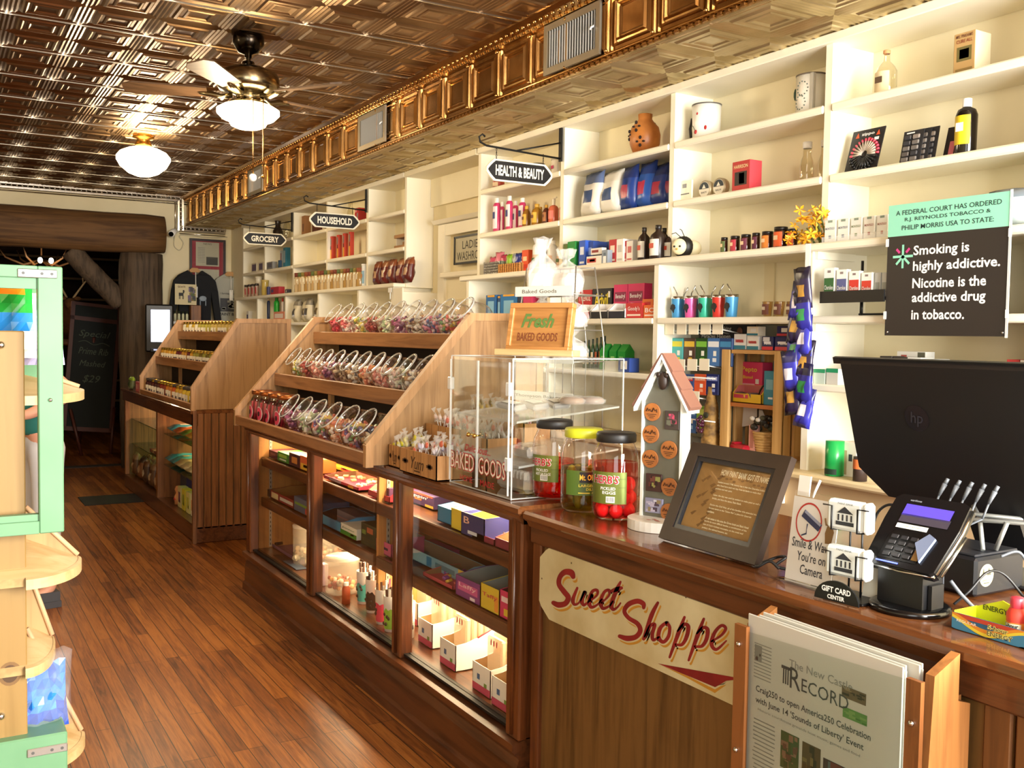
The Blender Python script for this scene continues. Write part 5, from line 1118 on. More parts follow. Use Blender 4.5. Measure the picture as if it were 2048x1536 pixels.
# ------------------------------------------------------------------ lollipop crates on the candy case
SLAT = wood('#c08e58', '#a5733f', 'Z', 1.2, .6)
def lolly_box(lab, x, y, w, d, h, cols, seed, n=26, stencil=True):
    t = thing('lollipop_box', lab, 'box', (x, y, .9765), FACE, 'slatted lollipop boxes on the candy case')
    b = MB(SLAT); b.box(-w/2, w/2, 0, .004, 0, h); b.box(-w/2, w/2, d-.004, d, 0, h); b.box(-w/2, -w/2+.004, 0, d, 0, h); b.box(w/2-.004, w/2, 0, d, 0, h); b.box(-w/2, w/2, 0, d, 0, .004)
    b.m(mat('#7d532b', .7))
    for k in range(1, 5): b.box(-w/2+w*k/5-.0012, -w/2+w*k/5+.0012, -.0006, 0, 0, h)
    if stencil:
        b.m(mat('#4a2c12', .7)); b.text('Yum', (0, -.0006, h*.5), UL, VL, w*.34, h*.5, shear=.3); 
        for s in (-1, 1): b.rect((s*w*.33, -.0006, h*.5), UL, VL, w*.16, h*.12); b.rect((s*w*.33, -.0006, h*.5), UL, VL, w*.08, h*.22)
        b.rect((0, -.0006, h*.18), UL, VL, w*.16, h*.06)
    b.build('slatted_carton', t)
    R = random.Random(seed); b = MB(); wr = cello(.45)
    for k in range(n):
        px, py = R.uniform(-.44, .44)*w, R.uniform(.1, .92)*d; z = h+R.uniform(-.005, .035); tl = R.uniform(-.4, .4); b.T = Matrix.Translation((px, py, z)) @ Matrix.Rotation(tl, 4, 'Y') @ Matrix.Rotation(R.uniform(-.3, .3), 4, 'X')
        b.m(mat(R.choice(cols), .3)); b.ball((0, 0, 0), .013, 8, 5, 1, .5, 1); b.m(WHITE); b.tube([(0, 0, -.06), (0, 0, -.012)], .002, 4)
        b.m(wr); s = .017; b.f([b.v(p) for p in ((-s, -.004, -.02), (s, .004, -.016), (s*.9, -.003, .02), (-s*.8, .003, .018))]); b.f([b.v(p) for p in ((-.004, 0, .018), (.004, 0, .018), (.014, .006, .04), (-.012, -.004, .036))])
    c = b.build('lollipop', t); c['kind'] = 'stuff'
    return t
yb = [yat(p, 1.565, .975) for p in (753, 803, 808, 874)]
lolly_box('slatted box of yellow wrapped lollipops beside the hood end', 1.565, (3.60+yb[1])/2-.002, 3.588-yb[1], .14, .085, ['#d9cf3a', '#e8e2a0', '#b8a83a', '#f0ead0'], 1)
lolly_box('slatted box of mixed lollipops between the yellow box and the bakery case', 1.545, (yb[2]+3.12)/2, yb[2]-3.125, .15, .09, ['#e8e0e8', '#c98a9a', '#e0a050', '#d86a50', '#c9c0d8'], 2, 34)
lolly_box('slatted box of striped pink lollipops behind the front boxes', 1.72, 3.43, .30, .13, .165, ['#e07a6a', '#e8a8a0', '#c95050', '#f0d8d0'], 3, 36, False)
lolly_box('slatted box of grey wrapped lollipops behind the bakery doors', 1.72, 3.17, .20, .13, .15, ['#b8b0a8', '#a0a898', '#d8d0c8', '#c97a6a'], 4, 28, False)
lolly_box('slatted box of gold wrapped lollipops against the hood end', 1.875, 3.45, .26, .12, .215, ['#c9a83a', '#e0c86a', '#d9d0c0', '#8a7a3a'], 5, 26, False)
lolly_box('slatted box of rose and green lollipops at the back of the case top', 1.875, 3.19, .24, .12, .20, ['#d88a9a', '#8aa86a', '#e8c8d0', '#c9b070'], 6, 26, False)
# ------------------------------------------------------------------ acrylic bakery case
AX0, AX1, AY0, AY1, AZ0, AZ1 = 1.585, 2.02, 2.665, 3.09, .9765, 1.427
t = thing('bakery_case', 'clear acrylic bakery case with red and white lettering on its doors', 'display case')
AC = glass('#f4f6f4', boost=2.2, rough=.04); EDG = cello(.42, '#eef0ee')
b = MB(AC); b.quad((AX0+.01, AY0, AZ0), (AX1, AY0, AZ0), (AX1, AY0, AZ1), (AX0+.01, AY0, AZ1)); b.quad((AX0+.01, AY1, AZ0), (AX1, AY1, AZ0), (AX1, AY1, AZ1), (AX0+.01, AY1, AZ1)); b.quad((AX1, AY0, AZ0), (AX1, AY1, AZ0), (AX1, AY1, AZ1), (AX1, AY0, AZ1)); b.quad((AX0, AY0, AZ1), (AX1, AY0, AZ1), (AX1, AY1, AZ1), (AX0, AY1, AZ1)); b.quad((AX0, AY0, AZ0+.004), (AX1, AY0, AZ0+.004), (AX1, AY1, AZ0+.004), (AX0, AY1, AZ0+.004)); b.build('acrylic_box', t, norm=False)
b = MB(EDG)
for p, q in (((AX0, AY0), (AX0, AY0)), ((AX1, AY0), 0), ((AX1, AY1), 0), ((AX0, AY1), 0)): b.box(p[0]-.002, p[0]+.002, p[1]-.002, p[1]+.002, AZ0, AZ1)
for z in (AZ0+.003, AZ1):
    for y in (AY0, AY1): b.box(AX0, AX1, y-.0018, y+.0018, z-.0018, z+.0018)
    for x in (AX0, AX1): b.box(x-.0018, x+.0018, AY0, AY1, z-.0018, z+.0018)
b.build('acrylic_edge', t)
ym = 2.885
for nm, (a, c) in enumerate(((AY0+.012, ym-.003), (ym+.003, AY1-.006))):
    b = MB(AC); b.quad((AX0-.006, a, AZ0+.012), (AX0-.006, c, AZ0+.012), (AX0-.006, c, AZ1-.012), (AX0-.006, a, AZ1-.012)); d_ = b.build('door', t, norm=False)
    b = MB(EDG); b.box(AX0-.009, AX0-.003, a-.0015, a+.0015, AZ0+.012, AZ1-.012); b.box(AX0-.009, AX0-.003, c-.0015, c+.0015, AZ0+.012, AZ1-.012); b.build('door_edge', d_)
    b = MB(mat('#d0a85a', .25, 1.)); yk = (c-.018 if nm == 0 else a+.018); b.tube([(AX0-.006, yk, 1.165), (AX0-.024, yk, 1.165)], .003, 8); b.ball((AX0-.028, yk, 1.165), .008, 10, 6); b.build('knob', d_)
    b = MB(EDG); yh = (a if nm == 0 else c)
    for z in (1.33, 1.09) : b.box(AX0-.014, AX0+.004, yh-.012, yh+.012, z-.022, z+.022, .003)
    b.build('hinge', d_)
    RD = mat('#b8282e', .5); yc = (a+c)/2; X = AX0-.007
    b = MB(RD); wd_ = ('GOODS', 'BAKED')[nm]
    b.text(wd_, (X, yc, 1.065), U_AISLE, UPZ, (c-a)*.90, .062, bold=.045); b.text(wd_, (X-.0006, yc, 1.065), U_AISLE, UPZ, (c-a)*.86, .056, ink('#f6efe4'), bold=.0)
    b.text(('MADE', 'HOME')[nm], (X, yc+(.03 if nm == 0 else -.03), 1.008), U_AISLE, UPZ, (c-a)*.46, .020, RD, bold=.01)
    b.text(('ious...', 'Delic')[nm], (X, yc+(.055 if nm == 0 else -.055), 1.115), U_AISLE, UPZ, (c-a)*.42, .024, RD, bold=.01, shear=.4); b.build('lettering', d_, norm=False)
b = MB(EDG)
for z, x0 in ((1.255, AX0+.02), (1.11, AX0+.03)): b.prism([(x0, z-.035), (x0, z-.028), (AX1-.01, z+.012), (AX1-.01, z+.006)], 'y', AY0+.006, AY1-.006)
b.build('tilted_shelf', t)
DK = mat('#3a2014', .5)
for i, (x, y) in enumerate(((1.72, 2.90), (1.78, 2.85), (1.84, 2.80))):
    z = 1.255-.028+.04*(x-AX0)/(AX1-AX0)+.004; b = MB(DK); b.box(-.03, .03, -.05, .05, .002, .018, .006); b.m(cello(.35)); b.box(-.033, .033, -.055, .055, 0, .021, .006); b.m(WHITE); b.rect((-.0, .0, .0222), (1, 0, 0), (0, 1, 0), .04, .06)
    o = b.build('wrapped_brownie', None, (x, y, z+.006)); o.rotation_euler = (.1, -.1, .2-.2*i); tag(o, 'wrapped brownie with a white label, %s on the upper bakery shelf' % ORD[i], 'brownie', 'brownies on the upper bakery shelf')
R = random.Random(3)
for i, (x, y) in enumerate(((1.86, 2.735), (1.90, 2.78), (1.93, 2.72))):
    b = MB(mat(('#a8703c', '#7a4a26', '#8f5a30')[i], .6)); b.lathe([(0, 0), (.035, 0), (.042, .008), (.036, .018), (0, .021)], 12); b.m(cello(.3)); b.lathe([(.045, 0), (.05, .012), (.03, .024), (0, .026)], 10)
    o = b.build('wrapped_cookie', None, (x, y, 1.275)); tag(o, 'cellophane wrapped cookie, %s beside the brownies' % ORD[i], 'cookie', 'cookies on the upper bakery shelf')
b = MB(mat('#6a4020', .6)); b.box(-.035, .035, -.05, .05, .003, .03, .008); b.m(cello(.4)); b.box(-.04, .04, -.055, .055, 0, .036, .008); o = b.build('wrapped_cake', None, (1.70, 2.74, 1.106)); o.rotation_euler = (0, -.1, 0); tag(o, 'slice of brown cake in film on the lower bakery shelf', 'cake')
for i, (x, y, rz) in enumerate(((1.74, 2.80, 0), (1.86, 2.95, .1))):
    t = thing('clear_clamshell', 'clear ribbed clamshell of baked goods, %s from the bakery doors' % ORD[i], 'container', (x, y, .983), rz, 'clear clamshells in the bakery case')
    b = MB(cello(.38, '#f0e6da')); b.box(-.08, .08, -.10, .10, 0, .075, .015)
    for k in range(9): b.box(-.082, .082, -.09+.0225*k-.004, -.09+.0225*k+.004, .045, .073, .003)
    b.build('clear_lid', t); b = MB(mat('#8a5a34', .6))
    for k in range(6): b.ball((-.035+.07*(k % 2), -.06+.06*(k//2), .028), .028, 9, 6, 1, 1, .8)
    c = b.build('cookie', t); c['kind'] = 'stuff'
# ------------------------------------------------------------------ "fresh" sign and wire bread rack
t = thing('wooden_sign', 'carved wooden sign about fresh baked goods on top of the bakery case', 'sign', (1.80, 2.87, 1.432), math.radians(-62))
b = MB(PINE_X); b.box(-.155, .155, -.03, .03, 0, .022, .002); b.build('foot', t)
TS = Matrix.Rotation(-.20, 4, 'X') @ Matrix.Translation((0, 0, .018))
b = MB(wood('#b57f45', '#96632f', 'X', 1, .5)); b.T = TS; b.box(-.115, .115, -.002, .010, 0, .155); b.build('board', t)
b = MB(wood('#c98f52', '#a8733a', 'X', 1, .45)); b.T = TS
for x0, x1, z0, z1 in ((-.125, .125, .15, .168), (-.125, .125, -.004, .014), (-.125, -.107, .014, .15), (.107, .125, .014, .15)): b.box(x0, x1, -.010, .018, z0, z1, .002)
b.build('frame', t)
b = MB(mat('#5a7a3a', .6)); b.T = TS; b.text('Fresh', (-.01, -.0022, .105), UL, VL, .13, .05, bold=.03, shear=.35); b.text('BAKED GOODS', (-.005, -.0022, .048), UL, VL, .16, .03, mat('#7a3f24', .6), bold=.015); b.build('lettering', t, norm=False)
t = thing('wire_rack', 'tall wire rack of bagged bread with white shelf labels', 'rack', (2.10, 3.30, .9765), FACE+.3)
WR = mat('#b9b7b0', .35, .8); b = MB(WR)
for x in (-.15, .15):
    for y in (.0, .2): b.tube([(x, y*1.0, 0), (x, y, .50), (x*.85, .1+(y-.1)*.6, .80)], .003, 6)
for x in (-.06, 0, .06): b.tube([(x, .2, 0), (x, .2, .5), (x*.85, .16, .80)], .002, 5)
b.tube([(-.128, .16, .8), (.128, .16, .8)], .003, 6); b.build('upright', t)
for i, z in enumerate((.12, .27, .425, .55, .69)):
    b = MB(WR); w = .155 if z < .5 else .145
    for k in range(7): b.tube([(-w+2*w*k/6, 0, z), (-w+2*w*k/6, .2, z)], .002, 5)
    b.tube([(-w, 0, z), (w, 0, z)], .003, 6); b.tube([(-w, .2, z), (w, .2, z)], .003, 6); s_ = b.build('wire_shelf', t)
    b = MB(mat('#eef0ea', .45)); b.box(-w-.005, w+.005, -.006, -.003, z-.008, z+.032, .001); b.text(('Bread', 'Thompson Bakery', 'Rolls . Thompson', "Mom's", 'Baked Goods')[i], (-.02, -.006, z+.012), UL, VL, (.15, .24, .24, .12, .18)[i], .015, ink('#6a6a5a')); b.build('shelf_label', s_, norm=False)
RKM = Matrix.Translation((2.10, 3.30, .9765)) @ Matrix.Rotation(FACE+.3, 4, 'Z')
def bread(lab, x, y, z, w, h, tone, seed, tall=False):
    t = thing('bagged_bread', lab, 'bread', RKM @ Vector((x, y, z+.006)), FACE+.3+random.Random(seed).uniform(-.2, .2), 'bagged bread on the wire rack')
    b = MB(mat(tone, .6)); b.box(-w*.42, w*.42, -.05, .05, .002, h*.5, .02); b.build('loaf', t)
    R = random.Random(seed); b = MB(cello(.26))
    n = 12; rings = []
    for z_, r in ((0, .5), (h*.3, .54), (h*.6, .45), (h*.78, .16), (h*.86, .08), (h*.95, .2), (h*1.15, .3)):
        rings.append([b.v((w*r*(1+R.uniform(-.15, .15))*math.cos(2*PI*k/n), .12*r*(1+R.uniform(-.2, .2))*math.sin(2*PI*k/n), z_+R.uniform(-.006, .006)+.001)) for k in range(n)])
    for p, q in zip(rings, rings[1:]):
        for k in range(n): b.f([p[k], p[(k+1) % n], q[(k+1) % n], q[k]], False)
    b.build('plastic_bag', t)
bread('bagged white bread on the top shelf of the wire rack', .03, .1, .695, .16, .15, '#efe6d6', 1)
bread('bagged bun with upright twisted neck on the top shelf of the wire rack', -.07, .07, .695, .13, .19, '#f2ece0', 2)
bread('bagged golden rolls on the second shelf of the wire rack', -.07, .07, .556, .14, .13, '#d8b060', 3)
bread('bagged pale rolls on the second shelf of the wire rack', .07, .08, .556, .15, .12, '#ece2d0', 4)
bread('bagged cookies on the third shelf of the wire rack', -.07, .08, .431, .14, .11, '#e8dccc', 5); bread('bagged pale cookies at the end of the third rack shelf', .07, .08, .431, .15, .10, '#f0e8dc', 6)
# ------------------------------------------------------------------ jam jars and goods of the grocery case
JB = {}
def jam(loc, col, lidm, r, h, lab, grp):
    k = (col, r, h)
    if k in JB: return dup(JB[k], loc, random.uniform(-.4, .4), lab, grp)
    t = thing('jam_jar', lab, 'jar', loc, 0, grp)
    b = MB(mat(col, .12, spec=.7)); b.lathe([(0, 0), (r*.95, 0), (r, .006), (r, h*.72), (r*.85, h*.82), (r*.8, h*.86)], 12); b.build('glass_jar', t)
    b = MB(lidm); b.lathe([(r*.9, h*.84), (r*.92, h*.86), (r*.92, h), (0, h)], 14); b.build('lid', t)
    b = MB(); label_arc(b, r, h*.16, h*.6, PI-.9, PI+.9, ink('#e9e3d3'), .0006, 6); label_arc(b, r, h*.22, h*.40, PI-.5, PI+.5, ink('#5a4a52'), .001, 4); b.build('label', t, norm=False)
    JB[k] = t; return t
GOLD = mat('#c9a94e', .3, 1.)
random.seed(11)
n3 = 17
for i in range(n3):
    y = 8.88-i*(8.88-7.12)/(n3-1)
    jam((1.945, y, 1.4565), ['#b89a3a', '#a8a04a', '#8a6a2a', '#c0a860'][0 if i < 5 else (1 if i < 9 else 3)] if i not in (0, 2, 4) else '#e0dcc8', GOLD, .036, .118, 'gold lidded jar of %s on the top jam tier' % ('pale relish' if i < 5 else 'amber preserve' if i < 11 else 'pickled vegetables'), 'jars on the top jam tier, ' + ('relish' if i < 5 else 'amber' if i < 11 else 'pickled'))
    jam((2.03, y-.03, 1.4565), '#a8924a', GOLD, .034, .105, 'gold lidded jar in the back row of the top jam tier', 'back row of the top jam tier')
for i in range(18):
    y = 8.86-i*.1; c = ['#b8862a', '#c9a04a', '#5a1f2a', '#a8742a', '#8f8a3a', '#6a5a1f'][(0, 1, 0, 1, 0, 1, 2, 2, 3, 3, 2, 0, 4, 4, 5, 4, 5, 4)[i]]
    n = {'#b8862a': 'honey', '#c9a04a': 'apple butter', '#5a1f2a': 'dark berry jam', '#a8742a': 'peach jam', '#8f8a3a': 'green relish', '#6a5a1f': 'pickles'}[c]
    jam((1.755, y, 1.2365), c, GOLD, .036, .115, 'gold lidded jar of %s on the middle jam tier' % n, 'middle jam tier, ' + n)
    jam((1.835, y-.04, 1.2365), '#8f6a2a', GOLD, .033, .10, 'gold lidded jar in the back row of the middle jam tier', 'back row of the middle jam tier')
for i in range(15):
    y = 8.84-i*.118; c = ['#3a0f18', '#4a1a14', '#7a2416', '#b86a1e', '#c0541c', '#c99a2a', '#d8b83a', '#b8b04a'][(0, 0, 1, 0, 1, 2, 2, 3, 3, 4, 5, 5, 6, 6, 7)[i]]
    n = {'#3a0f18': 'blackberry jam', '#4a1a14': 'dark cherry preserve', '#7a2416': 'red pepper jelly', '#b86a1e': 'orange marmalade', '#c0541c': 'red salsa', '#c99a2a': 'corn relish', '#d8b83a': 'yellow peppers', '#b8b04a': 'pale pickles'}[c]
    jam((1.634, y, .9485), c, GOLD if i % 3 else mat('#3a3230', .4), .045, .14, 'tall jar of %s on the lowest jam tier' % n, 'lowest jam tier, ' + n)
    jam((1.73, y-.05, .9485), '#5a2a18', GOLD, .040, .12, 'tall jar in the back row of the lowest jam tier', 'back row of the lowest jam tier')
def pouch(name, lab, cat, loc, w, h, d, cols, rotz=FACE, lay=False, seed=1, grp=None, m=None):
    """soft packet, standing or lying; cols: body, upper band, spot"""
    b = MB(m or mat(cols[0], .3)); b.bag(w, h, d, seed=seed)
    if len(cols) > 1:
        b.mats.append(mat(cols[1], .3)); b.mats.append(mat(cols[-1], .3)); b.bm.faces.ensure_lookup_table()
        for f in b.bm.faces:
            c = f.calc_center_median()
            if c.z > h*.74: f.material_index = 1
            elif abs(c.x) < w*.26 and h*.25 < c.z < h*.55 and c.y < 0 and len(cols) > 2: f.material_index = 2
    o = b.build(name, None, loc)
    o.rotation_euler = (PI/2 if lay else random.Random(seed).uniform(-.12, -.02), 0, rotz) if not lay else (-PI/2, 0, rotz)
    if lay: o.location = (loc[0], loc[1], loc[2]+d/2+.008)
    return tag(o, lab, cat, grp)
random.seed(5)
for i, y in enumerate((8.25, 8.02, 7.80, 7.58, 7.36, 7.18)): pouch('candy_pouch', 'colourful candy pouch lying on the upper glass shelf, %s from the case partition' % ORD[i], 'candy pouch', (1.66, y, .657), .19, .30, .07, [['#3f8fa0', '#2f6f86', '#e8d8c0'], ['#b8602a', '#6f9a3a', '#e8c8b0'], ['#5a7a2a', '#e0a03a', '#f0e0d0'], ['#c99a3a', '#3f8f5a', '#d0603a'], ['#d0a84a', '#c06030', '#8a4a6a'], ['#6a4a7a', '#c8a0b0', '#e0c070']][i], FACE, True, 20+i, 'pouches on the upper glass shelf')
for i, y in enumerate((8.28, 8.10, 7.92, 7.72, 7.52, 7.32, 7.14)): pouch('snack_pouch', 'clear gold snack pouch lying on the second glass shelf, %s from the case partition' % ORD[i], 'snack pouch', (1.65, y, .402), .17, .32, .08, [['#3a8a9a', '#2a6a80', '#5aa0a0'], ['#4a8a8a', '#b06a2a', '#d09a4a'], ['#b8a070', '#c98a3a', '#6a8a3a'], ['#c9b88a', '#b09a60', '#e8dcc0'], ['#d0c49a', '#b8a878', '#f0e8d0'], ['#bfae80', '#a89060', '#e8dcc0'], ['#c8b88e', '#a8905a', '#efe6ca']][i], FACE, True, 40+i, 'pouches on the second glass shelf')
for i, (y, c) in enumerate(((8.28, '#3a3a44'), (8.05, '#1f2a6a'), (7.80, '#1f2a6a'))): carton('grocery_box', ('grey open carton at the partition in the grocery case', 'navy carton on the floor of the grocery case', 'navy carton nearer the beadboard end of the grocery case')[i], 'box', (1.78, y, .122), .22, .2, .24, c, pat=[('#8a6a4a', .5, .85, .9, .1)])
b = MB(ink('#c98a5a')); b.lathe([(0, 0), (.03, 0), (.034, .06), (.02, .09), (.022, .10), (.03, .12), (.02, .145), (0, .15)], 12); b.m(ink('#d0303a')); b.box(-.035, .035, -.02, .02, .03, .06, .01); tag(b.build('honey_bear', None, (1.68, 7.98, .125)), 'small bear-shaped honey bottle in the grocery case', 'bottle')
for i, (y, c, s) in enumerate(((7.86, '#c8c08a', '#6a3a5a'), (7.72, '#cfc23a', '#8a9a3a'), (7.57, '#d8cf8a', '#b8c04a'), (7.42, '#e0dcc0', '#d89a5a'), (7.27, '#ece8dc', '#d98a3a'), (7.15, '#e6e0d0', '#c8602a'))):
    carton('juice_carton', '%s drink carton on the case floor, %s from the honey bear' % (('beige', 'lime', 'pale yellow', 'cream', 'white', 'off-white')[i], ORD[i]), 'carton', (1.66, y, .122), .105, .06, .16, c, pat=[(s, .5, .5, .6, .5), ('#4a7a2a', .7, .3, .2, .15)], group='drink cartons on the grocery case floor')
for i in range(9): 
    b = MB(mat(['#5a2a1a', '#7a4a2a', '#8a6a4a', '#6a3a2a'][i % 4], .35)); b.box(-.022, .022, 0, .34, 0, .03, .006); b.m(ink(['#e0c8a0', '#c8b090', '#f0e0c8'][i % 3])); b.rect((0, .17, .0302), UL, (0, 1, 0), .02, .2)
    o = b.build('snack_stick', None, (1.66, 9.05-i*.065, .424+.0*(i % 2))); o.rotation_euler = (.0, 0, FACE); tag(o, 'dark snack stick on the slanted stack, %s from the partition' % ORD[8-i], 'snack', 'snack sticks in the grocery case')
for i in range(10): pouch('pretzel_bag', 'brown pretzel bag on the case floor, %s from the log post' % ORD[i], 'snack bag', (1.67+.07*(i % 2), 9.75-i*.135, .122), .15, .22, .09, [['#5a3a22', '#8a6a4a', '#c0a888'], ['#4a3020', '#6f4a2c', '#d8c8b0'], ['#7a4a2a', '#3f2a1c', '#b89a78']][i % 3], FACE, False, 70+i, 'pretzel bags in the grocery case')
pouch('candy_pouch', 'cream and yellow pouch standing at the end of the grocery case', 'pouch', (1.66, 9.28, .947), .13, .19, .06, ['#b8aa6a', '#8a7a3a', '#7a6a8a'], FACE, False, 5)
pouch('candy_pouch', 'green topped clear bag leaning beside the cream pouch', 'pouch', (1.70, 9.12, .947), .11, .17, .06, ['#8a7a50', '#5a8a3a', '#a87a4a'], FACE, False, 6)
carton('candy_box', 'pink patterned box at the end of the grocery case', 'box', (1.60, 9.30, .947), .17, .07, .085, '#c06068', pat=[('#e8c0b8', .3, .5, .25, .5), ('#e0a0a0', .7, .5, .2, .5)])
pouch('candy_pouch', 'lime trimmed pouch lying at the far corner of the grocery case', 'pouch', (1.60, 9.62, .947), .2, .12, .05, ['#5f6a4a', '#9abf3a', '#4a5a3a'], FACE, False, 8)
# ------------------------------------------------------------------ at the log doorway
t = thing('kiosk', 'black kiosk with a glowing white screen beside the log post', 'kiosk', (2.075, 10.72, -.0), math.radians(-8))
b = MB(BLACK); b.box(-.15, .13, 0, .05, 1.27, 1.77, .015); b.build('housing', t)
b = MB(mat('#dfe8ff', .4, emit=5.)); b.rect((.0, 0, 1.545), UL, VL, .185, .335, off=.002); b.build('screen', t, norm=False)
b = MB(mat('#1c1c20', .4)); b.box(-.10, .10, -.05, .0, 1.27, 1.31, .006); b.m(mat('#aeb6d8', .4, emit=1.5)); b.rect((0, -.05, 1.295), UL, VL, .14, .012, off=.001); b.build('card_slot', t)
b = MB(BLACK); b.box(-.03, .03, .05, .08, .95, 1.5); b.box(-.04, .04, .02, .06, 0, 1.3); b.box(-.15, .15, -.05, .12, 0, .02); b.build('stand', t)
tag(area('kiosk_glow', (2.13, 10.97, 1.55), (-PI/2, 0, math.radians(172)), .18, .33, 1.5, (.75, .85, 1.)), kind='helper') if 0 else None
b = MB(BLACK); b.box(-.022, .022, 0, .02, 0, .19, .008); b.m(WHITE)
for k in range(5): b.rect((0, 0, .06+.022*k), UL, VL, .016, .01)
tag(b.build('card_reader', None, (1.99, 10.50, 1.022), -.1), 'black handset with a column of white buttons under the kiosk', 'card reader')
b = MB(BLACK); b.box(1.92, 2.12, 10.45, 10.60, .0, 1.02, .01); tag(b.build('pedestal', None), 'dark pedestal under the handset beside the log post', 'pedestal')
t = thing('bottle_rack', 'white two-shelf rack of small bottles beside the kiosk', 'rack', (2.22, 11.10, 0))
b = MB(WHITE)
for z in (1.40, 1.60): b.box(0, .30, -.03, .07, z-.03, z, .003)
b.build('rack_shelf', t); b = MB(OAK_M); b.box(.25, .36, .0, .09, .9, 1.78, .004); b.build('side_board', t)
bt = None
for i in range(10):
    r, c = divmod(i, 5); loc = (2.26+.042*c-.02*r, 11.10, (1.602, 1.402)[r]); lab = 'small pale green bottle with a dark cap on the %s rack shelf' % ('upper', 'lower')[r]
    if bt: dup(bt, loc, 0, lab, 'bottles on the %s rack shelf' % ('upper', 'lower')[r]); continue
    bt = thing('small_bottle', lab, 'bottle', loc, 0, 'bottles on the upper rack shelf'); b = MB(ink('#cfd0b0')); b.lathe([(0, 0), (.015, 0), (.015, .07), (.009, .085)], 10); b.build('bottle', bt); b = MB(mat('#24301c', .4)); b.lathe([(.010, .082), (.010, .11), (0, .11)], 10); b.build('cap', bt)
t = thing('picture_frame', 'red matted newspaper page in a dark frame on the back wall', 'picture', (2.725, 11.425, 1.98))
b = MB(mat('#2a1414', .4))
w, h = .40, .56
for x0, x1, z0, z1 in ((-w/2, w/2, h-.025, h), (-w/2, w/2, 0, .025), (-w/2, -w/2+.025, .025, h-.025), (w/2-.025, w/2, .025, h-.025)): b.box(x0, x1, -.025, 0, z0, z1)
b.build('frame', t)
b = MB(mat('#8e1f30', .6)); b.box(-w/2+.02, w/2-.02, -.008, 0, .02, h-.02); b.m(ink('#b0ad98')); b.rect((0, -.008, .39), UL, VL, .26, .27); b.rect((0, -.008, .12), UL, VL, .26, .20); b.m(INKG); b.text('NEWS', (0, -.0085, .505), UL, VL, .09, .022)
b.rect((.05, -.009, .315), UL, VL, .13, .09); b.m(INKL)
for k in range(10): b.rect((-.07, -.009, .46-.018*k), UL, VL, .08, .006)
b.build('matted_page', t, norm=False); b = MB(GL); b.quad((-w/2+.02, -.014, .02), (w/2-.02, -.014, .02), (w/2-.02, -.014, h-.02), (-w/2+.02, -.014, h-.02)); b.build('glass', t, norm=False)
def shirt(lab, x, y, z0, col, sleeves, w=.46, h=.62):
    t = thing('hanging_shirt', lab, 'shirt', (x, y, z0)); b = MB(mat(col, .85)); R = random.Random(len(lab)); n = 14; fr, bk = [], []
    O = [(-w*.36, 0), (w*.36, 0), (w*.37, h*.62)] + ([(w*.47, h*.05), (w*.60, h*.08), (w*.52, h*.62), (w*.47, h*.80)] if sleeves else [(w*.47, h*.52), (w*.58, h*.58), (w*.50, h*.76)]) + [(w*.36, h*.90), (w*.16, h*.985), (w*.10, h*.93), (0, h*.90), (-w*.10, h*.93), (-w*.16, h*.985), (-w*.36, h*.90)] + ([(-w*.47, h*.80), (-w*.52, h*.62), (-w*.60, h*.08), (-w*.47, h*.05)] if sleeves else [(-w*.50, h*.76), (-w*.58, h*.58), (-w*.47, h*.52)]) + [(-w*.37, h*.62)]
    F = [b.v((p[0], -.035-.01*math.sin(9*p[0]*3), p[1])) for p in O]; B = [b.v((p[0], .03, p[1])) for p in O]; b.f(F); b.f(B[::-1])
    for k in range(len(O)): b.f([F[k], F[(k+1) % len(O)], B[(k+1) % len(O)], B[k]], True)
    b.build('cloth', t); return t, w, h
t, w, h = shirt('black long-sleeved shirt with a bison print on a wooden hanger', 2.55, 11.28, 1.56, '#12141a', True, .48, .62)
b = MB(ink('#8a98a8')); b.ball((.08, -.05, .30), .045, 8, 5, 1, .1, .7); b.tube([(.05, -.05, .28), (.05, -.05, .22)], .008, 5); b.tube([(.11, -.05, .28), (.11, -.05, .22)], .008, 5); b.build('printed_bison', t)
def hanger(t, z, y=-.0):
    b = MB(mat('#b88a50', .5)); b.prism([(-.06, z), (-.03, z+.03), (.03, z+.03), (.06, z), (.045, z-.02), (-.045, z-.02)], 'y', y-.012, y+.012); b.build('hanger', t)
    b = MB(WHITE); b.tube([(0, y-.05, z-.02), (0, y-.06, z-.2)], .005, 5); b.box(-.02, .02, y-.062, y-.058, z-.30, z-.18, .004); b.build('price_tag', t)
hanger(t, .61)
t, w, h = shirt('grey short-sleeved shirt with dark lettering on a wooden hanger', 2.965, 11.37, 1.56, '#a8a89e', False, .42, .60)
b = MB(ink('#35353a')); b.text('I Survived Rte 311 to', (0, -.048, .37), UL, VL, .24, .022, shear=.2); b.rect((0, -.048, .24), UL, VL, .24, .15); b.m(ink('#8f8f86'))
R = random.Random(2)
for k in range(14): b.rect((R.uniform(-.09, .09), -.0495, .24+R.uniform(-.05, .05)), UL, VL, .04, .025)
b.m(ink('#2c2c30')); b.text('PAINT BANK', (0, -.048, .135), UL, VL, .26, .032, bold=.02); b.build('print', t, norm=False); hanger(t, .59)
t = thing('goat_poster', 'cream poster of a goat standing before the black shirt', 'poster', (2.42, 11.12, 1.783))
b = MB(ink('#cfc39c')); b.box(-.115, .115, 0, .006, 0, .225); b.m(ink('#5a3a2a')); b.text('GOATS', (-.045, 0, .195), UL, VL, .08, .022, bold=.03); b.m(ink('#15120f'))
b.box(-.075, -.025, -.001, 0, .095, .13); 
for x in (-.073, -.062, -.036, -.028): b.box(x, x+.006, -.001, 0, .06, .096)
b.box(-.032, -.016, -.001, 0, .125, .16); b.prism([(-.018, .15), (-.006, .145), (-.018, .14)], 'y', -.001, 0)
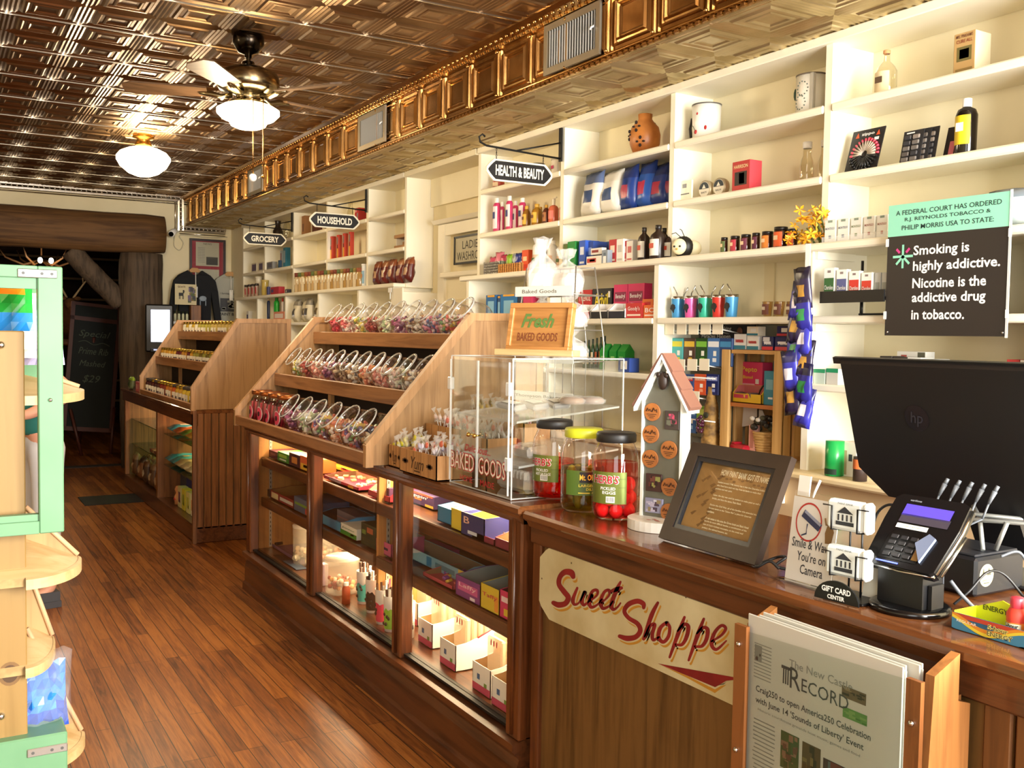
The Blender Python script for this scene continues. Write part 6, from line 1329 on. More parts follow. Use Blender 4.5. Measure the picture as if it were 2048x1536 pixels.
for k in range(20): b.m(ink(['#4a5a34', '#6a5a7a', '#7a6a3a', '#3a3a44'][k % 4])); b.rect((.058+R.uniform(-.035, .035), -.0005, .11+R.uniform(-.07, .07)), UL, VL, .035, .04, off=.0004+.00003*k)
b.build('poster', t, norm=False)
t = thing('security_camera', 'white bullet security camera under the tin crown', 'camera', (2.35, 11.40, 2.58))
b = MB(WHITE); b.tube([(.02, .03, .03), (.0, -.02, .02), (-.05, -.12, -.02)], [.03, .032, .034], 14); b.build('housing', t); b = MB(BLACK_G); b.tube([(-.052, -.124, -.021), (-.056, -.132, -.024)], .027, 14); b.build('lens', t); b = MB(WHITE); b.lathe([(0, 0), (.035, 0), (.035, .012), (0, .012)], 14, (.03, .03, .02)); b.build('mount', t)
b = MB(mat('#c9c0a6', .5)); b.tube(spline([(2.37, 11.44, 2.57), (2.36, 11.43, 2.45), (2.42, 11.43, 2.40), (2.46, 11.43, 2.48), (2.42, 11.43, 2.56), (2.55, 11.43, 2.57), (2.75, 11.43, 2.56), (2.95, 11.43, 2.58)], 8), .005, 6); tag(b.build('camera_cable'), 'cream camera cable looped on the back wall', 'cable')
# chalkboard easel, deer mount and dim furnishings of the room behind
t = thing('chalkboard', 'tall chalkboard on a dark red easel in the dim back room', 'chalkboard', (1.62, 12.7, 0), .10)
RW = mat('#4a1f14', .5); TC = Matrix.Translation((0, 0, .32)) @ Matrix.Rotation(-.10, 4, 'X') @ Matrix.Rotation(.10, 4, 'Y')
b = MB(mat('#0f1412', .8)); b.T = TC; b.box(-.25, .25, .01, .025, 0, 1.30); b.build('slate', t)
b = MB(RW); b.T = TC
for x0, x1, z0, z1 in ((-.29, -.245, -.03, 1.5), (.245, .29, -.03, 1.5), (-.29, .29, -.05, 0), (-.29, .29, 1.28, 1.33), (-.25, .25, 1.46, 1.5)): b.box(x0, x1, -.005, .035, z0, z1)
b.build('frame', t); b = MB(mat('#141a17', .8)); b.T = TC; b.box(-.245, .245, .01, .025, 1.33, 1.46); b.build('header_board', t)
b = MB(RW); b.tube([(-.2, -.02, .55), (-.1, -.12, 0)], .02, 6); b.tube([(.3, -.02, .55), (.22, -.15, 0)], .02, 6); b.tube([(.1, .1, 1.4), (.05, .7, 0)], .018, 6); b.build('leg', t)
b = MB(mat('#4f584a', .9)); b.T = TC; b.text('Special', (0, .0095, 1.12), UL, VL, .36, .10, shear=.3); b.text('Prime Rib', (0, .0095, .92), UL, VL, .34, .08, shear=.3); b.text('Mashed', (0, .0095, .77), UL, VL, .3, .07, shear=.3); b.text('$29', (0, .0095, .58), UL, VL, .2, .10, shear=.3); b.tube(spline([(-.18, .009, 1.02), (-.1, .009, 1.04), (0, .009, 1.0), (.1, .009, 1.03), (.18, .009, 1.0)], 5), .005, 4); b.build('chalk_lettering', t, norm=False)
t = thing('deer_mount', 'deer head trophy with antlers in the dim back room', 'trophy', (1.66, 14.6, 1.72))
FUR = noisy('#7a5230', '#5a3a20', 12, .9); b = MB(FUR); b.tube([(0, .3, -.25), (0, .1, -.05), (-.02, -.05, .12), (-.03, -.2, .12), (-.03, -.33, .05)], [.17, .15, .09, .07, .035], 12); b.ball((-.11, -.08, .19), .05, 8, 5, 1, .4, .6); b.ball((.07, -.08, .19), .05, 8, 5, 1, .4, .6); b.build('head', t)
b = MB(mat('#c9b089', .6))
for s in (-1, 1): b.tube([(s*.04-.02, -.06, .2), (s*.12, 0, .34), (s*.2, -.05, .46), (s*.15, -.15, .58)], [.014, .013, .011, .005], 7); b.tube([(s*.15, -.02, .40), (s*.13, -.1, .52)], [.01, .004], 6)
b.build('antler', t); b = MB(OAK_M); b.box(-.18, .18, .28, .32, -.45, .1, .02); b.box(-.05, .05, .32, 3.0, -.3, -.2); b.build('plaque', t)
t = thing('chandelier', 'antler chandelier with two small bright bulbs in the back room', 'chandelier', (1.20, 13.5, 2.3))
b = MB(mat('#6a4a2a', .6)); b.tube([(0, 0, .65), (0, 0, .1)], .01, 6)
for a in range(6): ca, sa = math.cos(a*1.05), math.sin(a*1.05); b.tube([(0, 0, .05), (.2*ca, .2*sa, -.02), (.4*ca, .4*sa, .06), (.48*ca, .48*sa, .18)], [.018, .016, .012, .005], 6)
b.build('antler_frame', t)
for x in (-.045, .075): b = MB(mat('#fff0d0', .4, emit=14.)); b.ball((x, -.35, .02), .028, 10, 7, 1, 1, 1.3); b.build('lamp', t)
bulb((1.2, 13.1, 2.1), 9, .06, (1, .72, .42))
b = MB(mat('#2a1a10', .7)); b.box(.3, 1.5, 15.9, 16.2, 0, .9, .01); tag(b.build('sideboard', None), 'dark sideboard in the unlit back room', 'sideboard')
for i, (x, z, w, h, c) in enumerate(((1.05, .95, .2, .28, '#5a4a34'), (1.28, .95, .18, .26, '#4a3a30'))): carton('framed_picture', ('pale brown framed picture on the dark sideboard', 'darker framed picture beside the pale one on the sideboard')[i], 'picture', (x, 15.93, .903), w, .02, h, c, rotz=0, pat=[('#8a7a5a', .5, .5, .7, .7)])
b = MB(noisy('#160c07', '#0c0603', 3, .8)); M0, M1 = on(2, 0, 170, 1012), on(2, 0, 300, 990); b.box(M0.x, M1.x, M0.y, M1.y+.12, .0005, .006)
o = b.build('floor_mat', None); tag(o, 'small dark mat on the floor before the grocery case', 'mat')
# ------------------------------------------------------------------ goods on the wall shelves
ZT, ZM, ZL, ZW, ZB, ZD = 2.406, 2.136, 1.869, 1.594, 1.331, 1.0015
def at(p0, p1, pt, z, x): return span(p0, p1, pt, z, x)
def pxof(p): q = p-Vector((0, 0, EYE)); return 1024+FPX*q.dot(RM.col[0])/q.dot(RM.col[1])
def wid(loc, p0, p1): return (p1-p0)/FPX*(Vector(loc)-Vector((0, 0, EYE))).dot(RM.col[1])
def bx(lab, p0, p1, pt, z, col, x=3.02, d=.07, cat='box', name='carton_box', **k):
    loc, w, h = at(p0, p1, pt, z, x)
    if loc[1] > 6:      # seen nearly end-on: the side face takes its share of the width
        ky = (p1-p0)/w; q = Vector((x, loc[1], z)); kx = abs(pxof(q+Vector((.1, 0, 0)))-pxof(q))*10; d = min(d, .65*(p1-p0)/kx); w = max((p1-p0-kx*d)/ky, .03); loc = (x, yat(p0, x, z)-w/2, z)
    return carton(name, lab, cat, loc, w*.96, d, h, col, **k)
def bottle(lab, p0, p1, pt, z, prof, m, x=3.03, cap=None, capm=None, labm=None, lz=(.2, .6), arc=.95, name='bottle', cat='bottle', grp=None, sx=1, n=14, spot=None, pump=False, round_=True):
    """prof: (radius fraction, height fraction) rows; cap: height fraction where the cap begins"""
    loc, w, h = at(p0, p1, pt, z, x); w = wid(loc, p0, p1); r = w/2; t = thing(name, lab, cat, (min(x+r*.6, 3.195-r), loc[1], z+.0005), FACE, grp); sy = 1 if round_ else .6
    b = MB(m); b.lathe([(r*a, h*q) for a, q in prof], n, (0, 0, 0), 1, sy); b.build('body', t)
    if cap:
        rc = prof[-1][0]*r*1.12; b = MB(capm or WHITE); b.lathe([(rc*.9, h*cap), (rc, h*cap+.001), (rc, h*.995), (rc*.9, h), (0, h)], n, (0, 0, 0), 1, sy if not round_ else 1)
        if pump: b.tube([(0, 0, h*.9), (0, 0, h*1.03), (.03, 0, h*1.05)], .004, 6)
        b.build('cap', t)
    if labm:
        rr = max(a for a, q in prof)*r; b = MB(labm); pr = None
        for k in range(9):
            a = -PI/2-arc+2*arc*k/8; c = (b.v(((rr+.0006)*math.cos(a), (rr*sy+.0006)*math.sin(a), h*lz[0])), b.v(((rr+.0006)*math.cos(a), (rr*sy+.0006)*math.sin(a), h*lz[1])))
            if pr: b.f([pr[0], c[0], c[1], pr[1]], True)
            pr = c
        if spot: b.m(ink(spot)); b.rect((0, -(rr*sy+.001), h*(lz[0]*.4+lz[1]*.6)), UL, VL, rr*.8, h*(lz[1]-lz[0])*.3, off=.001)
        b.build('label', t, norm=False)
    return t
CYL = [(0, 0), (.95, 0), (1, .03), (1, 1)]; BOT = [(0, 0), (.95, 0), (1, .03), (1, .62), (.8, .74), (.42, .82), (.40, .88)]; FLAT = [(0, 0), (.95, 0), (1, .03), (1, .78), (.8, .84), (.55, .86)]
CLEAR = glass('#f6f4ea', boost=1.8)
# cigarette bay
bottle('old clear corked bottle with a paper label above the cigarettes', 1741, 1784, 100, ZT, [(0, 0), (.95, 0), (1, .03), (1, .52), (.8, .62), (.34, .75), (.3, .93)], CLEAR, 3.02, .92, mat('#c08a5a', .8), ink('#d8c49c'), (.04, .5), spot='#5a4432')
bx('antique tan patent medicine box on the top shelf of the cigarette bay', 1905, 1949, 65, ZT, '#b89560', 3.02, .085, side='#d8cfb0', txt=[("MRS. PINKHAM'S", '#6a3a2a', .5, .92, .8, .08), ('CURE ALL', '#8a3a2a', .5, .8, .75, .08)], pat=[('#6a6034', .5, .5, .7, .34), ('#c9b87a', .5, .5, .45, .22), ('#8a7040', .5, .12, .8, .08)])
def lean(name, lab, cat, p0, p1, pt, z, x, lean_, paint, th=.006):
    loc, w, h = at(p0, p1, pt, z, x); t = thing(name, lab, cat, loc, FACE, None, rot=(-lean_, 0, FACE)); paint(t, w, h, th); return t
def zip_(t, w, h, th):
    b = MB(mat('#1c1b1c', .4)); b.box(-w/2, w/2, 0, .004, 0, h); b.m(ink('#e8e8e4')); b.text('zippo', (0, 0, h*.88), UL, VL, w*.4, h*.09, bold=.02); b.m(ink('#e0562a'))
    for s in (-1, 1): b.prism([(s*w*.32-.008, h*.82), (s*w*.32, h*.94), (s*w*.32+.008, h*.82)], 'y', -.001, 0)
    b.m(ink('#f0f0ee')); b.rect((w*.3, 0, h*.74), UL, VL, w*.14, h*.07); b.m(ink('#d8404a')); b.disc((w*.08, -.001, h*.74), w*.06, UL, VL, 12); b.build('card', t, norm=False)
    b = MB()
    for k in range(26):
        a = 2*PI*k/26; b.m(mat('#b8aa98', .4) if math.sin(a) > -.1 else mat('#161616', .4)); c = Vector((w*.04, -.004, h*.38)); d_ = Vector((math.cos(a), 0, math.sin(a)))
        b.tube([c+d_*.015, c+d_*w*.36], .0042, 5); b.m(mat('#d8485a', .4) if math.sin(a) > -.1 else BLACK); b.tube([c+d_*w*.36, c+d_*w*.44], .0046, 5)
    c = b.build('lighter', t); c['kind'] = 'stuff'
    b = MB(mat('#1c1b1c', .4)); b.prism([(.004, h*.6), (.008, h*.6), (.05, 0.0), (.045, 0)], 'x', -.03, .03); b.build('easel_back', t)
lean('lighter_display', 'black lighter display card with a fan of pink tips', 'display', 1688, 1752, 252, ZM, 3.0, .28, zip_)
for i in range(3):
    def blis(t, w, h, th, i=i):
        b = MB(mat('#2c2c2e', .4)); b.box(-w/2, w/2, 0, .004, 0, h); R = random.Random(i); b.m(WHITE); b.rect((-w*.15, 0, h*.93), UL, VL, w*.4, h*.04)
        for r in range(5):
            for c in range(2): b.m(mat(R.choice(['#5a5450', '#8a8078', '#3a3a3e', '#6f6a66']), .35)); b.box(-w*.4+w*.42*c, -w*.05+w*.42*c, -.008, 0, h*(.04+.17*r), h*(.17+.17*r), .003)
        b.build('blister_card', t)
    lean('flint_card', 'dark blister card of lighter parts, %s in the leaning stack' % ORD[i], 'card', 1798+17*i, 1838+15*i, 258-3*i, ZM, 3.0+.01*i, .2, blis)['group'] = 'blister cards of lighter parts'
bottle('black bottle with a yellow label and white cap on the cigarette shelves', 1902, 1944, 197, ZM, [(0, 0), (.92, 0), (.96, .03), (1, .7), (.8, .8), (.4, .84), (.38, .86)], mat('#120d0a', .12), 3.0, .85, WHITE, ink('#e0c41c'), (.16, .68), spot='#f0eee2')
lean('pink_card', 'black and pink card leaning behind the black bottle', 'card', 1884, 1905, 250, ZM, 3.05, .25, lambda t, w, h, th: (lambda b: (b.box(-w/2, w/2, 0, .004, 0, h), b.m(ink('#d87a8a')), b.rect((w*.2, 0, h*.3), UL, VL, w*.5, h*.5), b.build('card', t, norm=False)))(MB(mat('#241c20', .5))))
for i in range(5):
    c = ('#7a8a96', '#6a7684', '#7a8a5a', '#a85a4a', '#a8604a')[i]
    bx('white cigarette pack with a %s name, %s along the upper pack row' % (('grey', 'slate', 'green', 'red', 'rust')[i], ORD[i]), 1648+26*i, 1671+26*i, 440-2.5*i, ZL, '#efeee6', 2.93, .022, 'cigarette pack', 'cigarette_pack', txt=[('MONTEGO', c, .5, .62, .8, .1)], pat=[('#8a9a8a', .5, .93, .4, .1), (c, .5, .25, .22, .14)], group='white cigarette packs')
b = MB(cello(.25)); y0, y1 = yat(1780, 2.92, ZL), yat(1645, 2.92, ZL); b.box(2.915, 2.99, y0, y1, ZL+.0005, ZL+.003); b.box(2.915, 2.918, y0, y1, ZL, ZL+.022); tag(b.build('clear_tray', None), 'clear tray under the white cigarette packs', 'tray')
t = thing('cigarette_rack', 'black rack holding coloured cigarette packs on the lower shelf', 'rack'); y0, y1 = yat(1772, 2.87, ZW), yat(1644, 2.87, ZW)
b = MB(mat('#0e0d0e', .4)); b.box(2.86, 2.96, y0, y1, ZW+.055, ZW+.062); b.box(2.855, 2.862, y0, y1, ZW+.045, ZW+.088); b.build('tray', t)
b = MB(mat('#0e0d0e', .4))
for y in (y1-.12, y0+.05): b.tube([(2.94, y, ZW), (2.94, y, ZW+.20)], .005, 6); b.tube([(2.93, y-.012, ZW), (2.93, y-.012, ZW+.05)], .004, 6)
b.tube([(2.93, y0, ZW+.004), (2.93, y1-.12, ZW+.004)], .004, 6); b.build('wire_frame', t)
for i in range(4):
    c = ('#3f6a3a', '#5a5f8f', '#cf3a2e', '#d0402e')[i]; zz = ZW+.0635
    bx('%s and white cigarette pack with red-tipped script, %s in the black rack' % (('green', 'blue', 'bright red', 'orange red')[i], ORD[i]), 1646+25*i, 1668+25*i, 536+3*i, zz, '#f0efe8', 2.885, .022, 'cigarette pack', 'cigarette_pack', txt=[('Cherokee', '#f0efe8', .5, .36, .8, .15)], pat=[(c, .5, .34, .9, .66), ('#8a7a78', .5, .88, .3, .08)], group='coloured cigarette packs')
for i in range(2): bx('pale grey cigarette pack, %s beside the red packs' % ORD[i], 1748+14*i, 1760+14*i, 545, ZW+.0635, '#c9cdca', 2.89, .05, 'cigarette pack', 'cigarette_pack', pat=[('#9aa09c', .5, .4, .7, .4)], group='grey cigarette packs')
for i, (p0, p1, pt, c, s) in enumerate(((1626, 1650, 738, '#b8c4b8', '#1f8a5a'), (1651, 1676, 737, '#c8c4b8', '#1f8a5a'))):
    bx('clear lidded box with a green top, %s on the shelf behind the monitor' % ORD[i], p0, p1, pt, ZB, c, 2.92, .08, pat=[(s, .5, .88, 1, .24)], group='green topped boxes')
for i, (p0, p1, pt, c, s) in enumerate(((1757, 1782, 712, '#2f2a26', '#4a423a'), (1784, 1812, 714, '#2f2a26', '#4a423a'), (1812, 1840, 715, '#e6e6dc', '#3a8a5a'), (1840, 1872, 718, '#dfe2d8', '#4a9a7a'), (1905, 1945, 722, '#b83a34', '#e8e0d8'), (1945, 2008, 724, '#c04038', '#e8dcd8'), (2010, 2036, 719, '#c23a3a', '#f0eee8'), (2037, 2048, 720, '#efeee8', '#b83a3a'))):
    bx('%s carton top showing over the monitor' % ('first dark', 'second dark', 'white and green', 'pale green', 'red', 'longer red', 'red and white', 'white and red')[i], p0, p1, pt, ZB, c, 2.95, .07, pat=[(s, .5, .8, .7, .2)])
bx('white flat carton lying across the dark carton tops', 1792, 1852, 703, ZB+.085, '#eeece2', 3.03, .05, pat=[('#b85a50', .25, .5, .2, .5), ('#5a5a4a', .85, .5, .25, .9)])
bottle('green cylinder tin with a dark base band on the back ledge', 1642, 1679, 882, ZD, [(0, 0), (1, 0), (1, 1), (0, 1)], mat('#1f9a4a', .3), 2.86, None, None, ink('#12301f'), (.04, .2), name='tin', cat='tin', n=22)
bx('white and tan carton beside the green tin on the back ledge', 1682, 1712, 884, ZD, '#e9e2d4', 2.90, .06, pat=[('#3a3a44', .6, .55, .25, .2), ('#c0a080', .2, .4, .3, .7)])
bottle('small black and orange roll beside the white carton on the ledge', 1700, 1728, 914, ZD, [(0, 0), (1, 0), (1, 1), (0, 1)], mat('#3a2c26', .5), 2.84, None, None, ink('#d0703a'), (.5, .9), name='roll', cat='roll')
pouch('plastic_bag', 'crumpled clear and blue bag at the edge of the cigarette shelf', 'bag', (2.94, 1.87, ZL), .2, .12, .08, ['#c9d0d6', '#8a96a4', '#e8ecee'], FACE, False, 3)
# shelves beside the cigarettes
t = thing('enamel_mug', 'white enamel sifter mug with cherries and a black handle', 'mug', (3.06, yat(1412, 3.06, ZT), ZT), FACE); h = .155
b = MB(mat('#f0ede2', .3)); b.lathe([(0, 0), (.062, 0), (.066, h), (.062, h), (.058, .01), (0, .01)], 24); b.m(mat('#5a5652', .4)); b.lathe([(.067, h-.003), (.068, h+.003), (.064, h+.003)], 24); b.m(ink('#b8282e')); b.ball((.0, -.064, .03), .010, 8, 5, 1, .3, 1); b.ball((.045, -.046, .045), .010, 8, 5, 1, .4, 1); b.ball((.01, -.065, .11), .006, 8, 5, 1, .3, 1); b.m(ink('#4a5a3a')); b.tube([(0, -.066, .035), (-.02, -.064, .06)], .0015, 4); b.build('cup', t)
b = MB(mat('#2c2622', .4)); b.tube([(-.062, 0, h*.7), (-.10, 0, h*.72), (-.11, 0, h*.45), (-.10, 0, .01)], .007, 8); b.build('handle', t)
t = thing('flour_tin', 'white sifter tin with dotted circles and a dark leaf', 'tin', (3.07, yat(1622, 3.07, ZT), ZT), FACE); h = .155
b = MB(mat('#e6e0d2', .35)); b.lathe([(0, 0), (.062, 0), (.062, h), (0, h)], 26); b.m(mat('#6a5f52', .4)); b.lathe([(.063, h-.002), (.064, h+.004), (.060, h+.004)], 26); b.m(ink('#4a5a52'))
for cz, cx in ((.10, .1), (.045, -.05)):
    for k in range(12): a = 2*PI*k/12; q = -PI/2+(cx+.4*math.cos(a)); b.ball((.0625*math.cos(q), .0625*math.sin(q), cz+.027*math.sin(a)), .003, 5, 3)
b.m(ink('#1f3a2c')); q = -PI/2-.75; b.ball((.061*math.cos(q), .061*math.sin(q), .085), .016, 7, 5, .6, .6, 1.6); b.m(mat('#c9c5ba', .35)); b.box(.038, .052, -.052, -.035, 0, h); b.build('body', t)
bx('small white card stand at the end of the balm shelf', 1354, 1383, 362, ZM, '#efe7d2', 3.02, .01, 'card', 'card', pat=[('#8a8a8a', .5, .75, .3, .2), ('#6a6a6a', .5, .35, .7, .06)])
for i, p in enumerate((1408, 1437)):
    t = thing('balm_tin', 'round tin with a dark mountain label, %s on the balm shelf' % ORD[i], 'tin', (3.03, yat(p, 3.03, ZM), ZM+.041), FACE, 'round balm tins'); r = .04; 
    b = MB(mat('#b8a888', .4, .4)); b.T = Matrix.Rotation(PI/2, 4, 'X'); b.lathe([(0, -.03), (r*.95, -.03), (r, -.02), (r, 0), (0, 0)], 26); b.T = None; b.m(ink('#e9e2cf')); b.disc((0, -.001, 0), r*.86, UL, VL, 26); b.m(ink('#22303a')); n = 14; b.f([b.v((r*.8*math.cos(PI*k/n), -.002, r*.8*math.sin(PI*k/n)*.95+.002)) for k in range(n+1)]); b.m(ink('#e9e2cf')); b.prism([(-.012, .004), (0, .022), (.012, .004)], 'y', -.003, -.0025); b.m(INKG); b.text('BALM', (0, -.002, -.014), UL, VL, .034, .008); b.build('tin', t)
bx('red boxed ointment with a window on the balm shelf', 1463, 1499, 322, ZM, '#b8302e', 3.0, .07, side='#c8404a', txt=[('HARRISON', '#f0d8a0', .5, .82, .8, .12)], pat=[('#1f1410', .5, .42, .7, .45), ('#d8b86a', .55, .42, .3, .36), ('#e8dcc0', .55, .42, .2, .12)])
bottle('clear bottle with a white cap near the end of the balm shelf', 1593, 1621, 284, ZM, [(0, 0), (.95, 0), (1, .03), (1, .42), (.85, .55), (.6, .66), (.6, .85)], CLEAR, 3.05, .84, WHITE)
bottle('clear bottle with a white cap against the cigarette bay divider', 1630, 1656, 280, ZM, [(0, 0), (.95, 0), (1, .03), (1, .42), (.85, .55), (.6, .66), (.6, .85)], CLEAR, 3.09, .84, WHITE)
t = thing('bee_figure', 'black and cream wooden bee figure on the long shelf', 'figurine', (2.95, yat(1360, 2.95, ZL), ZL), FACE+.4)
b = MB(mat('#15120f', .5)); b.ball((0, .03, .05), .05, 14, 9, 1, .7, 1); b.m(mat('#ece2bc', .5)); b.ball((0, -.012, .048), .037, 14, 9, 1, .5, 1); b.m(BLACK); b.ball((-.014, -.031, .048), .005, 7, 5); b.ball((.014, -.031, .048), .005, 7, 5); b.m(mat('#d9a03a', .5)); b.ball((-.0, -.033, .036), .005, 7, 5); b.build('head', t)
b = MB(mat('#ece2bc', .5)); b.ball((.03, .06, .045), .042, 12, 8, 1.1, .8, .9); b.build('abdomen', t); b = MB(BLACK); b.tube([(-.01, .02, .095), (-.03, .01, .115), (-.05, .01, .11)], .002, 5); b.tube([(.01, .02, .095), (0, .01, .125), (-.01, .01, .13)], .002, 5); b.build('antenna', t)
for i, (p0, p1, pt, c, n) in enumerate(((1438, 1452, 475, '#5a6a3a', 'green'), (1456, 1475, 472, '#b03040', 'red'), (1477, 1497, 469, '#6a2a40', 'maroon'), (1500, 1516, 466, '#5a1f3a', 'purple'), (1518, 1541, 463, '#d8822e', 'orange'), (1541, 1569, 454, '#e0602a', 'large red-orange'), (1570, 1590, 458, '#e0662e', 'small red-orange'))):
    bottle('black lidded candle jar with %s label on the long shelf' % n, p0, p1, pt, ZL, [(0, 0), (.95, 0), (1, .04), (1, .8), (.86, .84)], mat('#3a1c12', .1), 2.95, .83, mat('#15110f', .35), ink(c), (.08, .76), name='candle_jar', cat='candle', grp='black lidded candle jars', spot='#e8c8a0')
t = thing('silk_flowers', 'bunch of yellow silk flowers spilling over the long shelf', 'flowers', (2.93, yat(1615, 2.93, ZL), ZL), FACE); R = random.Random(9)
b = MB()
for k in range(60):
    c = Vector((R.uniform(-.085, .06), R.uniform(-.04, .08), R.uniform(.012, .15))); 
    if c.z > .08 and c.x < -.02: continue
    b.m(mat(R.choice(['#e8a81c', '#f0b828', '#d89414', '#f4c848']), .6)); b.T = Matrix.Translation(c) @ Matrix.Rotation(R.uniform(0, 6), 4, Vector((R.uniform(-1, 1), R.uniform(-1, 1), R.uniform(-1, 1))).normalized())
    for q in range(5): a = q*1.2566; b.f([b.v(p) for p in ((0, 0, 0), (.016*math.cos(a-.4), .016*math.sin(a-.4), .004), (.026*math.cos(a), .026*math.sin(a), .0), (.016*math.cos(a+.4), .016*math.sin(a+.4), .004))])
b.T = None; c = b.build('petal', t, norm=False); c['kind'] = 'stuff'; b = MB(mat('#5a6a34', .7))
for k in range(14): p = Vector((R.uniform(0, .07), R.uniform(.02, .08), .002)); b.tube([p, p+Vector((R.uniform(-.05, .0), -.02, R.uniform(.04, .12)))], .003, 5)
c = b.build('stem', t); c['kind'] = 'stuff'
def tumbler(lab, p0, p1, c, x, s): 
    loc, w, h = at(p0, p1, 600, ZW, x); w = .058; h = .098; t = thing('tumbler', lab, 'tumbler', (x+.03, loc[1], ZW), FACE, 'metal tumblers with straws')
    b = MB(mat(c, .3, .2)); b.lathe([(0, 0), (w*.40, 0), (w*.42, .004), (w*.5, h*.88)], 18); b.m(CHROME); b.lathe([(w*.5, h*.88), (w*.505, h), (w*.47, h), (w*.46, h*.9), (0, h*.9)], 18); b.build('cup', t)
    b = MB(mat('#14181c', .5)); b.prism([(-.016, .04), (-.012, .056), (.0, .064), (.012, .058), (.016, .045), (.008, .034), (.006, .022), (-.006, .036)], 'y', -w*.5, -w*.42); b.build('printed_bison', t)
    b = MB(CHROME); b.tube([(0, 0, h*.5), (s*.004, 0, h+.012), (s*.03, .0, h+.045)], .0032, 7); b.build('straw', t)
for i, (p0, p1, c, x, s, n) in enumerate(((1336, 1352, '#4a9ad0', 2.93, -1, 'sky blue'), (1348, 1364, '#3f7ab8', 3.02, 1, 'deeper blue back-row'), (1361, 1380, '#e060a8', 2.93, 1, 'pink'), (1378, 1394, '#3a6a8a', 3.02, -1, 'slate blue back-row'), (1388, 1408, '#3ab898', 2.93, -1, 'turquoise'), (1403, 1419, '#2f9a7a', 3.02, 1, 'green back-row'), (1416, 1436, '#d03a30', 2.93, 1, 'red'), (1442, 1462, '#4a9ad0', 2.93, -1, 'light blue end'))): tumbler('%s tumbler with a straw and black bison print' % n, p0, p1, c, x, s)
for i, (p0, p1) in enumerate(((1519, 1541), (1543, 1565), (1568, 1590))):
    bottle('shot glass with a wildlife print, %s from the tumblers' % ORD[i], p0, p1, 603, ZW, [(0, 0), (.72, 0), (.74, .03), (1, .96), (1, 1), (.95, .98), (.7, .08), (0, .08)], glass('#f2e6d0', boost=1.2), 2.93, None, None, ink('#6a3a2a'), (.12, .82), name='shot_glass', cat='shot glass', grp='wildlife shot glasses', spot='#c8b8a0')
# strip of hanging snack bags
XB = 2.86; t = thing('clip_strip', 'white hanging strip clipped to the long shelf holding snack bags', 'strip', (0, 0, 0)); ys = yat(1612, XB, 1.6)
b = MB(WHITE); b.box(XB, XB+.002, ys-.012, ys+.012, 1.19, 1.865); b.build('strip', t)
R = random.Random(6)
for i in range(11):
    z = 1.71-.045*i; y = ys+(.028 if i % 2 else -.012)+R.uniform(-.006, .006); lab = 'purple and black snack bag, %s down the hanging strip' % ORD[i]
    o = pouch('snack_bag', lab, 'snack bag', (XB-.02-.006*(i % 2), y, z-.09), .085, .155, .03, [['#2a2040', '#221c2c', '#b88a3a'], ['#3a3aa8', '#2a2a60', '#e8e4f0'], ['#2c2a86', '#1f1c3a', '#2f8a4a']][i % 3], FACE, False, 100+i, 'snack bags on the hanging strip'); o.rotation_euler = (R.uniform(-.15, .1), R.uniform(-.25, .15), FACE)
# peg display with hanging medicine packets
t = thing('peg_display', 'grey pegboard with white hooks for medicine packets', 'display', (0, 0, 0)); XP = 3.08
b = MB(noisy('#8f8a76', '#7d7864', 5, .6)); b.box(XP+.02, XP+.03, yat(1462, XP, 1.4), 3.565, 1.04, 1.56); b.build('pegboard', t)
b = MB(mat('#2c2a2c', .5)); y0, y1 = yat(1505, XP, 1.52), yat(1394, XP, 1.52); b.box(XP+.012, XP+.018, y0, y1, 1.475, 1.565); b.m(WHITE); b.text('Join Us In Making', (XP+.012, y1-.115, 1.545), U_AISLE, UPZ, .20, .024, bold=.01); b.text('Miracles Happen', (XP+.012, y1-.115, 1.510), U_AISLE, UPZ, .19, .024, bold=.01); b.m(mat('#8a5a44', .6)); b.ball((XP+.010, y0+.09, 1.53), .024, 10, 7, .15, .8, 1); b.build('header_card', t)
PK = [(0, [('teal', '#3fb0b0', '#e0d83a'), ('brown and yellow', '#4a2c1c', '#e0b82e'), ('dark green', '#1f4a1c', '#7ac03a'), ('white and blue', '#4a7ab8', '#e8ecf2'), ('deep blue', '#2a4a80', '#3a8ac0')], 676, 748), (1, [('tan', '#d8a070', '#e8d8c0'), ('blue and red', '#2a4a8a', '#c83038'), ('orange', '#e0582a', '#f0a07a'), ('navy', '#1c2a6a', '#8a9ad8')], 748, 790), (2, [('apricot', '#d8a060', '#e8d0a0'), ('royal blue', '#2a5aa0', '#8ab0d8'), ('lime', '#7ab02a', '#c8dc6a')], 812, 866)]
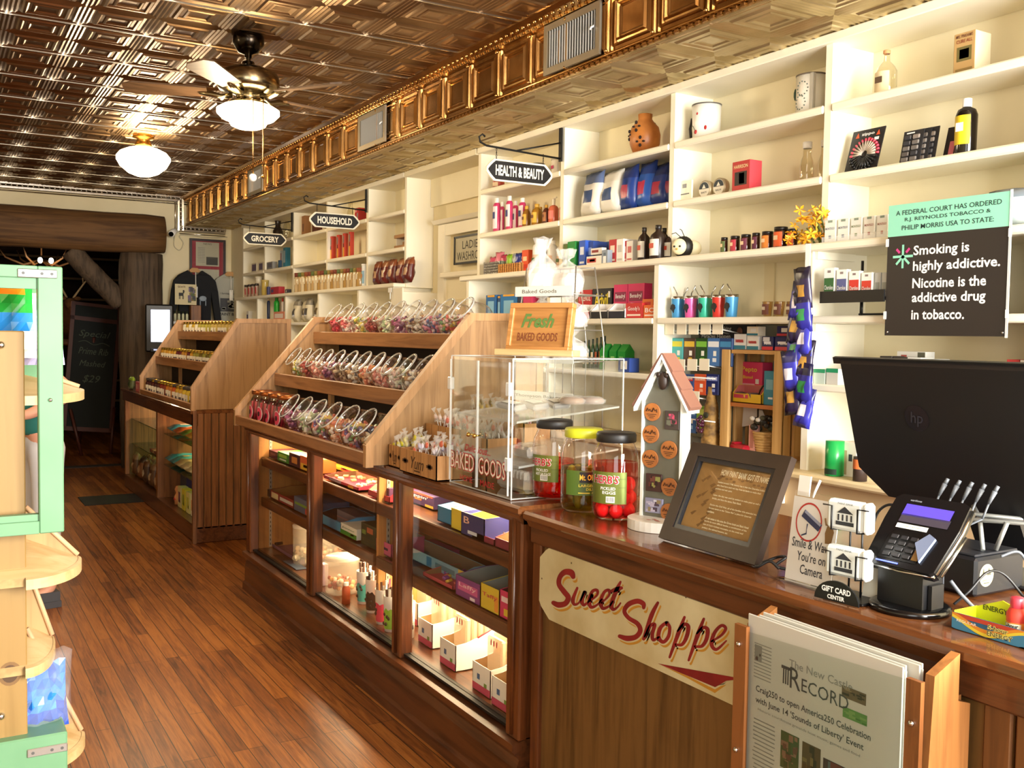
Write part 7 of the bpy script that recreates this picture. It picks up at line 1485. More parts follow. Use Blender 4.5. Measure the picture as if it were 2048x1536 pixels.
for r, L, ya, yb in PK:
    for i, (n, c, s) in enumerate(L):
        p0 = 1341+24*i if r == 0 else 1340+24*i if r == 1 else 1346+24*i; X = 2.99; loc, w, h = at(p0, p0+22, ya, 1.2, X); zt = on(0, X, p0+11, ya).z; zb = on(0, X, p0+11, yb).z
        pk = thing('medicine_packet', '%s medicine packet on the %s row of hooks' % (n, ('top', 'middle', 'bottom')[r]), 'packet', (X, loc[1], zb), FACE, 'medicine packets on hooks'); w = .082; h = min(zt-zb, .125); pk.location.z = zt-h
        b = MB(mat(c, .35)); b.box(-w/2, w/2, 0, .012, 0, h, .003); front(b, w, h, [], [(s, .5, .78, .84, .2), (s, .6, .22, .3, .14), ('#f0efe8', .62, .45, .24, .18)]); 
        if n == 'orange': b.text('DayQuil', (0, 0, h*.78), UL, VL, w*.7, .014, WI)
        if n == 'navy': b.text('NyQuil', (0, 0, h*.78), UL, VL, w*.7, .016, WI, bold=.02)
        if n == 'blue and red': b.text('Pepcid', (0, 0, h*.8), UL, VL, w*.7, .016, WI, bold=.02)
        b.build('packet', pk, norm=False)
        b = MB(mat('#f3ead2', .5)); b.box(-.033, .033, -.050, -.047, h+.015, h+.068, .006); b.m(WHITE); b.tube([(0, -.047, h+.04), (0, .09, h+.02)], .003, 5); b.build('price_tag', pk)
b = MB(WHITE)
for z in (1.525, 1.325, 1.135): b.tube([(2.965, yat(1430, 2.965, z), z), (2.965, 3.56, z)], .003, 6)
b.build('hook_rail', t)
# crate on the ledge
CX, CY0, CY1, CZ0, CZ1 = 2.99, yat(1562, 2.99, 1.0), yat(1440, 2.99, 1.0), 1.0015, 1.455
t = thing('wooden_crate', 'open pine crate standing on end on the back ledge', 'crate', (0, 0, 0)); CRT = wood('#d9b070', '#bf9150', 'Z', .6, .55); CRX = wood('#d0a062', '#b58444', 'Y', .6, .55)
b = MB(CRX); b.box(CX, 3.19, CY0, CY1, CZ1-.016, CZ1); b.box(CX, 3.19, CY0, CY1, CZ0, CZ0+.016); b.build('end_panel', t)
b = MB(CRT)
for y0, y1 in ((CY0, CY0+.014), (CY1-.014, CY1)):
    for xa, xb in ((CX, CX+.05), (CX+.07, CX+.12), (CX+.145, CX+.195)): b.box(xa, xb, y0, y1, CZ0+.016, CZ1-.016, .002)
for y0, y1 in ((CY0, CY0+.05), (CY1-.05, CY1)): b.box(CX-.006, CX+.008, y0, y1, CZ0, CZ1, .002)
for k in range(4): b.box(3.182, 3.19, CY0+.03+.10*k, CY0+.10+.10*k, CZ0+.016, CZ1-.016)
b.build('slat', t)
b = MB(CRX); b.prism([(CY0+.014, CZ0+.016), (CY0+.06, CZ0+.016), (CY0+.014, CZ0+.06)], 'x', CX+.008, CX+.02); b.prism([(CY0+.014, CZ1-.016), (CY0+.06, CZ1-.016), (CY0+.014, CZ1-.06)], 'x', CX+.008, CX+.02); b.prism([(CY1-.014, CZ1-.016), (CY1-.06, CZ1-.016), (CY1-.014, CZ1-.06)], 'x', CX+.008, CX+.02); b.build('corner_block', t)
CSZ = 1.225; b = MB(wood('#b8703a', '#9a5a2a', 'Y', .6, .5)); b.box(CX+.01, 3.18, CY0+.015, CY1-.015, CSZ-.016, CSZ); b.build('shelf', t)
def crate_bx(lab, p0, p1, pt, z, c, x=3.03, d=.05, **k): return bx(lab, p0, p1, pt, z+.001, c, x, d, **k)
crate_bx('bright pink stomach remedy box in the crate', 1474, 1524, 724, CSZ, '#e0406a', 3.10, .06, txt=[('Pepto', '#f0dc3a', .48, .80, .62, .16), ('Bismol', '#f0dc3a', .42, .62, .40, .08)], pat=[('#f0e8e0', .8, .52, .14, .12), ('#f0b0c0', .4, .44, .6, .04)])
loc, w, h = at(1463, 1524, 770, CSZ, 3.02); tray('remedy_tray', 'yellow and pink display tray before the pink box', 'box', (loc[0], loc[1], CSZ+.001), w*.95, .07, .075, .04, '#e0b82a', inner='#c9706a', pat=[('#c8405a', .3, .7, .5, .4)], fill=(10, ['#d86a7a', '#e0b83a', '#6a5a54'], .02))
crate_bx('teal blue box beside the pink box in the crate', 1526, 1550, 742, CSZ, '#3a86a0', 3.03, .10, pat=[('#7ab0c0', .5, .6, .6, .3), ('#e8e8e4', .6, .2, .4, .06)])
crate_bx('taller teal blue box at the back of the crate', 1544, 1562, 722, CSZ, '#2f7a98', 3.13, .04, pat=[('#6aa8c0', .5, .5, .6, .3)])
t = thing('gift_basket', 'small wicker basket with an arched handle and a dark cow print bow', 'basket', (3.06, yat(1533, 3.06, 1.02), 1.0185), FACE)
b = MB(wood('#cfa565', '#a8803f', 'X', 2, .6))
for k in range(8): b.lathe([(.042+.0022*k, .0115*k), (.047+.0022*k, .0115*k+.0057), (.042+.0022*k, .0115*k+.0115)], 20)
b.lathe([(0, .002), (.042, .002)], 20); b.build('woven_body', t)
b = MB(mat('#33231a', .5)); b.tube([(-.055, 0, .09)]+[(.058*math.cos(PI-PI*k/10), 0, .22+.075*math.sin(PI*k/10)) for k in range(11)]+[(.055, 0, .09)], .004, 6); b.build('handle', t)
b = MB(); R = random.Random(3)
for k in range(26): b.m(mat(R.choice(['#3a3a2c', '#4a4a34', '#2a2620', '#1a1714', '#e8e4dc']), .5)); b.ball((R.uniform(-.05, .05), R.uniform(-.045, .02), .095+R.uniform(0, .06)), R.uniform(.012, .022), 7, 5, 1, .6, .7)
c = b.build('bow', t); c['kind'] = 'stuff'
bottle('dark pump bottle in the bottom of the crate', 1497, 1515, 838, 1.0185, [(0, 0), (.95, 0), (1, .03), (1, .75), (.6, .85), (.3, .88)], mat('#22301f', .3), 3.08, .87, BLACK, None, pump=True)
bx('pink soap bar in a wrapper beside the pump bottle', 1496, 1509, 850, 1.0185, '#d8a090', 3.02, .03, 'soap', 'soap_bar', pat=[('#b87a6a', .5, .5, .5, .7)])
b = MB(mat('#c02036', .35)); b.box(-.065, .05, 0, .05, 0, .026, .008); b.box(-.06, -.03, .005, .045, .024, .034, .004); tag(b.build('stapler', None, (3.0, yat(1474, 3.0, 1.0), 1.0185), FACE-.2), 'red stapler on the floor of the crate', 'stapler')
b = MB(mat('#e8e4dc', .7)); b.f([b.v(p) for p in ((-.075, 0, .14), (-.07, .002, .09), (.06, .03, .12), (.03, .03, .17), (-.06, .01, .19))]); b.f([b.v(p) for p in ((-.075, .004, .14), (-.06, .014, .19), (.03, .034, .17), (.06, .034, .12), (-.07, .006, .09))]); tag(b.build('folded_paper', None, (3.10, yat(1503, 3.10, 1.1), 1.02), FACE), 'folded white paper standing behind the basket in the crate', 'paper')
for i, (p0, p1, pt, z, c, s, n) in enumerate(((1467, 1491, 668, CZ1, '#e9e6e0', '#2f7a90', 'white and teal tablets box over the crate end'), (1493, 1517, 672, CZ1, '#eeeae4', '#2f7a90', 'lower white and teal tablets box in a stack of two'), (1523, 1546, 673, CZ1, '#1f2050', '#d0303a', 'navy tablets box with a grey top on the crate'), (1549, 1580, 673, CZ1, '#20205a', '#c8404a', 'lower navy tablets box in a stack of two'))):
    bx(n, p0, p1, pt, z+.0015, c, 3.0, .05, pat=[(s, .5, .14, 1, .25), ('#c8605a' if i < 2 else '#e8e4ea', .5, .55, .6, .18)] + ([('#d8d8dc', .4, .8, .6, .3)] if i == 2 else []), txt=[(('Rolaids', 'Rolaids', 'Tums', 'Tums')[i], '#b83a3a' if i < 2 else '#f0eef0', .5, .55 if i < 2 else .5, .7, .2)])
for i, (p0, p1, pt, pb, c, s, n) in enumerate(((1493, 1516, 653, 672, '#eee0c8', '#2f7a90', 'upper cream and teal tablets box stacked on another'), (1553, 1580, 652, 673, '#1f1f54', '#c8404a', 'upper navy tablets box stacked on another'))):
    z = on(0, 3.0, (p0+p1)/2, pb).z; bx(n, p0, p1, pt, z+.001, c, 3.003, .045, pat=[(s, .5, .15, 1, .22), ('#f0ece6', .6, .6, .5, .4)])
t = thing('wine_bottle_decor', 'rope-wrapped decorative bottle with purple grapes beside the crate', 'ornament', (3.0, yat(1424, 3.0, 1.0)+.012, ZD), FACE)
b = MB(noisy('#a8803f', '#5f4420', 30, .7, .4)); b.lathe([(0, 0), (.036, 0), (.04, .01)] + [(.042+.003*(k % 2)-.0007*k, .02+.009*k) for k in range(18)] + [(.03, .20), (.018, .25), (.016, .285), (0, .285)], 16); b.build('wrapped_bottle', t)
b = MB(mat('#4a1a30', .3)); R = random.Random(1)
for k in range(16): b.ball((-.02+R.uniform(-.02, .02), -.045+R.uniform(-.008, .008), .12+R.uniform(-.035, .035)), .009, 8, 6)
c = b.build('grape', t); c['kind'] = 'stuff'; b = MB(mat('#2a2a1a', .7)); b.ball((.012, -.042, .16), .018, 7, 4, 1, .3, .8); b.build('leaf', t)
for i in range(4): bx('red carton standing behind the magnet house on the ledge, %s from the frame' % ORD[i], 1366-9*i, 1374-9*i, 950, .75, '#b01f30', 2.86, .05) if 0 else None
# remedies bay
t = thing('gourd_vase', 'orange carved gourd vase with dark petal cuts on the top shelf', 'vase', (3.08, yat(1289, 3.08, ZT), ZT), FACE)
b = MB(noisy('#c8803c', '#a8602a', 7, .4)); b.lathe([(0, 0), (.035, 0), (.06, .02), (.076, .06), (.078, .10), (.068, .14), (.045, .165), (.034, .18), (.036, .205), (.030, .205), (.028, .18), (0, .17)], 24); b.build('body', t)
b = MB(mat('#1f100a', .8))
for az, zc in ((-PI/2-.5, .10), (-PI/2+.6, .06), (-PI/2+.3, .135)):
    for k in range(4):
        a = PI/2*k; c = Vector((.0775*math.cos(az+.22*math.cos(a)), .0775*math.sin(az+.22*math.cos(a)), zc+.019*math.sin(a))); b.ball(c, .0075, 7, 5, 1, 1, 1.2 if k % 2 else .7)
b.tube([(.05*math.cos(a), .05*math.sin(a), .160-.018*math.sin(a*1.0+2.2)) for a in [2*PI*k/20 for k in range(21)]], .003, 5); b.build('carved_petal', t)
for i, (p, dy, c, n) in enumerate(((1181, 0, ['#e6e2d8', '#5a6a90', '#2a4a80'], 'white bag of cotton balls'), (1216, 0, ['#e9e6dc', '#dcd8cc', '#2a4a80'], 'white bag of cotton rounds'), (1250, 0, ['#22408a', '#1c2f6a', '#b83a5a'], 'dark blue cotton swab bag'), (1277, 0, ['#2a5ab0', '#1f3a80', '#c83a5a'], 'bright blue cotton swab bag'), (1303, 0, ['#1f3a86', '#1a2a60', '#b02a4a'], 'deep blue cotton swab bag'), (1324, 0, ['#1c2f6a', '#16224a', '#8a2a4a'], 'navy cotton swab bag'))):
    pouch('cotton_bag', n+' on the middle remedies shelf', 'bag', (3.02+.012*i, yat(p, 3.02, ZM), ZM+.002), .20 if i < 2 else .15, (.235, .225, .225, .235, .21, .2)[i], .07, c, FACE-.1, False, 200+i, 'cotton bags', mat(c[0], .3))
for i, (p0, p1, pt, c, s, n, x) in enumerate(((1126, 1134, 488, '#5a6a2a', '#8aa04a', 'olive toothpaste box', 2.95), (1134, 1150, 483, '#1f8a3a', '#7ac07a', 'bright green toothpaste box', 2.95), (1151, 1157, 490, '#2a4a80', '#c8404a', 'slim blue box', 2.97), (1157, 1170, 481, '#2f5ac0', '#dfe6f4', 'tall bright blue box', 2.95), (1171, 1186, 483, '#2a4a9a', '#8aa4e0', 'second tall blue box', 2.97), (1187, 1216, 485, '#3a5a8a', '#aab8d0', 'wide grey blue box at the back', 3.08), (1217, 1232, 479, '#b82a2e', '#f0d8c0', 'red ointment box', 2.95), (1232, 1246, 478, '#efece4', '#c8c4bc', 'white ointment box', 2.95), (1247, 1252, 482, '#b02a34', '#e8d8d0', 'slim red box', 2.96), (1252, 1265, 482, '#ece8e0', '#c86a6a', 'white and red box', 2.96))):
    bx(n+' on the long remedies shelf', p0, p1, pt, ZL, c, x, .09, pat=[(s, .5, .6, .6, .3), (s, .5, .15, .7, .08)])
bx('white toothpaste box lying on the long remedies shelf', 1172, 1203, 512, ZL, '#e8e2d4', 2.92, .03, pat=[('#b83a30', .35, .5, .6, .5), ('#3a2a2a', .4, .5, .35, .25)]); bx('toothpaste box stacked crosswise on another', 1181, 1204, 496, ZL+.052, '#e6e2da', 2.93, .03, pat=[('#8a2a2a', .4, .5, .6, .4)]); bx('grey floss packet leaning by the toothpaste', 1203, 1215, 500, ZL, '#8a96a4', 2.92, .03, pat=[('#f0f0ee', .5, .3, .5, .5), ('#5a6a7a', .5, .7, .4, .2)])
PER = [(0, 0), (.95, 0), (1, .03), (1, .62), (.85, .72), (.36, .82), (.34, .88)]
for i, (p0, p1, pt, x) in enumerate(((1269, 1294, 455, 2.95), (1291, 1325, 450, 2.93), (1310, 1334, 456, 3.05), (1322, 1346, 462, 2.97))): bottle('brown peroxide bottle with a white label, %s on the long shelf' % ORD[i], p0, p1, pt, ZL, PER, mat('#2a1c16', .3), x, .87, mat('#1a1412', .4), ink('#e0dcd0'), (.1, .58), spot='#c8503a', grp='brown peroxide bottles')
bx('red pain relief box with white lettering on the pill shelf', 1155, 1183, 580, ZW, '#c02a2a', 3.0, .05, txt=[('TYLENOL', '#f0e8dc', .5, .72, .85, .2)], pat=[('#e8a0a0', .5, .3, .6, .08)])
bx('black pain relief box with yellow lettering on the pill shelf', 1183, 1223, 577, ZW, '#17161a', 3.0, .05, txt=[('Advil', '#f0d82a', .48, .62, .7, .45)], pat=[('#c8c8c4', .45, .2, .7, .1), ('#e8e4dc', .88, .8, .1, .2)])
for i, (p0, p1) in enumerate(((1226, 1254), (1254, 1288))): bx('hot pink allergy box with an oval name, %s on the pill shelf' % ORD[i], p0, p1, 569-2*i, ZW, '#d8306a', 3.0, .05, txt=[('Benadryl', '#f4ecf0', .5, .64, .7, .16), ('ALLERGY', '#f4d8e4', .5, .3, .6, .1)], pat=[('#8a1f4a', .5, .64, .84, .28)], group='pink allergy boxes')
for i, (p0, p1, c) in enumerate(((1149, 1180, '#a82a30'), (1181, 1215, '#1a1a20'), (1216, 1249, '#1f2030'))):
    loc, w, h = at(p0, p1, 606, ZW, 2.90); tray('scoop_tray', 'white scooped tray with a %s front on the pill shelf' % ('red', 'black', 'dark blue')[i], 'box', (2.90, loc[1], ZW), w*.95, .09, .075, .04, '#ece9e2', '#f2f0ea', pat=[(c, .5, .45, .96, .8)])
for i, (p0, p1, pt, c) in enumerate(((1250, 1285, 606, '#c8302e'), (1286, 1311, 610, '#e0682a'))): bx('%s powder carton at the end of the pill shelf' % ('red', 'orange')[i], p0, p1, pt, ZW, c, 2.91, .08, txt=[(("Goody's", 'BC')[i], '#f4ece4', .5, .6, .7, .35)], pat=[('#f0d8c8', .5, .2, .8, .12)])
bx('red and orange packet lying on the powder cartons', 1284, 1306, 598, ZW+.045, '#d8702a', 2.93, .06, pat=[('#c02a2e', .5, .5, .6, .4)])
for i in range(6): bottle('small dark green tincture bottle, %s on the lower remedies shelf' % ORD[i], 1163+8*i, 1171+8*i, 682-2*i, ZB, BOT, mat('#2a4a2a', .2), 3.05, .84, mat('#1a2a1a', .4), ink('#b85a3a' if i > 2 else '#d8c8a8'), (.15, .55), grp='green tincture bottles')
for i, (p0, p1) in enumerate(((1198, 1213), (1217, 1232), (1234, 1250))):
    loc, w, h = at(p0, p1, 684, ZB, 3.03); t = thing('green_carton', 'bright green handled carton, %s on the lower remedies shelf' % ORD[i], 'box', loc, FACE, 'green handled cartons'); h = .135; b = MB(mat('#1f9a3a', .35)); b.box(-w*.46, w*.46, 0, .06, 0, h*.72); b.prism([(0, h*.72), (.06, h*.72), (.03, h)], 'x', -w*.46, w*.46); b.m(ink('#8ad07a')); b.rect((0, 0, h*.4), UL, VL, w*.5, h*.25); b.build('carton', t)
bx('blue and white antacid box on the edge of the lower remedies shelf', 1236, 1259, 716, ZB, '#2a4a9a', 2.92, .06, pat=[('#f0efe8', .5, .5, .6, .6), ('#c83a3a', .5, .5, .2, .2)]); bx('white carton lying along the lower remedies shelf', 1208, 1236, 722, ZB, '#eceade', 2.93, .10)
# beauty bay
for i, (p0, p1, pt, x) in enumerate(((977, 998, 396, 3.0), (992, 1007, 404, 3.09), (1003, 1023, 392, 3.0), (1018, 1034, 402, 3.09), (1029, 1049, 396, 3.02))): bottle('pink lotion bottle with a white cap, %s on the beauty shelf' % ORD[i], p0, p1, pt, ZM, FLAT, mat('#c83a6a', .25), x, .85, WHITE, ink('#f0e0e6'), (.1, .75), spot='#2a3a7a', round_=False, grp='pink lotion bottles')
for i, (p0, p1, pt, c) in enumerate(((1040, 1057, 412, '#8a5a1c'), (1057, 1079, 408, '#9a6a1c'), (1070, 1084, 414, '#5a341a'), (1081, 1096, 410, '#5a2c1c'))): bottle('amber oil bottle with a gold cap, %s on the beauty shelf' % ORD[i], p0, p1, pt, ZM, BOT, mat(c, .2), 3.0 if i != 2 else 3.1, .84, mat('#d0a03a', .4), ink('#d8a83a' if i < 2 else '#a86a3a'), (.12, .6), spot='#6a3a1a', grp='amber oil bottles')
for i, (p0, p1) in enumerate(((1091, 1112), (1113, 1134))): bottle('coral hand soap with a white pump, %s on the beauty shelf' % ORD[i], p0, p1, 398, ZM, [(0, 0), (.95, 0), (1, .03), (1, .6), (.7, .7), (.3, .74)], mat('#d06a4a', .2), 3.0, .74, mat('#efe6d0', .4), ink('#e07a6a'), (.15, .5), pump=True, grp='coral hand soaps')
bottle('grey metal tin on the top beauty shelf', 1053, 1083, 327, ZT, [(0, 0), (1, 0), (1, .85), (.95, .87), (.95, 1), (0, 1)], mat('#8f8c88', .35, .5), 3.08, None, None, ink('#6a6a70'), (.2, .6), name='tin', cat='tin')
bottle('white candle jar with a pink square on the top beauty shelf', 1097, 1120, 316, ZT, CYL, mat('#e6ddd0', .4), 3.04, .86, mat('#d8cfc0', .4), ink('#e6ddd0'), (.1, .7), spot='#c8386a', name='candle_jar', cat='candle')
bottle('red and black jar half hidden behind the hanging sign', 979, 1003, 352, ZT, CYL, mat('#a83a2a', .35), 3.03, .8, mat('#1f1a18', .4), ink('#d8c0a0'), (.2, .5), name='jar', cat='jar')
def basket(lab, p0, p1, h, x, m, items, seed):
    loc, w, _ = at(p0, p1, 520, ZL, x); t = thing('basket', lab, 'basket', loc, FACE); d = .10
    b = MB(m)
    for k in range(5):
        z = h*(k+.5)/5
        for q in range(10): 
            xx = -w/2+w*(q+.5)/10; b.ball((xx, 0, z), w/22, 6, 4, 1, .5, .8)
    b.box(-w/2, w/2, .004, .008, 0, h*.98); b.box(-w/2, w/2, d-.004, d, 0, h); b.box(-w/2, -w/2+.004, 0, d, 0, h); b.box(w/2-.004, w/2, 0, d, 0, h); b.box(-w/2, w/2, 0, d, 0, .004); b.build('woven_body', t)
    for i, (c, n) in enumerate(items):
        R = random.Random(seed+i); pouch('sachet', n, 'sachet', Vector(loc)+Vector((.045+.012*(i % 2), w*.32-w*.64*i/max(1, len(items)-1), h*.35)), .075, .085+.03*R.random(), .025, [c], FACE+R.uniform(-.3, .3), False, seed+i, 'sachets in the baskets')
basket('silver lattice basket of pink sachets on the long shelf', 967, 999, .08, 2.95, mat('#a8a49c', .3, .7), [('#c8506a', 'pink sachet in the silver basket'), ('#d87a8a', 'paler pink sachet in the silver basket'), ('#b83a5a', 'deep pink sachet in the silver basket')], 1)
basket('brown wicker basket of colourful sachets on the long shelf', 996, 1041, .055, 2.94, mat('#b8803f', .6), [('#8ab82a', 'lime sachet in the wicker basket'), ('#c8d0dc', 'silver sachet in the wicker basket'), ('#2a3a9a', 'blue sachet in the wicker basket'), ('#e8d8c0', 'cream sachet in the wicker basket')], 9)
bx('slim orange box beside the wicker basket', 1043, 1056, 500, ZL, '#e0562a', 2.96, .05, pat=[('#f0d0a0', .5, .6, .6, .2), ('#c83a2a', .5, .25, .7, .2)])
for i, (p0, p1, pt, x) in enumerate(((1057, 1086, 478, 2.96), (1087, 1110, 481, 3.02), (1107, 1130, 484, 3.04))): bottle('white powder bottle, %s on the long beauty shelf' % ORD[i], p0, p1, pt, ZL, [(0, 0), (.95, 0), (1, .03), (1, .72), (.9, .8), (.55, .86), (.5, .88)], mat('#e9e6e0', .35), x, .87, mat('#f4f2ee', .4), ink('#d8b8a0'), (.12, .5), spot='#4a6a3a', grp='white powder bottles')
for i, (p0, p1, pt, c, n) in enumerate(((971, 992, 590, '#2a6aa8', 'mid blue feminine care box'), (994, 1001, 592, '#1f4a80', 'slim navy feminine care box'), (1000, 1034, 588, '#2a78b8', 'wide blue feminine care box'), (1034, 1040, 592, '#22304a', 'slim dark box'), (1027, 1042, 610, '#5a3a8a', 'small purple packet'), (1045, 1064, 590, '#d83a6a', 'pink packaged bag'))):
    bx(n+' on the lower beauty shelf', p0, p1, pt, ZW, c, 2.93 if i != 4 else 2.905, .05, pat=[('#8ac0e0', .5, .5, .6, .5), ('#e0a83a', .5, .95, .7, .08)] if i < 3 else [('#e8a0b8', .5, .5, .5, .3)])
# grocery shelves toward the log wall
t = thing('wooden_stand', 'small two-tier wooden stand on the middle shelf by the washroom', 'stand', (3.02, yat(800, 3.02, ZM), ZM), FACE)
b = MB(wood('#b08048', '#8f6030', 'X', 1, .5)); b.box(-.11, .14, 0, .12, .08, .105); b.box(-.11, .14, 0, .12, 0, .025); b.box(-.0, .1, .02, .1, .026, .05); b.build('tier', t); b = MB(CREAM_W); b.box(-.10, -.09, .01, .11, .025, .08); b.box(.12, .13, .01, .11, .025, .08); b.build('post', t)
for i in range(5): pouch('coffee_bag', 'dark red and tan coffee bag, %s on the long grocery shelf' % ORD[i], 'coffee bag', (2.97, yat(756+15*i, 2.97, ZL), ZL+.001), .13, .185, .07, [['#5a1c1a', '#8a4a2a', '#c8a078'], ['#6a201c', '#a8704a', '#d0b090']][i % 2], FACE, False, 300+i, 'coffee bags')
for i, (p0, p1) in enumerate(((659, 672), (673, 684), (685, 696), (697, 708))): bx('orange and red cereal style box, %s on the middle household shelf' % ORD[i], p0, p1, 472-3*i, ZM, '#c8402a', 3.0, .06, pat=[('#8a7a78', .5, .75, .6, .3), ('#e0a03a', .5, .22, .7, .4), ('#2a2a2a', .5, .5, .4, .14)], group='orange and red boxes')
bottle('clear flared glass jug on the top household shelf', 682, 706, 402, ZT, [(0, 0), (1, 0), (1, .1), (.6, .5), (.35, .75), (.4, 1)], CLEAR, 3.06, name='jug', cat='jug')
bx('red tin box on the top household shelf', 709, 733, 414, ZT, '#b8282a', 3.02, .08, pat=[('#e0a0a0', .3, .8, .4, .15), ('#8a8a8a', .7, .4, .3, .5)])
bx('brown box under the household sign', 603, 622, 430, ZT, '#9a6a3a', 3.02, .08, pat=[('#6a4426', .5, .4, .5, .4)]); bx('darker brown box behind the household sign', 624, 645, 424, ZT, '#5a2f1f', 3.06, .08)
for i in range(20):
    p = 588+6.5*i; lab = 'tag-tied jar of dry soup mix, %s on the long grocery shelf' % ORD[i]
    bottle(lab, p-4, p+12, 546-.55*i, ZL, [(0, 0), (.95, 0), (1, .04), (1, .75), (.85, .8)], mat(['#c8b088', '#b89a6a', '#d8c8a8', '#a8844a'][i % 4], .15, spec=.7), 2.95, .78, mat(['#7a3a2a', '#5a6a3a', '#8a7a3a', '#8a4a2a'][i % 4], .7), ink('#dccfb0'), (.40, .70), .45, name='soup_jar', cat='jar', grp='soup mix jars', n=10)
bottle('white and blue oats canister on the long grocery shelf', 719, 733, 528, ZL, CYL, mat('#dfe2e0', .4), 2.98, .93, mat('#e8e4dc', .4), ink('#8ab0c8'), (.15, .7), spot='#d88a4a', name='canister', cat='canister')
bottle('dark oil lamp on the top grocery shelf', 540, 560, 438, ZT, [(0, 0), (.8, 0), (1, .2), (1, .5), (.5, .7), (.6, .9)], mat('#2a1c12', .3), 3.04, .9, mat('#3a2a1a', .4), name='lamp', cat='lamp'); bottle('tall clear bottle beside the oil lamp', 562, 577, 436, ZT, BOT, CLEAR, 3.04)
for i, (p0, p1, pt, c, s) in enumerate(((536, 556, 507, '#3a5a78', '#b0a080'), (533, 555, 523, '#8a8a88', '#5a5a6a'), (556, 564, 520, '#2a4a6a', '#4a7a9a'), (566, 581, 494, '#3a8aa8', '#b8d0d8'), (560, 570, 500, '#a8b4bc', '#8a5a6a'))):
    bx('%s on the middle grocery shelf' % ('blue puzzle box standing at the back', 'grey photo box in front of the puzzle', 'slim navy box', 'tall teal box', 'pale picture box')[i], p0, p1, pt, ZM, c, (3.08, 2.99, 3.0, 3.02, 3.06)[i], .05, pat=[(s, .5, .55, .7, .6)])
for i, (p0, p1) in enumerate(((503, 515), (517, 528))): bx('dark photo card, %s on the middle shelf by the log wall' % ORD[i], p0, p1, 526-2*i, ZM, '#d8d0bc', 3.0, .01, 'card', 'card', pat=[('#5a4a6a', .5, .5, .8, .7)])
for i in range(4): bottle('small spice jar with a red label, %s by the log wall' % ORD[i], 487+7*i, 494+7*i, 570-i, ZL, CYL, mat('#b89a88', .2), 2.93, .82, mat('#3a3430', .4), ink('#a83a3a'), (.2, .7), grp='spice jars by the log wall', name='spice_jar', cat='jar', n=10)
bottle('white labelled canister on the long shelf by the log wall', 507, 521, 553, ZL, CYL, mat('#e2dcc8', .4), 2.97, .9, mat('#d8d0b8', .4), ink('#e2dcc8'), (.1, .5), spot='#8a1f2a', name='canister', cat='canister'); bottle('yellowish jar beside the labelled canister', 519, 533, 560, ZL, CYL, mat('#b8a050', .2), 2.93, .85, mat('#c0a860', .4), name='jar', cat='jar', n=10)
bx('blue grey box on the long shelf next to the red box', 533, 541, 573, ZL, '#4a4a78', 2.93, .06); bx('long red box lying on the long grocery shelf', 541, 570, 573, ZL, '#b02a34', 2.94, .06, pat=[('#4a3a6a', .2, .5, .3, .4)]); bx('black and white packet on the long grocery shelf', 570, 583, 578, ZL, '#2a2830', 2.93, .05, pat=[('#d8d4cc', .6, .5, .3, .5)])
for i, (p0, p1, pt, c, cp) in enumerate(((529, 539, 594, '#1f2a4a', '#c8a878'), (539, 557, 594, '#2aa83a', '#2a9a34'), (558, 567, 596, '#d8d0cc', '#c83a34'), (568, 576, 605, '#2a3a6a', '#c8a0a0'))): bottle('%s on the shelf under the grocery sign' % ('dark blue cleaner bottle', 'bright green dish soap bottle', 'white brush with a red head', 'small navy bottle')[i], p0, p1, pt, ZW, FLAT, mat(c, .25), 2.93, .85, mat(cp, .4), round_=False)
bx('orange and white tub on the shelf under the grocery sign', 547, 575, 623, ZW, '#e08a60', 2.905, .03, pat=[('#f0e0d0', .5, .6, .8, .4)])
for i in range(4): pouch('flour_bag', 'cream printed flour bag, %s on the lower grocery shelf' % ORD[i], 'flour bag', (2.93+.03*(i % 2), yat(594+12.5*i, 2.93, ZW), ZW+.001), .15, .21, .09, [['#d8d0b8', '#8a8478', '#5a564e'], ['#e0d8c0', '#c8c0a8', '#6a5a3a']][i % 2], FACE, False, 400+i, 'flour bags')
bx('mug-sized white and blue tin behind the jam case', 493, 505, 622, ZB+.2, '#e6e4de', 2.93, .05, pat=[('#2a3a7a', .4, .5, .6, .6)])
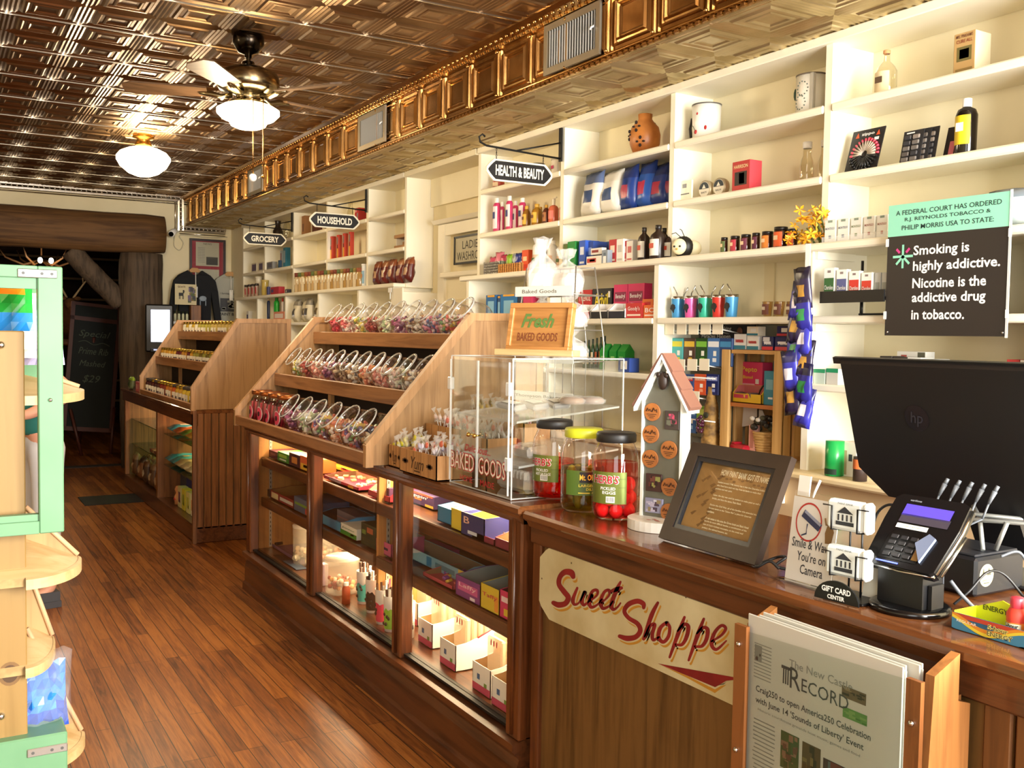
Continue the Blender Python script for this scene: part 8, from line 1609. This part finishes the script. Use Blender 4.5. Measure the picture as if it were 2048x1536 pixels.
# ------------------------------------------------------------------ hanging aisle signs
def aisle_sign(word, lab, y, wt):
    t = thing('hanging_sign', lab, 'sign', (0, 0, 0), group='hanging aisle signs'); x0, x1, zc = 2.50, 2.905, 2.365
    def plate(b, g, th, yy):
        X0, X1, Z0, Z1 = x0+g, x1-g, zc-.057+g, zc+.057-g; n = .028
        P = [(X0, Z0+n*1.6), (X0+n*.5, Z0+n), (X0+n, Z0+n*.5), (X0+n*1.6, Z0), (X1-n*1.6, Z0), (X1-n, Z0+n*.5), (X1-n*.5, Z0+n), (X1, Z0+n*1.6), (X1, Z1-n*1.6), (X1-n*.5, Z1-n), (X1-n, Z1-n*.5), (X1-n*1.6, Z1), (X0+n*1.6, Z1), (X0+n, Z1-n*.5), (X0+n*.5, Z1-n), (X0, Z1-n*1.6)]
        b.prism(P, 'y', yy-th, yy)
    b = MB(mat('#efe8d2', .5)); plate(b, 0, .012, y+.006); b.build('plate', t)
    b = MB(mat('#121012', .45)); plate(b, .009, .014, y+.007); b.build('black_panel', t)
    b = MB(mat('#f2ecdc', .5)); b.text(word, ((x0+x1)/2, y-.007, zc), UX, UPZ, wt, .056, bold=.035); b.build('lettering', t, norm=False)
    b = MB(IRON); b.tube([(2.96, y, 2.465), (2.72, y, 2.475), (2.50, y, 2.485), (2.462, y, 2.50), (2.455, y, 2.525), (2.475, y, 2.54), (2.49, y, 2.53)], .0055, 7); b.tube([(2.958, y, 2.55), (2.68, y, 2.478)], .0045, 6); b.box(2.955, 2.965, y-.012, y+.012, 2.45, 2.63); b.build('bracket', t)
    b = MB(IRON)
    for x in (2.56, 2.85):
        for k in range(4): b.tube([(x, y, 2.478-.015*k), (x+.004, y+.003*(k % 2), 2.470-.015*k), (x, y, 2.462-.015*k)], .0016, 5); b.tube([(x, y, 2.478-.015*k), (x-.004, y-.003*(k % 2), 2.470-.015*k), (x, y, 2.462-.015*k)], .0016, 5)
    b.build('chain', t)
aisle_sign('HEALTH & BEAUTY', 'black hanging aisle sign for health and beauty goods', 4.51, .30); aisle_sign('HOUSEHOLD', 'black hanging aisle sign for household goods', 7.28, .28); aisle_sign('GROCERY', 'black hanging aisle sign for groceries', 9.12, .26)
# ------------------------------------------------------------------ tobacco court notice
TX = 2.862; P0, P1, P2, P3 = (on(0, TX, *p) for p in ((1777, 410), (2022, 384), (1770, 671), (2015, 673)))
y1, y0 = (P0.y+P2.y)/2, (P1.y+P3.y)/2; z1, z0 = (P0.z+P1.z)/2, (P2.z+P3.z)/2; zm = on(0, TX, 1900, 463).z
t = thing('tobacco_notice', 'mint and black court-ordered smoking notice on the shelf front', 'sign', (0, 0, 0)); cy = (y0+y1)/2; w = y1-y0
b = MB(mat('#8fd8bc', .4)); b.box(TX, TX+.005, y0, y1, zm, z1); b.m(ink('#1f3a36')); hh = z1-zm
for i, s_ in enumerate(('A FEDERAL COURT HAS ORDERED', 'R.J. REYNOLDS TOBACCO &', 'PHILIP MORRIS USA TO STATE:')): b.text(s_, (TX, cy, z1-hh*(.27+.24*i)), U_AISLE, UPZ, w*(.86, .70, .75)[i], hh*.15, bold=.006)
b.build('mint_panel', t, norm=False)
b = MB(mat('#241f1e', .4)); b.box(TX, TX+.005, y0, y1, z0, zm); b.m(ink('#f2f0ec')); h2 = zm-z0
for i, (s_, k) in enumerate((('Smoking is', .46), ('highly addictive.', .70), ('Nicotine is the', .60), ('addictive drug', .60), ('in tobacco.', .44))):
    b.text(s_, (TX, y1-w*.235-w*k/2, z0+h2*(.83-.155*i)), U_AISLE, UPZ, w*k, h2*(.125 if i in (0, 1, 3) else .10), bold=.022)
R8 = on(0, TX, 1806, 513); b.m(ink('#8fd8bc'))
for k in range(8):
    a = PI/4*k; b.m(ink('#d8408a') if k in (1, 3) else ink('#8fd8bc')); c = Vector((TX-.001, R8.y, R8.z)); d_ = Vector((0, -math.cos(a), math.sin(a))); n_ = Vector((0, math.sin(a), math.cos(a)))*.0042; r0, r1 = (.018 if k in (1, 3) else 0), .037 if k % 2 else .040
    b.quad(c+d_*r0-n_, c+d_*r1-n_, c+d_*r1+n_, c+d_*r0+n_)
b.build('black_panel', t, norm=False)
b = MB(cello(.5)); b.box(TX-.002, TX+.0, y0-.004, y0+.004, z0-.004, z1+.004)
for y in (y0, y1):
    for z in (zm-.02, z0+.07): b.box(TX-.004, TX, y-.006, y+.006, z-.014, z+.014, .002)
b.build('clear_clip', t); b = MB(CHROME)
for y in (y0+.012, y1-.012): b.ball((TX-.001, y, z0+.012), .004, 7, 5)
b.build('screw', t)
# ------------------------------------------------------------------ green bin display near the door
GRN = noisy('#66906c', '#5c8662', 5, .45); GRN_D = noisy('#558758', '#4c7d50', 5, .5)
YD = 2.0; tr, br, inn = on(1, YD, 125, 534), on(1, YD, 128, 1064), on(1, YD, 75, 574)
x1, z1, z0 = tr.x, tr.z, br.z; xi = inn.x; st = x1-xi; x0 = x1-.62
D = thing('bin_display', 'green framed pine bin display with rounded trays near the door', 'display stand')
b = MB(GRN)
b.box(xi, x1, YD, YD+.025, z0, z1, .002); b.box(x0, x0+st, YD, YD+.025, z0, z1, .002); b.box(x0+st, xi, YD, YD+.025, z1-.022, z1, .001); b.box(x0+st, xi, YD, YD+.025, z0, z0+.024, .001)
b.box(x0+st-.002, xi+.002, YD+.006, YD+.025, z1-.042, z1-.022); b.box(x0+st-.002, xi+.002, YD+.006, YD+.025, z0+.024, z0+.036); b.build('green_frame', D)
def plate(b, x, z, w=.066, h=.016, y=YD):
    b.m(mat('#b9bab6', .35, .9)); b.box(x-w/2, x+w/2, y-.003, y, z-h/2, z+h/2, .002); b.m(mat('#4a4a48', .5))
    for k in (-1, .3, 1): b.disc((x+k*w*.36, y-.0034, z), .003, (1, 0, 0), (0, 0, 1), 8)
b = MB(); plate(b, x1-.042, z1-.014); b.build('mending_plate', D)
b = MB(CHROME); b.ball((x1-.022, YD-.001, on(1, YD, 100, 800).z), .004, 8, 5); b.build('screw', D)
b = MB(GRN_D); b.box(x0, x1-.006, YD+.36, YD+.375, z1-.25, z1-.01); b.box(x0, x0+.015, YD+.025, YD+.36, z0, z1-.01); b.build('back_board', D)
pl = on(1, YD+.05, 48, 662)
b = MB(wood('#8a6c3a', '#735626', 'Z', .35, .5)); b.box(pl.x-.17, pl.x, YD+.045, YD+.075, .30, pl.z, .002); b.m(mat('#4a3420', .8)); kn = on(1, YD+.044, 20, 1348); b.disc((kn.x, YD+.0445, kn.z), .014, (1, 0, 0), (0, 0, 1), 16, .017); b.m(mat('#6f5230', .8)); b.disc((kn.x, YD+.0448, kn.z), .020, (1, 0, 0), (0, 0, 1), 16, .023) ; b.build('pine_post', D)
b = MB(CHROME)
for q in ((2, 690), (2, 1432)): v = on(1, YD+.044, *q); b.ball((v.x, YD+.042, v.z), .007, 10, 6)
b.build('bolt', D)
PLY = wood('#c7a878', '#b08c58', 'X', .6, .5); PLYE = noisy('#b89a66', '#8f7448', 25, .7); STK = mat('#c9a078', .6)
cx, cy = pl.x-.004, YD+.24
def tray_bin(corner, yc, R_, drop, ztop):
    """quarter-round shelf sloping outward from the post, with a slanted side panel; corner = pixel of its outer corner on depth yc"""
    c = on(1, yc, *corner); rx = c.x-cx; zc = c.z+drop; n = 14; P = lambda a, k, dz: (cx+rx*k*math.cos(a), yc-R_*k*math.sin(a), zc-drop*k+dz)
    b = MB(PLY); o = b.v((cx, yc, zc)); ring = [b.v(P(PI/2*i/n, 1, 0)) for i in range(n+1)]
    for i in range(n): b.f([o, ring[i], ring[i+1]])
    lft = [b.v((cx-.2, yc, zc)), b.v((cx-.2, yc-R_, zc-drop))]; b.f([o, ring[-1], lft[1], lft[0]])
    b.m(PLYE); lo = [b.v(P(PI/2*i/n, 1.0, -.016)) for i in range(n+1)]
    for i in range(n): b.f([ring[i], ring[i+1], lo[i+1], lo[i]], True)
    b.f([ring[-1], lft[1], b.v((cx-.2, yc-R_, zc-drop-.016)), lo[-1]]); b.m(PLY); o2 = b.v((cx, yc, zc-.016))
    for i in range(n): b.f([o2, lo[i+1], lo[i]])
    t = b.build('rounded_tray', D)
    b = MB(wood('#bd9f70', '#a88854', 'X', .6, .5)); pr = None
    for i in range(n+1):
        a = PI/2*i/n; q = [b.v(P(a, 1.0, -.018)), b.v(P(a, 1.06, -.018)), b.v(P(a, 1.06, .001)), b.v(P(a, 1.0, .001))]
        if pr:
            for k in range(4): b.f([pr[k], pr[(k+1) % 4], q[(k+1) % 4], q[k]])
        pr = q
    b.build('curved_lip', D)
    b = MB(wood('#a88454', '#8f6c40', 'Z', .6, .6)); b.prism([(cx, zc), (cx+rx, zc-drop), (cx+.012, ztop), (cx, ztop)], 'y', yc-.002, yc+.006); b.build('side_panel', D)
    b = MB(STK); b.tube([(cx+.012, yc-.003, ztop), (cx+rx, yc-.003, zc-drop+.004)], .005, 6); b.build('edge_strip', D)
tray_bin((158, 776), 2.42, .22, .05, 1.42); tray_bin((155, 1112), 2.16, .15, .05, 1.145); tray_bin((104, 1272), 2.22, .18, .04, 1.03); tray_bin((162, 1462), 2.16, .13, .055, .90)
b = MB(GRN); v = on(1, YD+.02, 135, 1463); b.box(x0, v.x, YD+.02, YD+.42, .10, v.z, .003); b.build('green_base', D)
b = MB(); plate(b, on(1, YD+.02, 95, 1500).x, on(1, YD+.02, 95, 1500).z, .07, .016, YD+.02); b.build('mending_plate', D)
b = MB(GRN_D); b.box(x0+.03, x0+.16, YD+.1, YD+.35, .10, z0); b.build('rear_post', D)
b = MB(mat('#5a7a5c', .6)); b.box(x0-.05, v.x+.04, YD-.02, YD+.46, 0, .10, .004); b.build('plinth', D)
tb = on(1, 2.2, 0, 690); 
def sweets(lab, px, py, y, w, h, d, cols, seed, clear=False):
    v = on(1, y, px, py); t = thing('candy_bag', lab, 'candy bag', (v.x, y, v.z), .15)
    b = MB(); R = random.Random(seed); b.m(mat(cols[0], .25)); b.bag(w, h, d, 9, 9, seed, .012, .1)
    for c in cols[1:]: b.mats.append(mat(c, .25))
    b.bm.faces.ensure_lookup_table()
    for f in b.bm.faces: c = f.calc_center_median(); f.material_index = min(len(cols)-1, max(0, int((1-c.z/h+.25*c.x/w)*len(cols)))); f.smooth = False
    b.build('wrapper', t)
    if clear: b = MB(cello(.10)); b.bag(w*1.12, h*1.12, d*1.3, 8, 8, seed+1, .014); b.build('clear_outer_bag', t)
sweets('orange, green and blue candy bag in the top of the bin display', -14, 716, 2.16, .16, .16, .08, ['#e88a1c', '#1f9a3a', '#2a86d0', '#e8e4e0'], 1)
sweets('shiny white and lilac candy bag beside the orange and green one', 62, 730, 2.22, .13, .15, .08, ['#eef0f0', '#dfe4ea', '#b8b4e0'], 2)
sweets('bright blue candy bag in clear wrap in the lowest bin', 74, 1462, 2.12, .12, .14, .07, ['#1a62d0', '#2a7ae0', '#1446a8'], 3, True)
# ------------------------------------------------------------------ customer half hidden behind the display
def skin(name, parent, pts, edges, root, m, lvl=2):
    me = bpy.data.meshes.new(name); me.from_pydata([p[:3] for p in pts], edges, []); me.materials.append(m)
    o = bpy.data.objects.new(name, me); COL.objects.link(o); o.parent = parent
    md = o.modifiers.new('skin', 'SKIN'); md.use_smooth_shade = True; md.branch_smoothing = .6
    L = me.skin_vertices[0].data
    for i, p in enumerate(pts): L[i].radius = (p[3], p[4] if len(p) > 4 else p[3]); L[i].use_root = (i == root)
    s = o.modifiers.new('sub', 'SUBSURF'); s.levels = s.render_levels = lvl
    return o
P_ = thing('person', 'customer in a teal shirt and pale trousers, mostly hidden behind the green bin display', 'person', (.52, 5.86, 0), math.radians(-80))
SKN = mat('#d49a80', .5); TEAL = mat('#1f6a62', .8); PANT = mat('#c9c8cc', .8)
# local frame: faces -y; +x is the customer's left
B = [(0, 0, .95, .12, .10), (0, -.03, 1.10, .115, .09), (0, -.10, 1.26, .13, .095), (0, -.16, 1.37, .10, .08), (0, -.20, 1.44, .05), (0, -.24, 1.50, .055), (0, -.27, 1.57, .082, .09), (0, -.27, 1.65, .07, .078),
     (.09, 0, .88, .085), (.10, -.01, .50, .055), (.10, .01, .10, .036), (.10, -.10, .045, .034), (-.09, 0, .88, .085), (-.10, -.02, .50, .055), (-.10, .0, .10, .036), (-.10, -.11, .045, .034),
     (.17, -.15, 1.37, .05), (.23, .09, 1.16, .042), (.19, -.12, 1.05, .030), (.16, -.19, 1.04, .026), (.14, -.24, 1.04, .030, .018),
     (-.17, -.15, 1.37, .05), (-.23, -.04, 1.12, .040), (-.19, -.24, 1.08, .030), (-.15, -.31, 1.10, .026), (-.13, -.36, 1.11, .030, .018)]
E_ = [(0, 1), (1, 2), (2, 3), (3, 4), (4, 5), (5, 6), (6, 7), (0, 8), (8, 9), (9, 10), (10, 11), (0, 12), (12, 13), (13, 14), (14, 15), (3, 16), (16, 17), (17, 18), (18, 19), (19, 20), (3, 21), (21, 22), (22, 23), (23, 24), (24, 25)]
for base, sx in ((20, 1), (25, -1)):     # four fingers and a thumb curling from each palm
    bx0 = B[base]
    for k in range(4):
        i = len(B); dx = (-.018+.012*k); L = (.030, .036, .034, .026)[k]
        B += [(bx0[0]+dx, bx0[1]-.03, bx0[2]+.004, .009), (bx0[0]+dx*1.1-sx*.004, bx0[1]-.03-L*.7, bx0[2]-.006, .008), (bx0[0]+dx*1.1-sx*.008, bx0[1]-.03-L, bx0[2]-.024, .007)]
        E_ += [(base, i), (i, i+1), (i+1, i+2)]
    i = len(B); B += [(bx0[0]-sx*.03, bx0[1]+.0, bx0[2]+.012, .010), (bx0[0]-sx*.042, bx0[1]-.028, bx0[2]+.008, .009)]; E_ += [(base-1, i), (i, i+1)]
skin('body', P_, B, E_, 0, SKN)
skin('shirt', P_, [(0, 0, .93, .165, .128), (0, -.03, 1.10, .145, .112), (0, -.10, 1.26, .155, .118), (0, -.16, 1.37, .125, .10), (0, -.195, 1.43, .075, .072), (.18, -.15, 1.365, .068), (.215, -.06, 1.25, .060), (-.18, -.15, 1.365, .068), (-.222, -.10, 1.25, .062)], [(0, 1), (1, 2), (2, 3), (3, 4), (3, 5), (5, 6), (3, 7), (7, 8)], 1, TEAL)
skin('trousers', P_, [(0, 0, .97, .15, .12), (0, 0, .90, .14, .12), (.095, 0, .80, .098), (.10, -.01, .50, .076), (.10, .0, .12, .062), (-.095, 0, .80, .098), (-.10, -.02, .50, .076), (-.10, -.005, .12, .062)], [(0, 1), (1, 2), (2, 3), (3, 4), (1, 5), (5, 6), (6, 7)], 1, PANT)
b = MB(mat('#4a3322', .7)); b.lathe([(.088*math.sin(a), .10*-math.cos(a)) for a in [PI*(.46+.54*k/6) for k in range(7)]], 16, (0, -.245, 1.615), 1, 1.08); b.ball((0, -.20, 1.59), .075, 12, 8, 1, .75, 1.15); b.build('hair', P_)
b = MB(SKN); b.T = Matrix.Translation((0, -.25, -.05)); b.ball((0, -.112, 1.635), .012, 8, 6, .8, 1, 1.5)
for s in (-1, 1): b.ball((s*.085, 0, 1.64), .016, 8, 6, .4, .8, 1.4)
b.m(mat('#f0ece6', .3))
for s in (-1, 1): b.ball((s*.03, -.100, 1.66), .010, 8, 6)
b.m(mat('#2a1c14', .3))
for s in (-1, 1): b.ball((s*.03, -.109, 1.66), .005, 6, 5)
b.m(mat('#a85a50', .5)); b.ball((0, -.100, 1.595), .018, 8, 5, 1, .4, .3); b.build('face', P_)
for s in (-1, 1):
    b = MB(mat('#3a3a40', .6)); b.prism([(s*.10-.045, .05), (s*.10-.05, -.10), (s*.10-.03, -.19), (s*.10+.03, -.19), (s*.10+.05, -.10), (s*.10+.045, .05)], 'z', .001, .035); b.prism([(s*.10-.04, .045), (s*.10-.04, -.10), (s*.10+.04, -.10), (s*.10+.04, .045)], 'z', .035, .085); b.build('shoe', P_)
